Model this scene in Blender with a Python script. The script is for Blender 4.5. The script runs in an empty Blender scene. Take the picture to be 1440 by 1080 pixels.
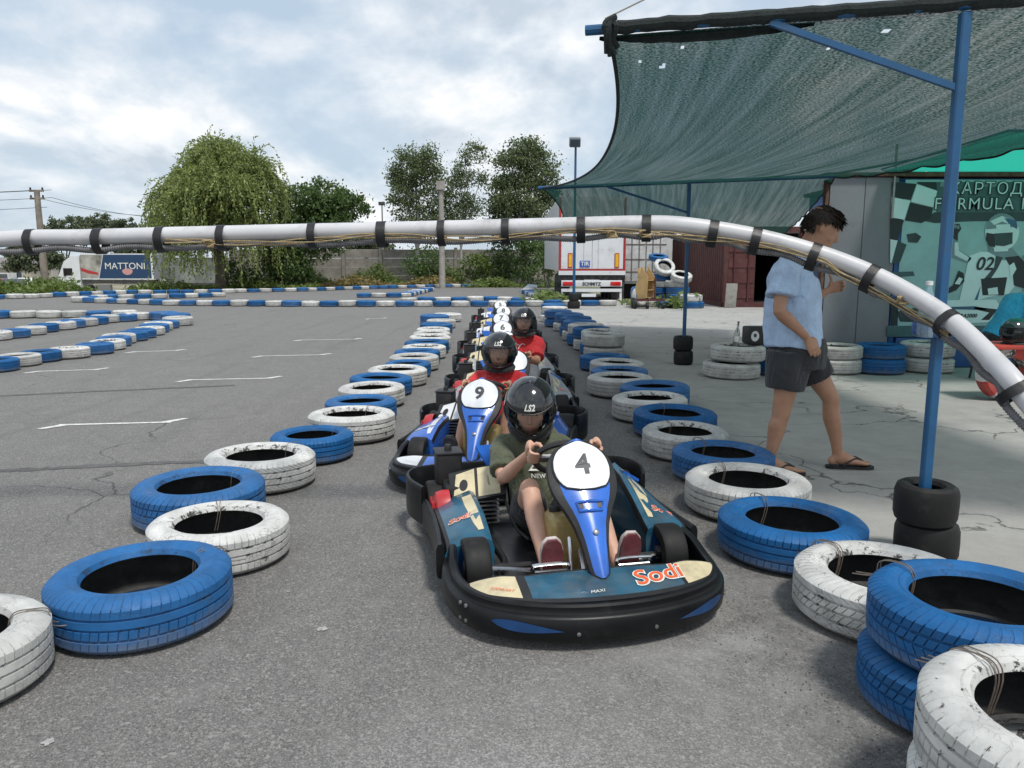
import bpy, bmesh, math, random
from mathutils import Vector, Matrix, noise
R = math.radians
rnd = random.Random(11)
sc = bpy.context.scene
col = sc.collection
# ---------------------------------------------------------------- camera
F_PX, CAM_H, PITCH = 1080.0, 1.40, R(8.85)
cam_d = bpy.data.cameras.new('camera'); cam = bpy.data.objects.new('camera', cam_d); col.objects.link(cam)
cam_d.sensor_width = 36; cam_d.lens = 36 * F_PX / 1440; cam_d.clip_start = .05; cam_d.clip_end = 3000
cam.location = (0, 0, CAM_H); cam.rotation_euler = (R(90) - PITCH, 0, 0)
sc.camera = cam
# ---------------------------------------------------------------- light
SUN_EL, SUN_AZ = R(62), R(148)          # azimuth clockwise from +Y (behind the camera, to the right)
w = bpy.data.worlds.new('World'); sc.world = w; w.use_nodes = True
N, L = w.node_tree.nodes, w.node_tree.links
for n in list(N): N.remove(n)
def wn(t, **k):
    n = N.new(t)
    for a, b in k.items(): setattr(n, a, b)
    return n
sky = wn('ShaderNodeTexSky', sky_type='NISHITA', sun_disc=False, sun_elevation=SUN_EL, sun_rotation=SUN_AZ, dust_density=2.0, ozone_density=1.5)
tc = wn('ShaderNodeTexCoord')
sep = wn('ShaderNodeSeparateXYZ'); L.new(tc.outputs['Generated'], sep.inputs[0])
mx = wn('ShaderNodeMath', operation='MAXIMUM'); L.new(sep.outputs['Z'], mx.inputs[0]); mx.inputs[1].default_value = 0.0
ad = wn('ShaderNodeMath', operation='ADD'); L.new(mx.outputs[0], ad.inputs[0]); ad.inputs[1].default_value = .34
dv = wn('ShaderNodeVectorMath', operation='DIVIDE')
cb = wn('ShaderNodeCombineXYZ')
for i in range(3): L.new(ad.outputs[0], cb.inputs[i])
L.new(tc.outputs['Generated'], dv.inputs[0]); L.new(cb.outputs[0], dv.inputs[1])
mpw = wn('ShaderNodeMapping'); L.new(dv.outputs[0], mpw.inputs[0])
mpw.inputs['Location'].default_value = (3.1, .7, 0); mpw.inputs['Scale'].default_value = (1.0, .8, .4)
def cloud(off, scale=1.55, detail=10, rough=.56):
    m = wn('ShaderNodeMapping'); L.new(mpw.outputs[0], m.inputs[0]); m.inputs['Location'].default_value = off
    n = wn('ShaderNodeTexNoise'); n.inputs['Scale'].default_value = scale; n.inputs['Detail'].default_value = detail; n.inputs['Roughness'].default_value = rough; n.inputs['Distortion'].default_value = .12
    L.new(m.outputs[0], n.inputs['Vector']); return n.outputs['Fac']
n1o, n2o, n3o = cloud((0, 0, 0)), cloud((.035, -.085, .0)), cloud((4, 2, 1), .9, 4, .5)
cr = wn('ShaderNodeValToRGB'); cr.color_ramp.elements[0].position = .36; cr.color_ramp.elements[1].position = .54
L.new(n1o, cr.inputs[0])
df = wn('ShaderNodeMath', operation='SUBTRACT'); L.new(n1o, df.inputs[0]); L.new(n2o, df.inputs[1])
dm = wn('ShaderNodeMath', operation='MULTIPLY_ADD'); L.new(df.outputs[0], dm.inputs[0]); dm.inputs[1].default_value = 2.6; dm.inputs[2].default_value = .30
dn_ = wn('ShaderNodeMath', operation='MULTIPLY_ADD'); L.new(n3o, dn_.inputs[0]); dn_.inputs[1].default_value = .55; L.new(dm.outputs[0], dn_.inputs[2])
cc = wn('ShaderNodeValToRGB')          # cloud body: lit flanks bright, undersides grey
e = cc.color_ramp.elements; e[0].position = .34; e[0].color = (.58, .645, .72, 1); e[1].position = .80; e[1].color = (1, 1, 1, 1)
m_ = e.new(.56); m_.color = (.78, .835, .89, 1)
L.new(dn_.outputs[0], cc.inputs[0])
cs = wn('ShaderNodeVectorMath', operation='SCALE'); L.new(cc.outputs[0], cs.inputs[0]); cs.inputs['Scale'].default_value = 7.0
ss = wn('ShaderNodeVectorMath', operation='MULTIPLY'); L.new(sky.outputs[0], ss.inputs[0]); ss.inputs[1].default_value = (1.0, 1.0, 1.0)
hz = wn('ShaderNodeMix', data_type='RGBA'); hz.inputs[0].default_value = .8; L.new(ss.outputs[0], hz.inputs[6]); hz.inputs[7].default_value = (3.7, 4.5, 5.3, 1)   # thin high cloud veil over the blue
mix = wn('ShaderNodeMix', data_type='RGBA'); L.new(cr.outputs[0], mix.inputs[0]); L.new(hz.outputs[2], mix.inputs[6]); L.new(cs.outputs[0], mix.inputs[7])
bg = wn('ShaderNodeBackground'); bg.inputs['Strength'].default_value = .10; L.new(mix.outputs[2], bg.inputs['Color'])
wo = wn('ShaderNodeOutputWorld'); L.new(bg.outputs[0], wo.inputs['Surface'])
sd = bpy.data.lights.new('sun', 'SUN'); sun = bpy.data.objects.new('sun', sd); col.objects.link(sun)
sd.energy = 2.0; sd.angle = R(10); sd.color = (1, .96, .9)
sdir = Vector((math.sin(SUN_AZ) * math.cos(SUN_EL), math.cos(SUN_AZ) * math.cos(SUN_EL), math.sin(SUN_EL)))
sun.rotation_euler = sdir.to_track_quat('Z', 'Y').to_euler(); sun.location = (0, 0, 30)
sc.view_settings.view_transform = 'Standard'; sc.view_settings.look = 'None'
sc.view_settings.exposure = 0.62; sc.view_settings.gamma = 1; sc.view_settings.use_curve_mapping = False
sc.cycles.transparent_max_bounces = 24; sc.cycles.max_bounces = 8
# ---------------------------------------------------------------- surveying: where a sighted point lies in the world
SP, CP = math.sin(PITCH), math.cos(PITCH)
def ray(px, py):
    u, v = (px - 720) / F_PX, (540 - py) / F_PX
    return Vector((u, CP + v * SP, -SP + v * CP))
def G(px, py, z=0.0):
    d = ray(px, py); t = (z - CAM_H) / d.z
    return Vector((d.x * t, d.y * t, z))
def AY(px, py, Y):
    d = ray(px, py); t = Y / d.y
    return Vector((d.x * t, Y, CAM_H + d.z * t))
def depth_of(p): return p.y * CP - (p.z - CAM_H) * SP
# ---------------------------------------------------------------- mesh helpers
class MB:
    def __init__(s): s.v = []; s.f = []; s.m = []
    def add(s, vs, fs, mi=0):
        b = len(s.v); s.v += [Vector(x) for x in vs]
        for f in fs: s.f.append([i + b for i in f]); s.m.append(mi)
        return s
    def box(s, c, d, mi=0, rot=None):
        c = Vector(c); hx, hy, hz_ = d[0] / 2, d[1] / 2, d[2] / 2
        vs = [Vector((x, y, z)) for z in (-hz_, hz_) for y in (-hy, hy) for x in (-hx, hx)]
        if rot: vs = [rot @ q for q in vs]
        return s.add([q + c for q in vs], [(0, 2, 3, 1), (4, 5, 7, 6), (0, 1, 5, 4), (2, 6, 7, 3), (0, 4, 6, 2), (1, 3, 7, 5)], mi)
    def rbox(s, c, d, r=.02, mi=0, rot=None, seg=2):
        bm = bmesh.new(); bmesh.ops.create_cube(bm, size=1)
        for q in bm.verts: q.co = Vector((q.co.x * d[0], q.co.y * d[1], q.co.z * d[2]))
        bmesh.ops.bevel(bm, geom=bm.edges[:], offset=min(r, min(d) * .49), segments=seg, profile=.6, affect='EDGES')
        bm.verts.index_update(); c = Vector(c)
        s.add([(rot @ q.co if rot else q.co) + c for q in bm.verts], [[q.index for q in f.verts] for f in bm.faces], mi); bm.free(); return s
    def rings(s, rings, mi=0, cap=True, closed=True, loop=False):
        n = len(rings[0]); b = len(s.v)
        for r_ in rings: s.v += [Vector(x) for x in r_]
        m = len(rings)
        for i in range(m if loop else m - 1):
            for j in range(n if closed else n - 1):
                k = (j + 1) % n; i2 = (i + 1) % m
                s.f.append([b + i * n + j, b + i * n + k, b + i2 * n + k, b + i2 * n + j]); s.m.append(mi if not callable(mi) else mi(i, j))
        if cap and closed and not loop:
            mm = mi if not callable(mi) else mi(0, 0)
            s.f.append([b + j for j in range(n)][::-1]); s.m.append(mm)
            s.f.append([b + (m - 1) * n + j for j in range(n)]); s.m.append(mm)
        return s
    def tube(s, pts, r, n=8, mi=0, cap=True, loop=False):
        pts = [Vector(p) for p in pts]; m = len(pts); rr = r if isinstance(r, (list, tuple)) else [r] * m
        rings = []; up = None
        for i, p in enumerate(pts):
            if loop: t = pts[(i + 1) % m] - pts[i - 1]
            else: t = pts[min(i + 1, m - 1)] - pts[max(i - 1, 0)]
            if t.length < 1e-9: t = Vector((0, 0, 1))
            t.normalize()
            if up is None: up = t.orthogonal().normalized()
            up = (up - t * up.dot(t))
            up = up.normalized() if up.length > 1e-6 else t.orthogonal().normalized()
            sd_ = t.cross(up)
            rings.append([p + (up * math.cos(2 * math.pi * j / n) + sd_ * math.sin(2 * math.pi * j / n)) * rr[i] for j in range(n)])
        return s.rings(rings, mi, cap, True, loop)
    def lathe(s, prof, n=32, c=(0, 0, 0), axis='Z', mi=0, loop=False, cap=False):
        c = Vector(c); rings = []
        for i in range(n):
            a = 2 * math.pi * i / n; ca, sa = math.cos(a), math.sin(a)
            row = []
            for (r, h) in prof:
                q = Vector((r * ca, r * sa, h))
                if axis == 'X': q = Vector((q.z, q.x, q.y))
                if axis == 'Y': q = Vector((q.x, q.z, -q.y)) if False else Vector((q.y, q.z, q.x))
                row.append(c + q)
            rings.append(row)
        if callable(mi): return s.rings(rings, mi, False, loop, True)
        return s.rings(rings, mi, False, loop, True)
    def prism(s, outline, fr, to, mi=0):
        """outline: 2-D points; fr/to: functions turning a 2-D point into the lower / upper 3-D point"""
        n = len(outline)
        s.add([fr(p) for p in outline] + [to(p) for p in outline],
              [list(range(n))[::-1], list(range(n, 2 * n))] + [[i, (i + 1) % n, n + (i + 1) % n, n + i] for i in range(n)], mi); return s
    def build(s, name, mats, parent=None, world=False, smooth=35, shift=None):
        me = bpy.data.meshes.new(name)
        off = Vector((0, 0, 0))
        if world and parent is not None: off = parent.location
        if shift is not None: off = Vector(shift)
        me.from_pydata([tuple(q - off) for q in s.v], [], s.f)
        for m in (mats if isinstance(mats, (list, tuple)) else [mats]): me.materials.append(m)
        if any(s.m): me.polygons.foreach_set('material_index', s.m)
        bm = bmesh.new(); bm.from_mesh(me); bmesh.ops.recalc_face_normals(bm, faces=bm.faces[:]); bm.to_mesh(me); bm.free()
        if smooth: me.shade_smooth(); me.set_sharp_from_angle(angle=R(smooth))
        me.update()
        o = bpy.data.objects.new(name, me); col.objects.link(o)
        if parent is not None: o.parent = parent
        elif shift is not None: o.location = off
        return o
def raw_obj(name, vs, fs, mats, parent=None, mi=None, smooth=False):
    me = bpy.data.meshes.new(name); me.from_pydata(vs, [], fs)
    for m in mats: me.materials.append(m)
    if mi: me.polygons.foreach_set('material_index', mi)
    if smooth: me.shade_smooth()
    o = bpy.data.objects.new(name, me); col.objects.link(o)
    if parent is not None: o.parent = parent
    return o
def tag(o, label=None, cat=None, group=None, kind=None):
    if label: o['label'] = label
    if cat: o['category'] = cat
    if group: o['group'] = group
    if kind: o['kind'] = kind
    return o
def thing(name, label, cat, loc=(0, 0, 0), rz=0, group=None):
    o = bpy.data.objects.new(name, None); col.objects.link(o); o.location = loc; o.rotation_euler = (0, 0, rz)
    o.empty_display_size = .2
    return tag(o, label, cat, group)
def copy_tree(o, parent=None, swap=None):
    c = o.copy(); col.objects.link(c); c.parent = parent
    if swap and c.type == 'MESH':
        for i, sl in enumerate(c.material_slots):
            if sl.material and sl.material.name in swap:
                nm_ = swap[sl.material.name]; sl.link = 'OBJECT'; sl.material = nm_
    for ch in list(o.children): copy_tree(ch, c, swap)
    return c
def catmull(pts, n=6, loop=False):
    pts = [Vector(p) for p in pts]; out = []; m = len(pts)
    for i in range(m if loop else m - 1):
        if loop: a, b, c, d = pts[i - 1], pts[i], pts[(i + 1) % m], pts[(i + 2) % m]
        else: a, b, c, d = pts[max(i - 1, 0)], pts[i], pts[i + 1], pts[min(i + 2, m - 1)]
        for k in range(n):
            t = k / n
            out.append(.5 * ((2 * b) + (c - a) * t + (2 * a - 5 * b + 4 * c - d) * t * t + (3 * b - a - 3 * c + d) * t ** 3))
    if not loop: out.append(pts[-1])
    return out
_txt = {}
def text_geo(s, size, offset=0.0, shear=0.0, align='CENTER', spacing=1.0):
    """lettering as flat geometry: verts (2-D) and faces"""
    k = (s, size, offset, shear, align, spacing)
    if k in _txt: return _txt[k]
    cu = bpy.data.curves.new('t', 'FONT'); cu.body = s; cu.size = size; cu.offset = offset; cu.shear = shear
    cu.align_x = align; cu.align_y = 'CENTER'; cu.resolution_u = 3; cu.space_character = spacing
    o = bpy.data.objects.new('t', cu); col.objects.link(o)
    bpy.context.view_layer.update()
    me = bpy.data.meshes.new_from_object(o.evaluated_get(bpy.context.evaluated_depsgraph_get()))
    bm = bmesh.new(); bm.from_mesh(me); bmesh.ops.remove_doubles(bm, verts=bm.verts[:], dist=size * .001)
    bm.verts.index_update()
    r = ([(q.co.x, q.co.y) for q in bm.verts], [[q.index for q in f.verts] for f in bm.faces]); bm.free()
    bpy.data.objects.remove(o); bpy.data.curves.remove(cu); bpy.data.meshes.remove(me)
    _txt[k] = r; return r
# ---------------------------------------------------------------- materials
def new_mat(name):
    m = bpy.data.materials.new(name); m.use_nodes = True
    nt = m.node_tree
    return m, nt.nodes, nt.links, nt.nodes['Principled BSDF']
def nd(N_, t, **k):
    n = N_.new(t)
    for a, b in k.items():
        if a in n.inputs and not hasattr(n, a): n.inputs[a].default_value = b
        else: setattr(n, a, b)
    return n
def nz(N_, L_, src, scale, detail=4, rough=.55, dist=0):
    n = N_.new('ShaderNodeTexNoise'); n.inputs['Scale'].default_value = scale; n.inputs['Detail'].default_value = detail
    n.inputs['Roughness'].default_value = rough; n.inputs['Distortion'].default_value = dist
    if src is not None: L_.new(src, n.inputs['Vector'])
    return n.outputs['Fac']
def ramp(N_, L_, src, a, b, ca=(0, 0, 0, 1), cb_=(1, 1, 1, 1)):
    n = N_.new('ShaderNodeValToRGB'); e_ = n.color_ramp.elements
    e_[0].position, e_[1].position = a, b; e_[0].color, e_[1].color = ca, cb_
    L_.new(src, n.inputs[0]); return n.outputs[0]
def mixc(N_, L_, fac, a, b, mode='MIX'):
    n = N_.new('ShaderNodeMix'); n.data_type = 'RGBA'; n.blend_type = mode
    for s_, i in ((fac, 0), (a, 6), (b, 7)):
        if isinstance(s_, (int, float)): n.inputs[i].default_value = s_
        elif isinstance(s_, tuple): n.inputs[i].default_value = s_ if len(s_) == 4 else (*s_, 1)
        else: L_.new(s_, n.inputs[i])
    return n.outputs[2]
def mth(N_, L_, op, a, b=None):
    n = N_.new('ShaderNodeMath'); n.operation = op
    for i, s_ in enumerate((a, b)):
        if s_ is None: continue
        if isinstance(s_, (int, float)): n.inputs[i].default_value = s_
        else: L_.new(s_, n.inputs[i])
    return n.outputs[0]
def bump(N_, L_, b, h, strength=.3, dist=.01):
    n = N_.new('ShaderNodeBump'); n.inputs['Strength'].default_value = strength; n.inputs['Distance'].default_value = dist
    L_.new(h, n.inputs['Height']); L_.new(n.outputs[0], b.inputs['Normal']); return n
def objco(N_, L_, jitter=True):
    tc_ = N_.new('ShaderNodeTexCoord')
    if not jitter: return tc_.outputs['Object']
    oi = N_.new('ShaderNodeObjectInfo'); mu = N_.new('ShaderNodeMath'); mu.operation = 'MULTIPLY'; mu.inputs[1].default_value = 37
    L_.new(oi.outputs['Random'], mu.inputs[0])
    va = N_.new('ShaderNodeVectorMath'); va.operation = 'ADD'; L_.new(tc_.outputs['Object'], va.inputs[0]); L_.new(mu.outputs[0], va.inputs[1])
    return va.outputs[0]
def M(name, rgb, rough=.5, metal=0.0, var=.18, scale=9, dirt=.0, dirt_rgb=(.16, .145, .125), bmp=0.0, bscale=60, bdist=.004, coat=0.0, spec=.5, rvar=.12):
    """general painted / plastic / metal surface: uneven tone, patches of dirt, uneven gloss, fine relief"""
    m, N_, L_, b = new_mat(name); co = objco(N_, L_)
    f = nz(N_, L_, co, scale, 5, .6)
    lo = tuple(c * (1 - var) for c in rgb); hi = tuple(min(1, c * (1 + var)) for c in rgb)
    c = ramp(N_, L_, f, .3, .7, (*lo, 1), (*hi, 1))
    if dirt > 0:
        d = ramp(N_, L_, nz(N_, L_, co, scale * .6 + 2, 8, .7), .62 - dirt * .35, .82 - dirt * .2)
        c = mixc(N_, L_, mth(N_, L_, 'MULTIPLY', d, .75), c, dirt_rgb)
    L_.new(c, b.inputs['Base Color'])
    r_ = N_.new('ShaderNodeMapRange'); L_.new(nz(N_, L_, co, scale * 2.3, 6, .65), r_.inputs[0])
    r_.inputs[3].default_value = max(.03, rough - rvar); r_.inputs[4].default_value = min(1, rough + rvar); L_.new(r_.outputs[0], b.inputs['Roughness'])
    b.inputs['Metallic'].default_value = metal; b.inputs['Coat Weight'].default_value = coat; b.inputs['Specular IOR Level'].default_value = spec
    if bmp: bump(N_, L_, b, nz(N_, L_, co, bscale, 5, .6), bmp, bdist)
    return m
# ================================================================ surface materials
def asphalt_mat():
    m, N_, L_, b = new_mat('asphalt'); co = objco(N_, L_, False)
    big = nz(N_, L_, co, .35, 6, .6, .4); mid = nz(N_, L_, co, 2.2, 8, .7); fine = nz(N_, L_, co, 240, 4, .75); grit = nz(N_, L_, co, 105, 5, .75)
    c = ramp(N_, L_, big, .3, .7, (.105, .103, .100, 1), (.16, .156, .150, 1))
    c = mixc(N_, L_, .5, c, ramp(N_, L_, mid, .3, .72, (.092, .09, .087, 1), (.168, .163, .157, 1)))
    c = mixc(N_, L_, ramp(N_, L_, fine, .46, .66), c, (.27, .262, .25))
    c = mixc(N_, L_, mth(N_, L_, 'MULTIPLY', ramp(N_, L_, grit, .34, .50, (1, 1, 1, 1), (0, 0, 0, 1)), .75), c, (.06, .059, .057))
    vo = N_.new('ShaderNodeTexVoronoi'); vo.inputs['Scale'].default_value = 9; L_.new(co, vo.inputs['Vector'])      # pale stone chips
    chip = ramp(N_, L_, vo.outputs['Distance'], .035, .05, (1, 1, 1, 1), (0, 0, 0, 1))
    c = mixc(N_, L_, mth(N_, L_, 'MULTIPLY', chip, .5), c, (.36, .35, .33))
    va = N_.new('ShaderNodeTexVoronoi'); va.inputs['Scale'].default_value = 185; L_.new(co, va.inputs['Vector'])       # single stones of the aggregate
    vb = N_.new('ShaderNodeTexVoronoi'); vb.inputs['Scale'].default_value = 95; L_.new(co, vb.inputs['Vector'])
    sa = N_.new('ShaderNodeSeparateColor'); L_.new(va.outputs['Color'], sa.inputs[0]); sb = N_.new('ShaderNodeSeparateColor'); L_.new(vb.outputs['Color'], sb.inputs[0])
    c = mixc(N_, L_, mth(N_, L_, 'MULTIPLY', ramp(N_, L_, sa.outputs[0], .55, 1.0), .6), c, (.33, .32, .305))
    c = mixc(N_, L_, mth(N_, L_, 'MULTIPLY', ramp(N_, L_, sa.outputs[1], .60, 1.0), .6), c, (.05, .049, .047))
    c = mixc(N_, L_, mth(N_, L_, 'MULTIPLY', ramp(N_, L_, sb.outputs[0], .88, 1.0), .5), c, (.36, .35, .335))
    pt = ramp(N_, L_, nz(N_, L_, co, 5.5, 7, .7, .6), .52, .70)
    c = mixc(N_, L_, mth(N_, L_, 'MULTIPLY', pt, .35), c, (.245, .24, .23))
    # hairline cracks
    ds = N_.new('ShaderNodeVectorMath'); ds.operation = 'ADD'; L_.new(co, ds.inputs[0])
    nc = N_.new('ShaderNodeTexNoise'); nc.inputs['Scale'].default_value = 1.1; nc.inputs['Detail'].default_value = 6; L_.new(co, nc.inputs['Vector'])
    L_.new(nc.outputs['Color'], ds.inputs[1])
    vc = N_.new('ShaderNodeTexVoronoi'); vc.feature = 'DISTANCE_TO_EDGE'; vc.inputs['Scale'].default_value = .33; L_.new(ds.outputs[0], vc.inputs['Vector'])
    ck = mth(N_, L_, 'MULTIPLY', ramp(N_, L_, vc.outputs['Distance'], .0012, .0035, (1, 1, 1, 1), (0, 0, 0, 1)), ramp(N_, L_, nz(N_, L_, co, .55, 3), .50, .58))
    c = mixc(N_, L_, mth(N_, L_, 'MULTIPLY', ck, .75), c, (.035, .035, .035))
    # tyre rubber laid down in the lane, pale dusty scuffs
    sx = N_.new('ShaderNodeMapping'); L_.new(co, sx.inputs[0]); sx.inputs['Scale'].default_value = (2.2, .16, 1)
    rub = ramp(N_, L_, nz(N_, L_, sx.outputs[0], 1.6, 6, .6, .3), .52, .78)
    c = mixc(N_, L_, mth(N_, L_, 'MULTIPLY', rub, .26), c, (.05, .05, .05))
    sc_ = ramp(N_, L_, nz(N_, L_, co, 1.7, 9, .75, .3), .64, .82)
    c = mixc(N_, L_, mth(N_, L_, 'MULTIPLY', sc_, .5), c, (.27, .262, .25))
    # the gritty dark stain along the apron edge and a pale dusty patch beside the first kart
    sp = N_.new('ShaderNodeSeparateXYZ'); L_.new(co, sp.inputs[0])
    dx = mth(N_, L_, 'ABSOLUTE', mth(N_, L_, 'SUBTRACT', mth(N_, L_, 'ADD', sp.outputs['X'], mth(N_, L_, 'MULTIPLY', nz(N_, L_, co, 1.6, 5, .6), .5)), 1.34))
    stn = mth(N_, L_, 'MULTIPLY', ramp(N_, L_, dx, .02, .20, (1, 1, 1, 1), (0, 0, 0, 1)), ramp(N_, L_, nz(N_, L_, co, 14, 8, .75), .38, .62))
    c = mixc(N_, L_, mth(N_, L_, 'MULTIPLY', stn, .62), c, (.045, .043, .04))
    dd = N_.new('ShaderNodeVectorMath'); dd.operation = 'DISTANCE'; L_.new(co, dd.inputs[0]); dd.inputs[1].default_value = (.78, 2.75, 0)
    dst = mth(N_, L_, 'MULTIPLY', ramp(N_, L_, dd.outputs['Value'], .15, .95, (1, 1, 1, 1), (0, 0, 0, 1)), ramp(N_, L_, nz(N_, L_, co, 3.4, 8, .7, .4), .40, .68))
    c = mixc(N_, L_, mth(N_, L_, 'MULTIPLY', dst, .62), c, (.34, .335, .325))
    d2 = N_.new('ShaderNodeVectorMath'); d2.operation = 'DISTANCE'; L_.new(co, d2.inputs[0]); d2.inputs[1].default_value = (.15, 1.5, 0)     # worn pale surface by the start line
    w2 = mth(N_, L_, 'MULTIPLY', ramp(N_, L_, d2.outputs['Value'], .5, 2.0, (1, 1, 1, 1), (0, 0, 0, 1)), ramp(N_, L_, nz(N_, L_, co, 1.9, 8, .7, .4), .25, .60))
    c = mixc(N_, L_, mth(N_, L_, 'MULTIPLY', w2, .45), c, mixc(N_, L_, sa.outputs[0], (.16, .158, .155), (.46, .45, .435)))
    L_.new(c, b.inputs['Base Color']); b.inputs['Roughness'].default_value = .88; b.inputs['Specular IOR Level'].default_value = .3
    h = mth(N_, L_, 'ADD', mth(N_, L_, 'MULTIPLY', fine, .6), grit)
    h = mth(N_, L_, 'SUBTRACT', h, mth(N_, L_, 'MULTIPLY', ck, 2.0))
    bump(N_, L_, b, h, .55, .006); return m
def concrete_mat():
    m, N_, L_, b = new_mat('concrete'); co = objco(N_, L_, False)
    big = nz(N_, L_, co, .5, 7, .65, .5); mid = nz(N_, L_, co, 3.5, 8, .7); fine = nz(N_, L_, co, 120, 3, .6)
    c = ramp(N_, L_, big, .3, .72, (.26, .26, .248, 1), (.39, .385, .362, 1))
    c = mixc(N_, L_, .45, c, ramp(N_, L_, mid, .3, .7, (.23, .228, .217, 1), (.43, .42, .395, 1)))
    c = mixc(N_, L_, mth(N_, L_, 'MULTIPLY', ramp(N_, L_, fine, .55, .75), .5), c, (.13, .128, .12))
    st = ramp(N_, L_, nz(N_, L_, co, 1.1, 9, .72, .8), .58, .76)
    c = mixc(N_, L_, mth(N_, L_, 'MULTIPLY', st, .55), c, (.11, .107, .10))
    ds = N_.new('ShaderNodeVectorMath'); ds.operation = 'ADD'; L_.new(co, ds.inputs[0])
    nc = N_.new('ShaderNodeTexNoise'); nc.inputs['Scale'].default_value = 1.6; nc.inputs['Detail'].default_value = 7; L_.new(co, nc.inputs['Vector'])
    L_.new(nc.outputs['Color'], ds.inputs[1])
    vc = N_.new('ShaderNodeTexVoronoi'); vc.feature = 'DISTANCE_TO_EDGE'; vc.inputs['Scale'].default_value = .75; L_.new(ds.outputs[0], vc.inputs['Vector'])
    ck = mth(N_, L_, 'MULTIPLY', ramp(N_, L_, vc.outputs['Distance'], .003, .010, (1, 1, 1, 1), (0, 0, 0, 1)), ramp(N_, L_, nz(N_, L_, co, .7, 3), .42, .55))
    c = mixc(N_, L_, mth(N_, L_, 'MULTIPLY', ck, .85), c, (.05, .05, .048))
    L_.new(c, b.inputs['Base Color']); b.inputs['Roughness'].default_value = .85
    h = mth(N_, L_, 'SUBTRACT', mth(N_, L_, 'ADD', fine, mth(N_, L_, 'MULTIPLY', mid, .8)), mth(N_, L_, 'MULTIPLY', ck, 2.5))
    bump(N_, L_, b, h, .4, .006); return m
def earth_mat():
    m, N_, L_, b = new_mat('earth'); co = objco(N_, L_, False)
    c = ramp(N_, L_, nz(N_, L_, co, .12, 7, .65), .4, .6, (.33, .29, .22, 1), (.075, .11, .035, 1))
    c = mixc(N_, L_, .35, c, ramp(N_, L_, nz(N_, L_, co, 3, 6, .7), .3, .7, (.08, .08, .05, 1), (.36, .32, .25, 1)))
    L_.new(c, b.inputs['Base Color']); b.inputs['Roughness'].default_value = .95; return m
MA = asphalt_mat(); MC = concrete_mat(); ME = earth_mat()
M_line = M('road_paint', (.62, .62, .60), .7, var=.2, scale=25, dirt=.35, dirt_rgb=(.15, .148, .145))
M_tar = M('tar_seam', (.085, .084, .082), .75, var=.3, scale=14, dirt=.3, dirt_rgb=(.12, .118, .115))
M_grit = M('grit', (.10, .095, .085), .9, var=.5, scale=40)
# ================================================================ the ground
def sstep(t): t = max(0., min(1., t)); return t * t * (3 - 2 * t)
def ground_z(x, y): return -.02 - 1.75 * sstep((y - 36) / 42) * sstep((-x - 17) / 12)
gx = [-1500, -600, -250, -140] + [-100 + 4 * i for i in range(26)] + [6, 20, 60, 150, 400, 1500]
gy = [-400, -60, -6, 6, 18, 30] + [34 + 3 * i for i in range(22)] + [110, 150, 260, 600, 1500, 2500]
vs = [(x, y, ground_z(x, y)) for y in gy for x in gx]; nx = len(gx)
fs = [(j * nx + i, j * nx + i + 1, (j + 1) * nx + i + 1, (j + 1) * nx + i) for j in range(len(gy) - 1) for i in range(nx - 1)]
tag(raw_obj('ground', vs, fs, [ME], smooth=True), kind='structure')
asph = MB().add([(-70, -6, 0), (9, -6, 0), (9, 33, 0), (3.6, 34, 0), (3, 47.5, 0), (-14, 46, 0), (-17.5, 37, 0), (-24, 32.6, 0), (-70, 31, 0)], [list(range(9))], 0).build('asphalt', MA, smooth=0)
tag(asph, kind='structure')
def strip(name, a, b, wd, mat, z=.004, n=1, wob=0.0, parent=asph):
    a, b = Vector((a[0], a[1], 0)), Vector((b[0], b[1], 0)); t = (b - a).normalized(); s_ = Vector((-t.y, t.x, 0))
    mb = MB(); L_, R_ = [], []
    for i in range(n + 1):
        p = a.lerp(b, i / n); k = wd / 2 * (1 + wob * rnd.uniform(-1, 1)); of = s_ * wob * wd * rnd.uniform(-.8, .8)
        L_.append(p + of + s_ * k + Vector((0, 0, z))); R_.append(p + of - s_ * k + Vector((0, 0, z)))
    mb.add(L_ + R_, [(i, i + 1, n + 2 + i, n + 1 + i) for i in range(n)]); return mb.build(name, mat, parent, smooth=0)
for (x0, y0, x1, y1) in [(82, 598, 241, 594), (50, 522.5, 139, 520), (186, 495, 252, 493), (263, 534.5, 384, 532), (364, 501, 457, 499), (420, 478.5, 503, 477), (516, 448.5, 542, 447.6)]:
    a, b = G(x0, y0), G(x1, y1); strip('painted_line', a, b, .055, M_line, n=8, wob=.07)
    d = (b - a).normalized()
    for p, sgn in ((a, -1), (b, 1)):                     # the spread ends of the grid marks
        q = p + d * .10 * -sgn; sd_ = Vector((-d.y, d.x, 0)) * sgn
        MB().add([p + Vector((0, 0, .0045)), q + Vector((0, 0, .0045)), q + sd_ * .02 + Vector((0, 0, .0045)), p + sd_ * .17 + d * .05 * sgn + Vector((0, 0, .0045)), p + sd_ * .15 + d * .11 * sgn + Vector((0, 0, .0045))],
                 [(0, 1, 2, 3, 4)]).build('painted_line', M_line, asph, smooth=0)
for pl in ([(-60, 664), (60, 660), (210, 652), (330, 648)], [(-60, 560), (120, 551), (330, 542)]):
    for a, b in zip(pl, pl[1:]): strip('tar_seam', G(*a), G(*b), .085, M_tar, z=.003, n=14, wob=.22)
M_splash = M('paint_splash', (.36, .355, .345), .7, var=.3, scale=60, dirt=.6, dirt_rgb=(.2, .2, .19))
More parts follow.
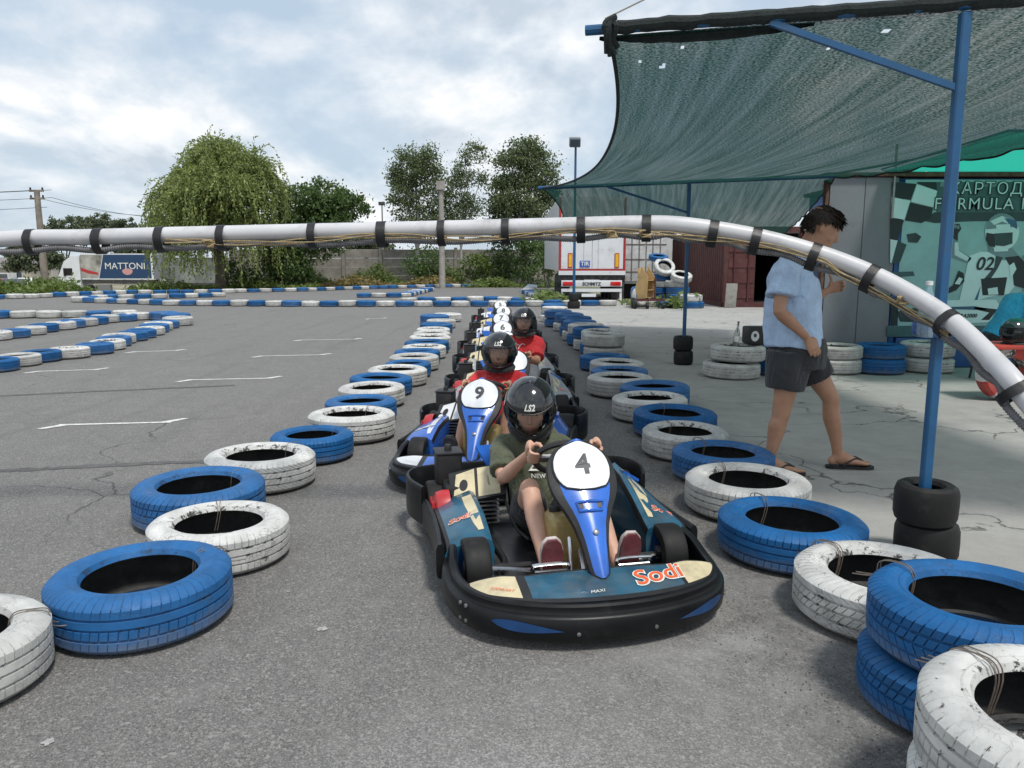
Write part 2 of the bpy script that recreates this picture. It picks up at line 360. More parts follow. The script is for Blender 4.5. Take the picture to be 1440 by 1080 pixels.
for px, py, r_ in ((68, 1043, .016), (452, 884, .018), (405, 832, .006)):
    c_ = G(px, py, .0035); n_ = 13; MB().add([c_ + Vector((math.cos(2 * math.pi * q / n_) * r_ * rnd.uniform(.4, 1.5), math.sin(2 * math.pi * q / n_) * r_ * rnd.uniform(.4, 1.6), 0)) for q in range(n_)], [list(range(n_))]).build('paint_splash', M_splash, asph, smooth=0)
apron = tag(bpy.data.objects.new('concrete_apron', None), kind='structure'); col.objects.link(apron)
jx = [1.62, 5.6, 9.6, 14]; jy = [-3, 1.6, 5.06, 8.6, 12.2, 16, 20, 24.5, 31.5]
for i in range(len(jx) - 1):
    for j in range(len(jy) - 1):
        x0, x1, y0, y1 = jx[i], jx[i + 1], jy[j], jy[j + 1]
        if i == 0: x0 = {0: 1.72, 1: 1.68, 2: 1.5, 3: 1.42, 4: 1.36, 5: 1.3, 6: 1.25, 7: 2.2}.get(j, x0)
        MB().rbox(((x0 + x1) / 2, (y0 + y1) / 2, -.047 + rnd.uniform(-.0015, .0015)), (x1 - x0 - .014, y1 - y0 - .014, .11), .006, seg=1).build('slab', MC, apron, smooth=0)
# loose grit swept against the tyre row
vs, fs = [], []
for k in range(2600):
    t = rnd.random() ** 1.5; y = 1.2 + t * 6.0; x = 1.02 + .16 * math.sin(y * 1.3) - .06 * max(0, y - 3) * .5 + rnd.gauss(0, .10)
    r_ = rnd.uniform(.0015, .006); b0 = len(vs); a0 = rnd.random() * 6
    vs += [(x + r_ * math.cos(a0 + q * 2.1), y + r_ * math.sin(a0 + q * 2.1), .0) for q in range(3)] + [(x, y, r_ * rnd.uniform(.6, 1.2))]
    fs += [(b0, b0 + 1, b0 + 3), (b0 + 1, b0 + 2, b0 + 3), (b0 + 2, b0, b0 + 3)]
tag(raw_obj('loose_grit', vs, fs, [M_grit]), 'loose dark grit swept along the tyre row', 'grit', kind='stuff')
# ================================================================ tyres
def tyre_paint(name, rgb, chips, chip_lo=.60):
    m, N_, L_, b = new_mat(name); raw = objco(N_, L_, False); co = objco(N_, L_)
    f = nz(N_, L_, co, 7, 6, .65); c = ramp(N_, L_, f, .3, .72, (*[v * .66 for v in rgb], 1), (*[min(1, v * 1.12) for v in rgb], 1))
    sp = N_.new('ShaderNodeSeparateXYZ'); L_.new(raw, sp.inputs[0])
    # worn through to rubber, most around the bead
    fl = N_.new('ShaderNodeVectorMath'); fl.operation = 'MULTIPLY'; L_.new(raw, fl.inputs[0]); fl.inputs[1].default_value = (1, 1, 0)
    ln = N_.new('ShaderNodeVectorMath'); ln.operation = 'LENGTH'; L_.new(fl.outputs[0], ln.inputs[0])
    near = ramp(N_, L_, ln.outputs['Value'], .195, .25, (1, 1, 1, 1), (0, 0, 0, 1))
    oi2 = N_.new('ShaderNodeObjectInfo'); ch = mth(N_, L_, 'ADD', mth(N_, L_, 'ADD', nz(N_, L_, co, 26, 8, .72, .4), mth(N_, L_, 'MULTIPLY', near, .13)), mth(N_, L_, 'MULTIPLY', mth(N_, L_, 'SUBTRACT', oi2.outputs['Random'], .55), .11))
    chm = mth(N_, L_, 'MULTIPLY', ramp(N_, L_, ch, chip_lo, chip_lo + .05), chips)
    c = mixc(N_, L_, chm, c, (.022, .021, .02))
    cm = N_.new('ShaderNodeTexVoronoi'); cm.feature = 'DISTANCE_TO_EDGE'; cm.inputs['Scale'].default_value = 34; L_.new(co, cm.inputs['Vector'])
    ck = mth(N_, L_, 'MULTIPLY', ramp(N_, L_, cm.outputs['Distance'], .01, .05, (1, 1, 1, 1), (0, 0, 0, 1)), ramp(N_, L_, nz(N_, L_, co, 6, 4), .50, .62))
    c = mixc(N_, L_, mth(N_, L_, 'MULTIPLY', ck, chips * .6), c, (.05, .048, .045))
    # road dust thrown onto the flank
    du = mth(N_, L_, 'MULTIPLY', ramp(N_, L_, mth(N_, L_, 'ADD', sp.outputs['Z'], mth(N_, L_, 'MULTIPLY', nz(N_, L_, co, 9, 6, .7), .16)), .08, .17, (1, 1, 1, 1), (0, 0, 0, 1)), .62)
    c = mixc(N_, L_, du, c, (.17, .165, .155))
    sm = mth(N_, L_, 'MULTIPLY', ramp(N_, L_, nz(N_, L_, co, 3.2, 8, .75), .56, .74), .34)
    c = mixc(N_, L_, sm, c, (.20, .195, .185))
    oi = N_.new('ShaderNodeObjectInfo'); hs = N_.new('ShaderNodeHueSaturation'); L_.new(c, hs.inputs['Color']); L_.new(mth(N_, L_, 'ADD', mth(N_, L_, 'MULTIPLY', oi.outputs['Random'], .34), .80), hs.inputs['Value']); L_.new(mth(N_, L_, 'SUBTRACT', 1.14, mth(N_, L_, 'MULTIPLY', oi.outputs['Random'], .18)), hs.inputs['Saturation']); c = hs.outputs[0]
    L_.new(c, b.inputs['Base Color'])
    L_.new(ramp(N_, L_, nz(N_, L_, co, 18, 5), .3, .7, (.50, .50, .50, 1), (.82, .82, .82, 1)), b.inputs['Roughness'])
    h = mth(N_, L_, 'SUBTRACT', nz(N_, L_, co, 55, 6, .65), mth(N_, L_, 'ADD', chm, mth(N_, L_, 'MULTIPLY', ck, .7)))
    bump(N_, L_, b, h, .35, .004); return m
BLUE, WHITE = (.017, .118, .315), (.58, .58, .56)
TY = {'b': tyre_paint('blue_tyre_paint', BLUE, .6, .68), 'w': tyre_paint('white_tyre_paint', WHITE, .95, .64),
      'bg': tyre_paint('blue_tyre_groove', (.018, .10, .27), .9, .58), 'wg': tyre_paint('white_tyre_groove', (.50, .495, .47), .95, .55)}
M_rub = M('rubber', (.017, .017, .017), .72, var=.35, scale=12, dirt=.35, dirt_rgb=(.07, .066, .06), bmp=.3, bscale=70)
M_slick = M('slick_rubber', (.012, .0118, .0118), .62, spec=.3, var=.3, scale=10, dirt=.22, dirt_rgb=(.05, .048, .045), bmp=.25, bscale=120, bdist=.002)
def tyre_mesh(name, RR, ri, W, kind, pitches=64):
    g = .0065
    tread = [(RR - .004, .135), (RR, .16), (RR, .29), (RR - g, .30), (RR - g, .335), (RR, .345), (RR + .001, .482), (RR + .001 - g, .49), (RR + .001 - g, .525), (RR + .001, .533), (RR, .655), (RR - g, .665), (RR - g, .70), (RR, .71), (RR, .84), (RR - .004, .865)]
    lo = [(ri + .004, .17), (ri + .014, .07), (ri + .03, .035), (ri + .036, .042), (ri + .05, .012), ((ri + RR) / 2, .0), (RR - .05, .012), (RR - .02, .06)]
    hi = [(RR - .02, .94), (RR - .05, .988), ((ri + RR) / 2, 1.0), (ri + .05, .988), (ri + .036, .958), (ri + .03, .965), (ri + .014, .93), (ri + .004, .83)]
    inn = [(ri + .012, .79), (ri + .05, .90), (RR - .06, .94), (RR - .024, .80), (RR - .02, .5), (RR - .024, .20), (RR - .06, .06), (ri + .05, .10), (ri + .012, .21)]
    prof = lo + tread + hi + inn; nl, nt_, nh = len(lo), len(tread), len(hi)
    rings = []; lat = []
    if pitches:
        fr = [0, .85, .88, .97]; angs = []
        for k in range(pitches):
            jit = .12 * math.sin(k * 2.4)
            for q in fr: angs.append(((k + q + (jit if q > 0 else 0) * .2) / pitches * 2 * math.pi, 1 if q in (.88, .97) else 0))
    else: angs = [(i / 36 * 2 * math.pi, 0) for i in range(36)]
    for a, gr in angs:
        row = []
        for j, (r, h) in enumerate(prof):
            aa = a; rr = r
            if nl - 2 <= j < nl + nt_ + 2:
                d = h - .5
                if kind == 0: aa += .05 * d; cut = gr and (h < .31 or h > .69)
                elif kind == 1: aa += .10 * math.sin(h * 12.5); cut = gr
                elif kind == 2: aa += .30 * abs(d); cut = gr
                else: aa += .10 * d; cut = gr and (h < .20 or h > .80 or .345 <= h <= .482)
                if cut: rr = min(rr, RR - g * .85) if h > .1 and h < .9 else rr - .004
            row.append(Vector((rr * math.cos(aa), rr * math.sin(aa), h * W)))
        rings.append(row)
    n = len(prof); m = len(rings)
    def mi(i, j):
        if j >= nl + nt_ + nh - 1: return 1
        k = j - nl
        if 0 <= k < nt_:
            if k in (2, 3, 4, 6, 7, 8, 10, 11, 12): return 2
            if pitches and angs[i][1] and angs[(i + 1) % m][1] and ((kind in (1, 2)) or (kind == 0 and (k < 2 or k > 12)) or (kind == 3 and (k < 2 or k > 12))): return 2
        return 0
    mb = MB(); mb.rings(rings, mi, False, True, True)
    me = bpy.data.meshes.new(name); me.from_pydata([tuple(q) for q in mb.v], [], [f[::-1] for f in mb.f])
    for k in ('w', None, 'wg'): me.materials.append(TY[k] if k else M_rub)
    me.polygons.foreach_set('material_index', mb.m); me.shade_smooth(); me.set_sharp_from_angle(angle=R(28)); return me
TM = [tyre_mesh('tyre', .32, .195, .195, k) for k in range(4)]
TL = tyre_mesh('tyre', .32, .195, .195, 0, 0)
def place_tyre(p, rad, c, label, group, hi=True, z=0.0, kind=None, tilt=None, zs=1.0):
    o = bpy.data.objects.new('blue_tyre' if c == 'b' else 'white_tyre', (TM[rnd.randrange(4) if kind is None else kind] if hi else TL)); col.objects.link(o)
    for i, k in ((0, c), (2, c + 'g')): o.material_slots[i].link = 'OBJECT'; o.material_slots[i].material = TY[k]
    s_ = rad / .32; o.scale = (s_ * rnd.uniform(.975, 1.025), s_ * rnd.uniform(.975, 1.025), s_ * zs * rnd.uniform(.94, 1.05) if z == 0 else s_ * zs)
    tl = tilt or (rnd.uniform(-.02, .02), rnd.uniform(-.02, .02))
    o.rotation_euler = (tl[0], tl[1], rnd.uniform(0, 6.28)); o.location = (p[0], p[1], z + .004 * (1 if z == 0 else .3))
    return tag(o, label, 'tyre', group)
CN = {'b': 'blue', 'w': 'white'}
ORD = 'first second third fourth fifth sixth seventh eighth ninth tenth eleventh twelfth thirteenth fourteenth fifteenth sixteenth seventeenth eighteenth nineteenth twentieth'.split()
def seen_tyre(x0, x1, yb, c, label, group, hi=True, z=0.0, rad=None, **k):
    """a tyre whose flank was sighted from x0 to x1 with its foot at row yb"""
    q = G((x0 + x1) / 2, yb); dirn = Vector((q.x, q.y, 0)).normalized()
    d0 = depth_of(q); r_ = rad
    if r_ is None:
        r_ = (x1 - x0) / F_PX * d0 / 2
        r_ = (x1 - x0) / F_PX * (d0 + r_ * .9) / 2
        r_ = max(.275, min(.345, r_))
    ctr = q + dirn * r_ * .97
    ctr.x = ((x0 + x1) / 2 - 720) / F_PX * depth_of(ctr)
    return place_tyre(ctr, r_, c, label, group, hi, z, **k), ctr, r_
gl = 'tyres lining the karts on the side of the open asphalt'
left = [(-172, 82, 1012, 'w', 0), (52, 315, 927, 'b', 3), (213, 400, 818, 'w', 0), (188, 380, 757, 'b', 2), (288, 448, 700, 'w', 1), (383, 498, 657, 'b', 0), (433, 558, 628, 'w', 1), (459, 558, 600, 'b', 0), (478, 570, 577, 'w', 1), (489, 584, 561, 'b', 2), (517, 603, 546, 'w', 1),
        (540, 606, 535, 'b', 0), (549, 617, 524, 'w', 1), (556, 620, 515, 'b', 0), (565, 627, 508, 'w', 1), (569, 632, 500, 'b', 0), (575, 635, 493, 'w', 2), (581, 634, 485, 'w', 1), (586, 633, 478, 'w', 0), (591, 636, 470, 'b', 1), (600, 641, 463, 'w', 0), (594, 634, 456, 'b', 0), (607, 647, 454, 'w', 1)]
near_wire = {}
for i, (x0, x1, yb, c, kd) in enumerate(left):
    uniq = {0: 'large white painted tyre, first of the row beside the open asphalt', 1: 'wide blue tyre with a large hole, second of the row beside the open asphalt',
            2: 'small white ribbed tyre between two blue tyres beside the open asphalt', 3: 'blue tyre with close cut shoulder, fourth of the row beside the open asphalt',
            4: 'white tyre with deep zigzag tread, fifth of the row beside the open asphalt', 5: 'blue tyre, sixth of the row beside the open asphalt', 6: 'broad white block tread tyre next to the kart numbered nine'}
    o, ctr, r_ = seen_tyre(x0, x1, yb, c, uniq.get(i, '%s tyre, %s from the barrier end of the row beside the open asphalt' % (CN[c], ORD[min(19, len(left) - 1 - i)])), gl, True, kind=kd, rad=(.325 if i == 0 else None))
    near_wire[('L', i)] = (o, ctr, r_)
gr_ = 'tyres lining the karts on the side of the concrete apron'
right = [(1298, 1640, 1165, 'w', 3), (1213, 1533, 1040, 'b', 2), (1112, 1352, 912, 'w', 1), (1016, 1217, 819, 'b', 0), (965, 1135, 744, 'w', 0), (943, 1085, 690, 'b', 2), (902, 1023, 653, 'w', 1), (882, 1003, 620, 'b', 2), (862, 968, 594, 'w', 1),
         (854, 957, 578, 'b', 0), (837, 927, 562, 'w', 1), (831, 912, 549, 'b', 0), (827, 904, 538, 'w', 1), (817, 889, 527, 'b', 0)]
for i, (x0, x1, yb, c, kd) in enumerate(right):
    uniq = {0: 'lower white tyre of the pair in front of the doubled blue tyres', 1: 'lower blue tyre of the doubled pair beside the concrete apron', 2: 'white block tread tyre touching the doubled blue tyres',
            3: 'wide blue tyre beside the nose of kart four', 4: 'white tyre with wire tie beside the walking man\'s foot', 5: 'blue tyre beside the walking man\'s trailing foot'}
    o, ctr, r_ = seen_tyre(x0, x1, yb, c, uniq.get(i, '%s single tyre, %s from the doubled pairs in the row beside the concrete apron' % (CN[c], ORD[len(right) - 1 - i])), gr_, True, kind=kd, rad=(.335 if i == 0 else (.322 if i == 1 else None)))
    if i < 2:
        ctr = Vector(((1.305, 1.615, 0), (1.445, 2.26, 0))[i]); o.location = (ctr.x, ctr.y, .004)
    near_wire[('R', i)] = (o, ctr, r_)
    if i == 0:
        q = place_tyre(ctr + Vector((-.01, .01, 0)), .325, 'w', 'upper white ribbed tyre of the pair in front of the doubled blue tyres', gr_, True, z=.203, kind=3, tilt=(.0, .01)); near_wire[('R', 0)] = (q, ctr + Vector((0, 0, .203)), .325)
    if i == 1:
        q = place_tyre(ctr + Vector((.015, .0, 0)), r_ * 1.0, 'b', 'upper blue tyre of the doubled pair beside the concrete apron', gr_, True, z=.199 * r_ / .32, kind=2, tilt=(.01, -.015)); near_wire[('R', 'top')] = (q, ctr + Vector((0, 0, .199)), r_)
# far end of that row: doubled tyres
for i, (x0, x1, yb, c1, c2) in enumerate([(817, 881, 508, 'w', 'w'), (812, 873, 501, 'b', 'w'), (806, 858, 495, 'w', 'b'), (797, 845, 488, 'b', 'w'), (790, 838, 481, 'w', 'b'), (785, 832, 474, 'b', 'b'), (776, 820, 467, 'w', 'b'), (765, 805, 461, 'b', 'b'), (760, 796, 454, 'w', 'w'), (762, 794, 448, 'b', 'b')]):
    o, ctr, r_ = seen_tyre(x0, x1, yb, c1, 'lower %s tyre, %s doubled pair counted from the single tyres towards the trailer' % (CN[c1], ORD[i]), gr_, True, rad=.31)
    place_tyre(ctr + Vector((rnd.uniform(-.03, .03), rnd.uniform(-.02, .02), 0)), .315, c2, 'upper %s tyre, %s doubled pair counted from the single tyres towards the trailer' % (CN[c2], ORD[i]), gr_, True, z=.192)
# the pointed island of tyres out on the asphalt
gi = 'tyres of the pointed island on the open asphalt'
isl = [(-30, 20, 525, 'b'), (4, 52, 517, 'w'), (34, 81, 511, 'b'), (74, 123, 506, 'w'), (112, 157, 500, 'b'), (130, 174, 494, 'w'), (140, 182, 489, 'b'), (147, 189, 485, 'w'), (166, 207, 481, 'b'), (179, 219, 477, 'b'), (191, 231, 473, 'w'), (198, 237, 469, 'b'), (204, 242, 466, 'w'), (213, 251, 463, 'b'), (230, 271, 459, 'w'), (227, 268, 454, 'b'), (212, 250, 451, 'b'),
       (176, 210, 451, 'w'), (157, 192, 453, 'b'), (130, 166, 455, 'w'), (115, 151, 457.5, 'b'), (99, 136, 460, 'w'), (82, 119, 462.5, 'b'), (67, 105, 465, 'w'), (43, 81, 468.5, 'b'), (25, 64, 472.5, 'w'), (1, 41, 476.5, 'b'), (-26, 14, 480, 'w')]
for i, (x0, x1, yb, c) in enumerate(isl):
    q = (16 - i) if i < 17 else i - 17
    seen_tyre(x0, x1, yb, c, '%s tyre, %s from the tip on the %s side of the pointed island' % (CN[c], ORD[q], 'grid line' if i < 17 else 'lorry'), gi, True)
def chain(pts, label, group, step=.63, start='w', jit=.02, double=False, hi=False):
    P = [G(x, y) for x, y in pts]; k = 0 if start == 'w' else 1; k0 = k; rest = 0.0
    for a, b in zip(P, P[1:]):
        d = (b - a); ln = d.length; t = rest
        while t < ln:
            q = a + d * (t / ln) + Vector((rnd.uniform(-jit, jit), rnd.uniform(-jit * 2, jit * 2), 0)); c = 'wb'[k % 2] if rnd.random() > .06 else 'bw'[k % 2]
            place_tyre(q, rnd.uniform(.295, .325), c, (label % CN[c]).replace(' tyre ', ' tyre, number %s ' % ORD[k - k0] if k - k0 < 20 else ' tyre further than twentieth '), group, hi)
            if double: place_tyre(q + Vector((.02, .01, 0)), rnd.uniform(.295, .32), 'wb'[(k + 1) % 2], (label % CN['wb'[(k + 1) % 2]]).replace('tyre in', 'tyre stacked in'), group, hi, z=.195)
            k += 1; t += step
        rest = t - ln
gf = 'tyres of the far track barriers'
chain([(-40, 448), (120, 446.5), (196, 446)], '%s tyre in the single line behind the pointed island', gf, hi=True)
chain([(176, 427), (240, 429.5), (420, 431), (640, 431), (872, 430)], '%s tyre in the long line across the asphalt behind the karts', gf, hi=True)
chain([(575, 425.5), (690, 424), (770, 426.5)], '%s tyre in the second line close behind the long one', gf)
chain([(112, 424), (150, 421), (250, 419.5), (322, 417)], '%s tyre in the narrow hairpin in front of the lettered lorry', gf)
chain([(114, 425), (180, 427)], '%s tyre at the open end of the narrow hairpin', gf)
chain([(-30, 421.5), (40, 419.5), (110, 416.5), (180, 413.5), (330, 412)], '%s tyre along the asphalt edge in front of the weeds', gf)
chain([(338, 411.5), (420, 410), (520, 406.5), (640, 404), (760, 402.5)], '%s tyre along the edge under the concrete wall', gf)
chain([(512, 418.5), (568, 418), (604, 409)], '%s tyre in the short hooked piece before the wall', gf, start='b')
chain([(748, 405), (742, 413), (760, 421), (800, 424)], '%s tyre in the bunch beside the lorry trailer', gf)
# neighbours in a row rest against each other, none inside another
fixed = [(1.305, 1.615, .335), (1.445, 2.26, .325)]
for row, fx in (([k for k in near_wire if k[0] == 'L'], []), ([k for k in near_wire if k[0] == 'R' and k[1] not in (0, 1, 'top')], fixed)):
    for _ in range(14):
        for a in row:
            for b in row:
                if a == b: continue
                A, B = near_wire[a], near_wire[b]; d = Vector((B[0].location.x - A[0].location.x, B[0].location.y - A[0].location.y, 0)); m_ = (A[2] + B[2]) * 1.0 - .004
                if 1e-4 < d.length < m_: d = d.normalized() * (m_ - d.length) * .5; A[0].location -= d; B[0].location += d
            for fxx, fyy, fr in fx:
                A = near_wire[a]; d = Vector((A[0].location.x - fxx, A[0].location.y - fyy, 0)); m_ = A[2] + fr - .004
                if d.length < m_: A[0].location += d.normalized() * (m_ - d.length)
    for a in row: o, c_, r_ = near_wire[a]; near_wire[a] = (o, Vector((o.location.x, o.location.y, c_.z)), r_)
M_wire = M('tie_wire', (.23, .19, .16), .5, .6, var=.3, scale=40)
def wires(key, ang, n=2):
    o, ctr, r_ = near_wire[key]
    s_ = r_ / .32; W = .195 * s_; inv = o.matrix_basis.inverted() if False else None
    for k in range(n):
        a = ang + k * .07 + rnd.uniform(-.02, .02); mb = MB(); d = Vector((math.cos(a), math.sin(a), 0)); sd_ = Vector((-d.y, d.x, 0))
        pts = [ctr + d * (.20 * s_) + Vector((0, 0, W * .35)) + sd_ * .02, ctr + d * (.195 * s_) + Vector((0, 0, W * .8)), ctr + d * (.215 * s_) + Vector((0, 0, W + .004)), ctr + d * (.27 * s_) + Vector((0, 0, W + .007)) + sd_ * rnd.uniform(-.01, .01), ctr + d * (.315 * s_) + Vector((0, 0, W * .96)), ctr + d * (.328 * s_) + Vector((0, 0, W * .7)), ctr + d * (.40 * s_) + Vector((0, 0, W * .62)) + sd_ * .015]
        mb.tube(catmull(pts, 4), .0022, 5)
        mb.v = [Matrix.LocRotScale(o.location, o.rotation_euler, o.scale).inverted() @ q for q in mb.v]
        w_ = mb.build('wire_tie', M_wire, o)
for key, ang, n in [(('L', 0), .5, 2), (('L', 1), .75, 2), (('L', 2), 1.9, 2), (('L', 3), 1.0, 1), (('L', 4), 1.0, 1), (('L', 5), .9, 1), (('L', 6), 1.2, 1), (('R', 0), 1.9, 3), (('R', 2), 2.0, 3), (('R', 3), 1.8, 2), (('R', 4), 1.9, 2), (('R', 5), 1.9, 2), (('R', 6), 1.9, 2), (('R', 7), 1.8, 1), (('R', 'top'), 2.1, 2)]: wires(key, ang, n)
# ================================================================ karts  (local: +Y forward, +X driver's right, where the engine sits)
M_bump = M('bumper_plastic', (.0075, .008, .009), .38, spec=.26, var=.3, scale=8, dirt=.14, dirt_rgb=(.035, .034, .033), bmp=.12, bscale=90, bdist=.002)
M_blk = M('black_plastic', (.016, .016, .017), .5, var=.25, scale=12, dirt=.15, dirt_rgb=(.07, .066, .06))
M_teal = M('teal_decal', (.014, .085, .145), .32, var=.45, scale=6, dirt=.42, dirt_rgb=(.10, .115, .12), coat=.3)
M_navy = M('navy_plastic', (.008, .045, .14), .33, var=.3, scale=7, dirt=.2, dirt_rgb=(.07, .08, .09))
M_blue = M('blue_panel', (.02, .12, .50), .28, var=.25, scale=6, dirt=.25, dirt_rgb=(.035, .06, .12), coat=.5)
M_blue2 = M('blue_decal', (.025, .11, .48), .25, var=.25, scale=6, dirt=.2, dirt_rgb=(.05, .08, .14), coat=.4)
M_cream = M('cream_decal', (.60, .52, .33), .38, var=.12, scale=9, dirt=.36, dirt_rgb=(.22, .19, .13), coat=.2)
M_wdec = M('white_decal', (.66, .67, .68), .35, var=.08, scale=9, dirt=.18, dirt_rgb=(.25, .25, .25), coat=.2)
M_plate = M('number_plate', (.72, .74, .77), .35, var=.05, scale=7, dirt=.25, dirt_rgb=(.42, .43, .44), coat=.2)
M_digit = M('digit_black', (.04, .042, .045), .5, var=.2, scale=20)
M_orange = M('orange_print', (.72, .12, .035), .4, var=.12, scale=14)
M_wprint = M('white_print', (.70, .70, .66), .45, var=.1, scale=14)
M_tank = M('fuel_tank', (.34, .25, .095), .38, var=.16, scale=7, dirt=.25, dirt_rgb=(.16, .12, .06))
M_chrome = M('chrome', (.62, .63, .64), .2, 1.0, var=.15, scale=20, rvar=.1)
M_steel = M('steel', (.30, .30, .30), .42, .9, var=.25, scale=20, dirt=.2)
M_red = M('red_cowl', (.45, .03, .035), .4, var=.2, scale=10, dirt=.25, dirt_rgb=(.09, .05, .045))
M_tray = M('floor_tray', (.085, .085, .088), .38, .6, var=.4, scale=7, dirt=.5, dirt_rgb=(.05, .048, .045))
M_seat = M('seat_shell', (.018, .018, .02), .4, var=.25, scale=8, dirt=.2, dirt_rgb=(.05, .05, .05))
M_rim = M('wheel_rim', (.12, .12, .125), .38, .7, var=.25, scale=15, dirt=.3)
FB = [(x * .905, y) for x, y in [(.60, .24), (.615, .36), (.608, .48), (.575, .60), (.50, .70), (.37, .775), (.19, .825), (0, .84)]]
front_path = catmull([(x, y, 0) for x, y in FB] + [(-x, y, 0) for x, y in FB[::-1][1:]], 5)
rear_path = catmull([(.585, -.40, 0), (.635, -.55, 0), (.635, -.70, 0), (.56, -.80, 0), (.36, -.84, 0), (0, -.85, 0), (-.36, -.84, 0), (-.56, -.80, 0), (-.635, -.70, 0), (-.635, -.55, 0), (-.585, -.40, 0)], 5)
side_path = {s: catmull([(s * .585, .25, 0), (s * .572, .05, 0), (s * .568, -.2, 0), (s * .585, -.40, 0)], 6) for s in (1, -1)}
def outn(path, i):
    t = path[min(i + 1, len(path) - 1)] - path[max(i - 1, 0)]; t.normalize(); n = Vector((t.y, -t.x, 0))
    return n
def sweep(mb, path, sec, flip=1, zf=None):
    rings = []
    for i, p in enumerate(path):
        n = outn(path, i) * flip; k = zf(i / (len(path) - 1)) if zf else 0
        rings.append([p + n * o + Vector((0, 0, z + (k * max(0, (z - .05)) / .16))) for (o, z) in sec])
    return mb.rings(rings)
SEC_F = [(o_, .035 + (z_ - .035) * .78) for o_, z_ in [(.012, .035), (.024, .05), (.029, .10), (.026, .150), (.018, .162), (.004, .166), (-.002, .178), (.0, .20), (-.006, .211), (-.022, .214), (-.034, .206), (-.036, .19), (-.022, .17), (-.014, .05), (-.004, .035)]]
SEC_R = [(.008, .09), (.014, .11), (.014, .275), (.009, .29), (-.003, .292), (-.01, .28), (-.008, .105), (-.002, .09)]
def zlift(t): e_ = abs(t - .5) * 2; return .06 * sstep((e_ - .72) / .28)
nf = len(front_path)
path_flip = 1 if outn(front_path, nf // 2).y > 0 else -1
def on_bumper(t, z, off=.031):
    i = t * (nf - 1); a = int(min(i, nf - 2)); f = i - a; p = front_path[a].lerp(front_path[a + 1], f)
    n = outn(front_path, a).lerp(outn(front_path, a + 1), f) * path_flip
    return p + n * off + Vector((0, 0, z))
def contour_y(x):
    best = None
    for a, b in zip(front_path, front_path[1:]):
        if min(a.x, b.x) - 1e-6 <= x <= max(a.x, b.x) + 1e-6 and abs(b.x - a.x) > 1e-6:
            y = a.y + (b.y - a.y) * (x - a.x) / (b.x - a.x); best = y if best is None else max(best, y)
    return best if best is not None else .5
def yin(x): return .595 - .03 * sstep((abs(x) - .28) / .12)
def fair_z(x, y):
    yo = contour_y(max(-.525, min(.525, x))) - .015; t = max(0, min(1, (yo - y) / .26))
    return .173 + .036 * math.sin(t * 1.45) + .009 * math.cos(x * 3) - .006
NB, NT = Vector((0, .665, .185)), Vector((0, .275, .645))          # steering fairing: foot and head
nax = (NT - NB); nlen = nax.length; nax.normalize(); nnor = Vector((0, -nax.z, nax.y)) * -1
if nnor.y < 0: nnor = -nnor
WN = [(0, .012), (.012, .034), (.04, .047), (.12, .055), (.25, .067), (.38, .088), (.48, .118), (.55, .145), (.62, .164), (.70, .173), (.80, .170), (.88, .152), (.94, .118), (.98, .07), (1, .03)]
WP = [(.535, .03), (.545, .075), (.56, .095), (.60, .118), (.66, .136), (.74, .144), (.82, .138), (.88, .122), (.93, .095), (.965, .055), (.975, .02)]
WN = [(a, b * .84) for a, b in WN]; WP = [(a, b * .85) for a, b in WP]; WP = [(.605 + (a - .535) * .84, b) for a, b in WP]
def wat(T, v):
    for (a, x), (b, y) in zip(T, T[1:]):
        if a <= v <= b: return x + (y - x) * (v - a) / (b - a)
    return T[-1][1] if v > T[-1][0] else T[0][1]
def npt(u, v, off=0.0):
    w_ = max(.03, wat(WN, max(0, min(1, v)))); q = min(1, abs(u) / w_)
    return NB + nax * (v * nlen) + Vector((u, 0, 0)) + nnor * (.035 - .03 * q * q + .012 * math.sin(v * 3.1) + off)
def npatch(mb, T, v0, v1, off, rows=18, cols=8, edge=0, mi=0, mi_edge=None):
    g = []
    for i in range(rows + 1):
        v = v0 + (v1 - v0) * i / rows; w_ = wat(T, v) - edge
        g.append([npt(w_ * (j / cols * 2 - 1), v, off) for j in range(cols + 1)])
    mb.rings(g, mi if mi_edge is None else (lambda i, j: mi_edge if (j in (0, cols - 1)) else mi), False, False); return mb
def text_on(mb, s, size, fn, off=0.0, **k):
    vs_, fs_ = text_geo(s, size, off, **k)
    return mb.add([fn(x, y) for x, y in vs_], fs_)
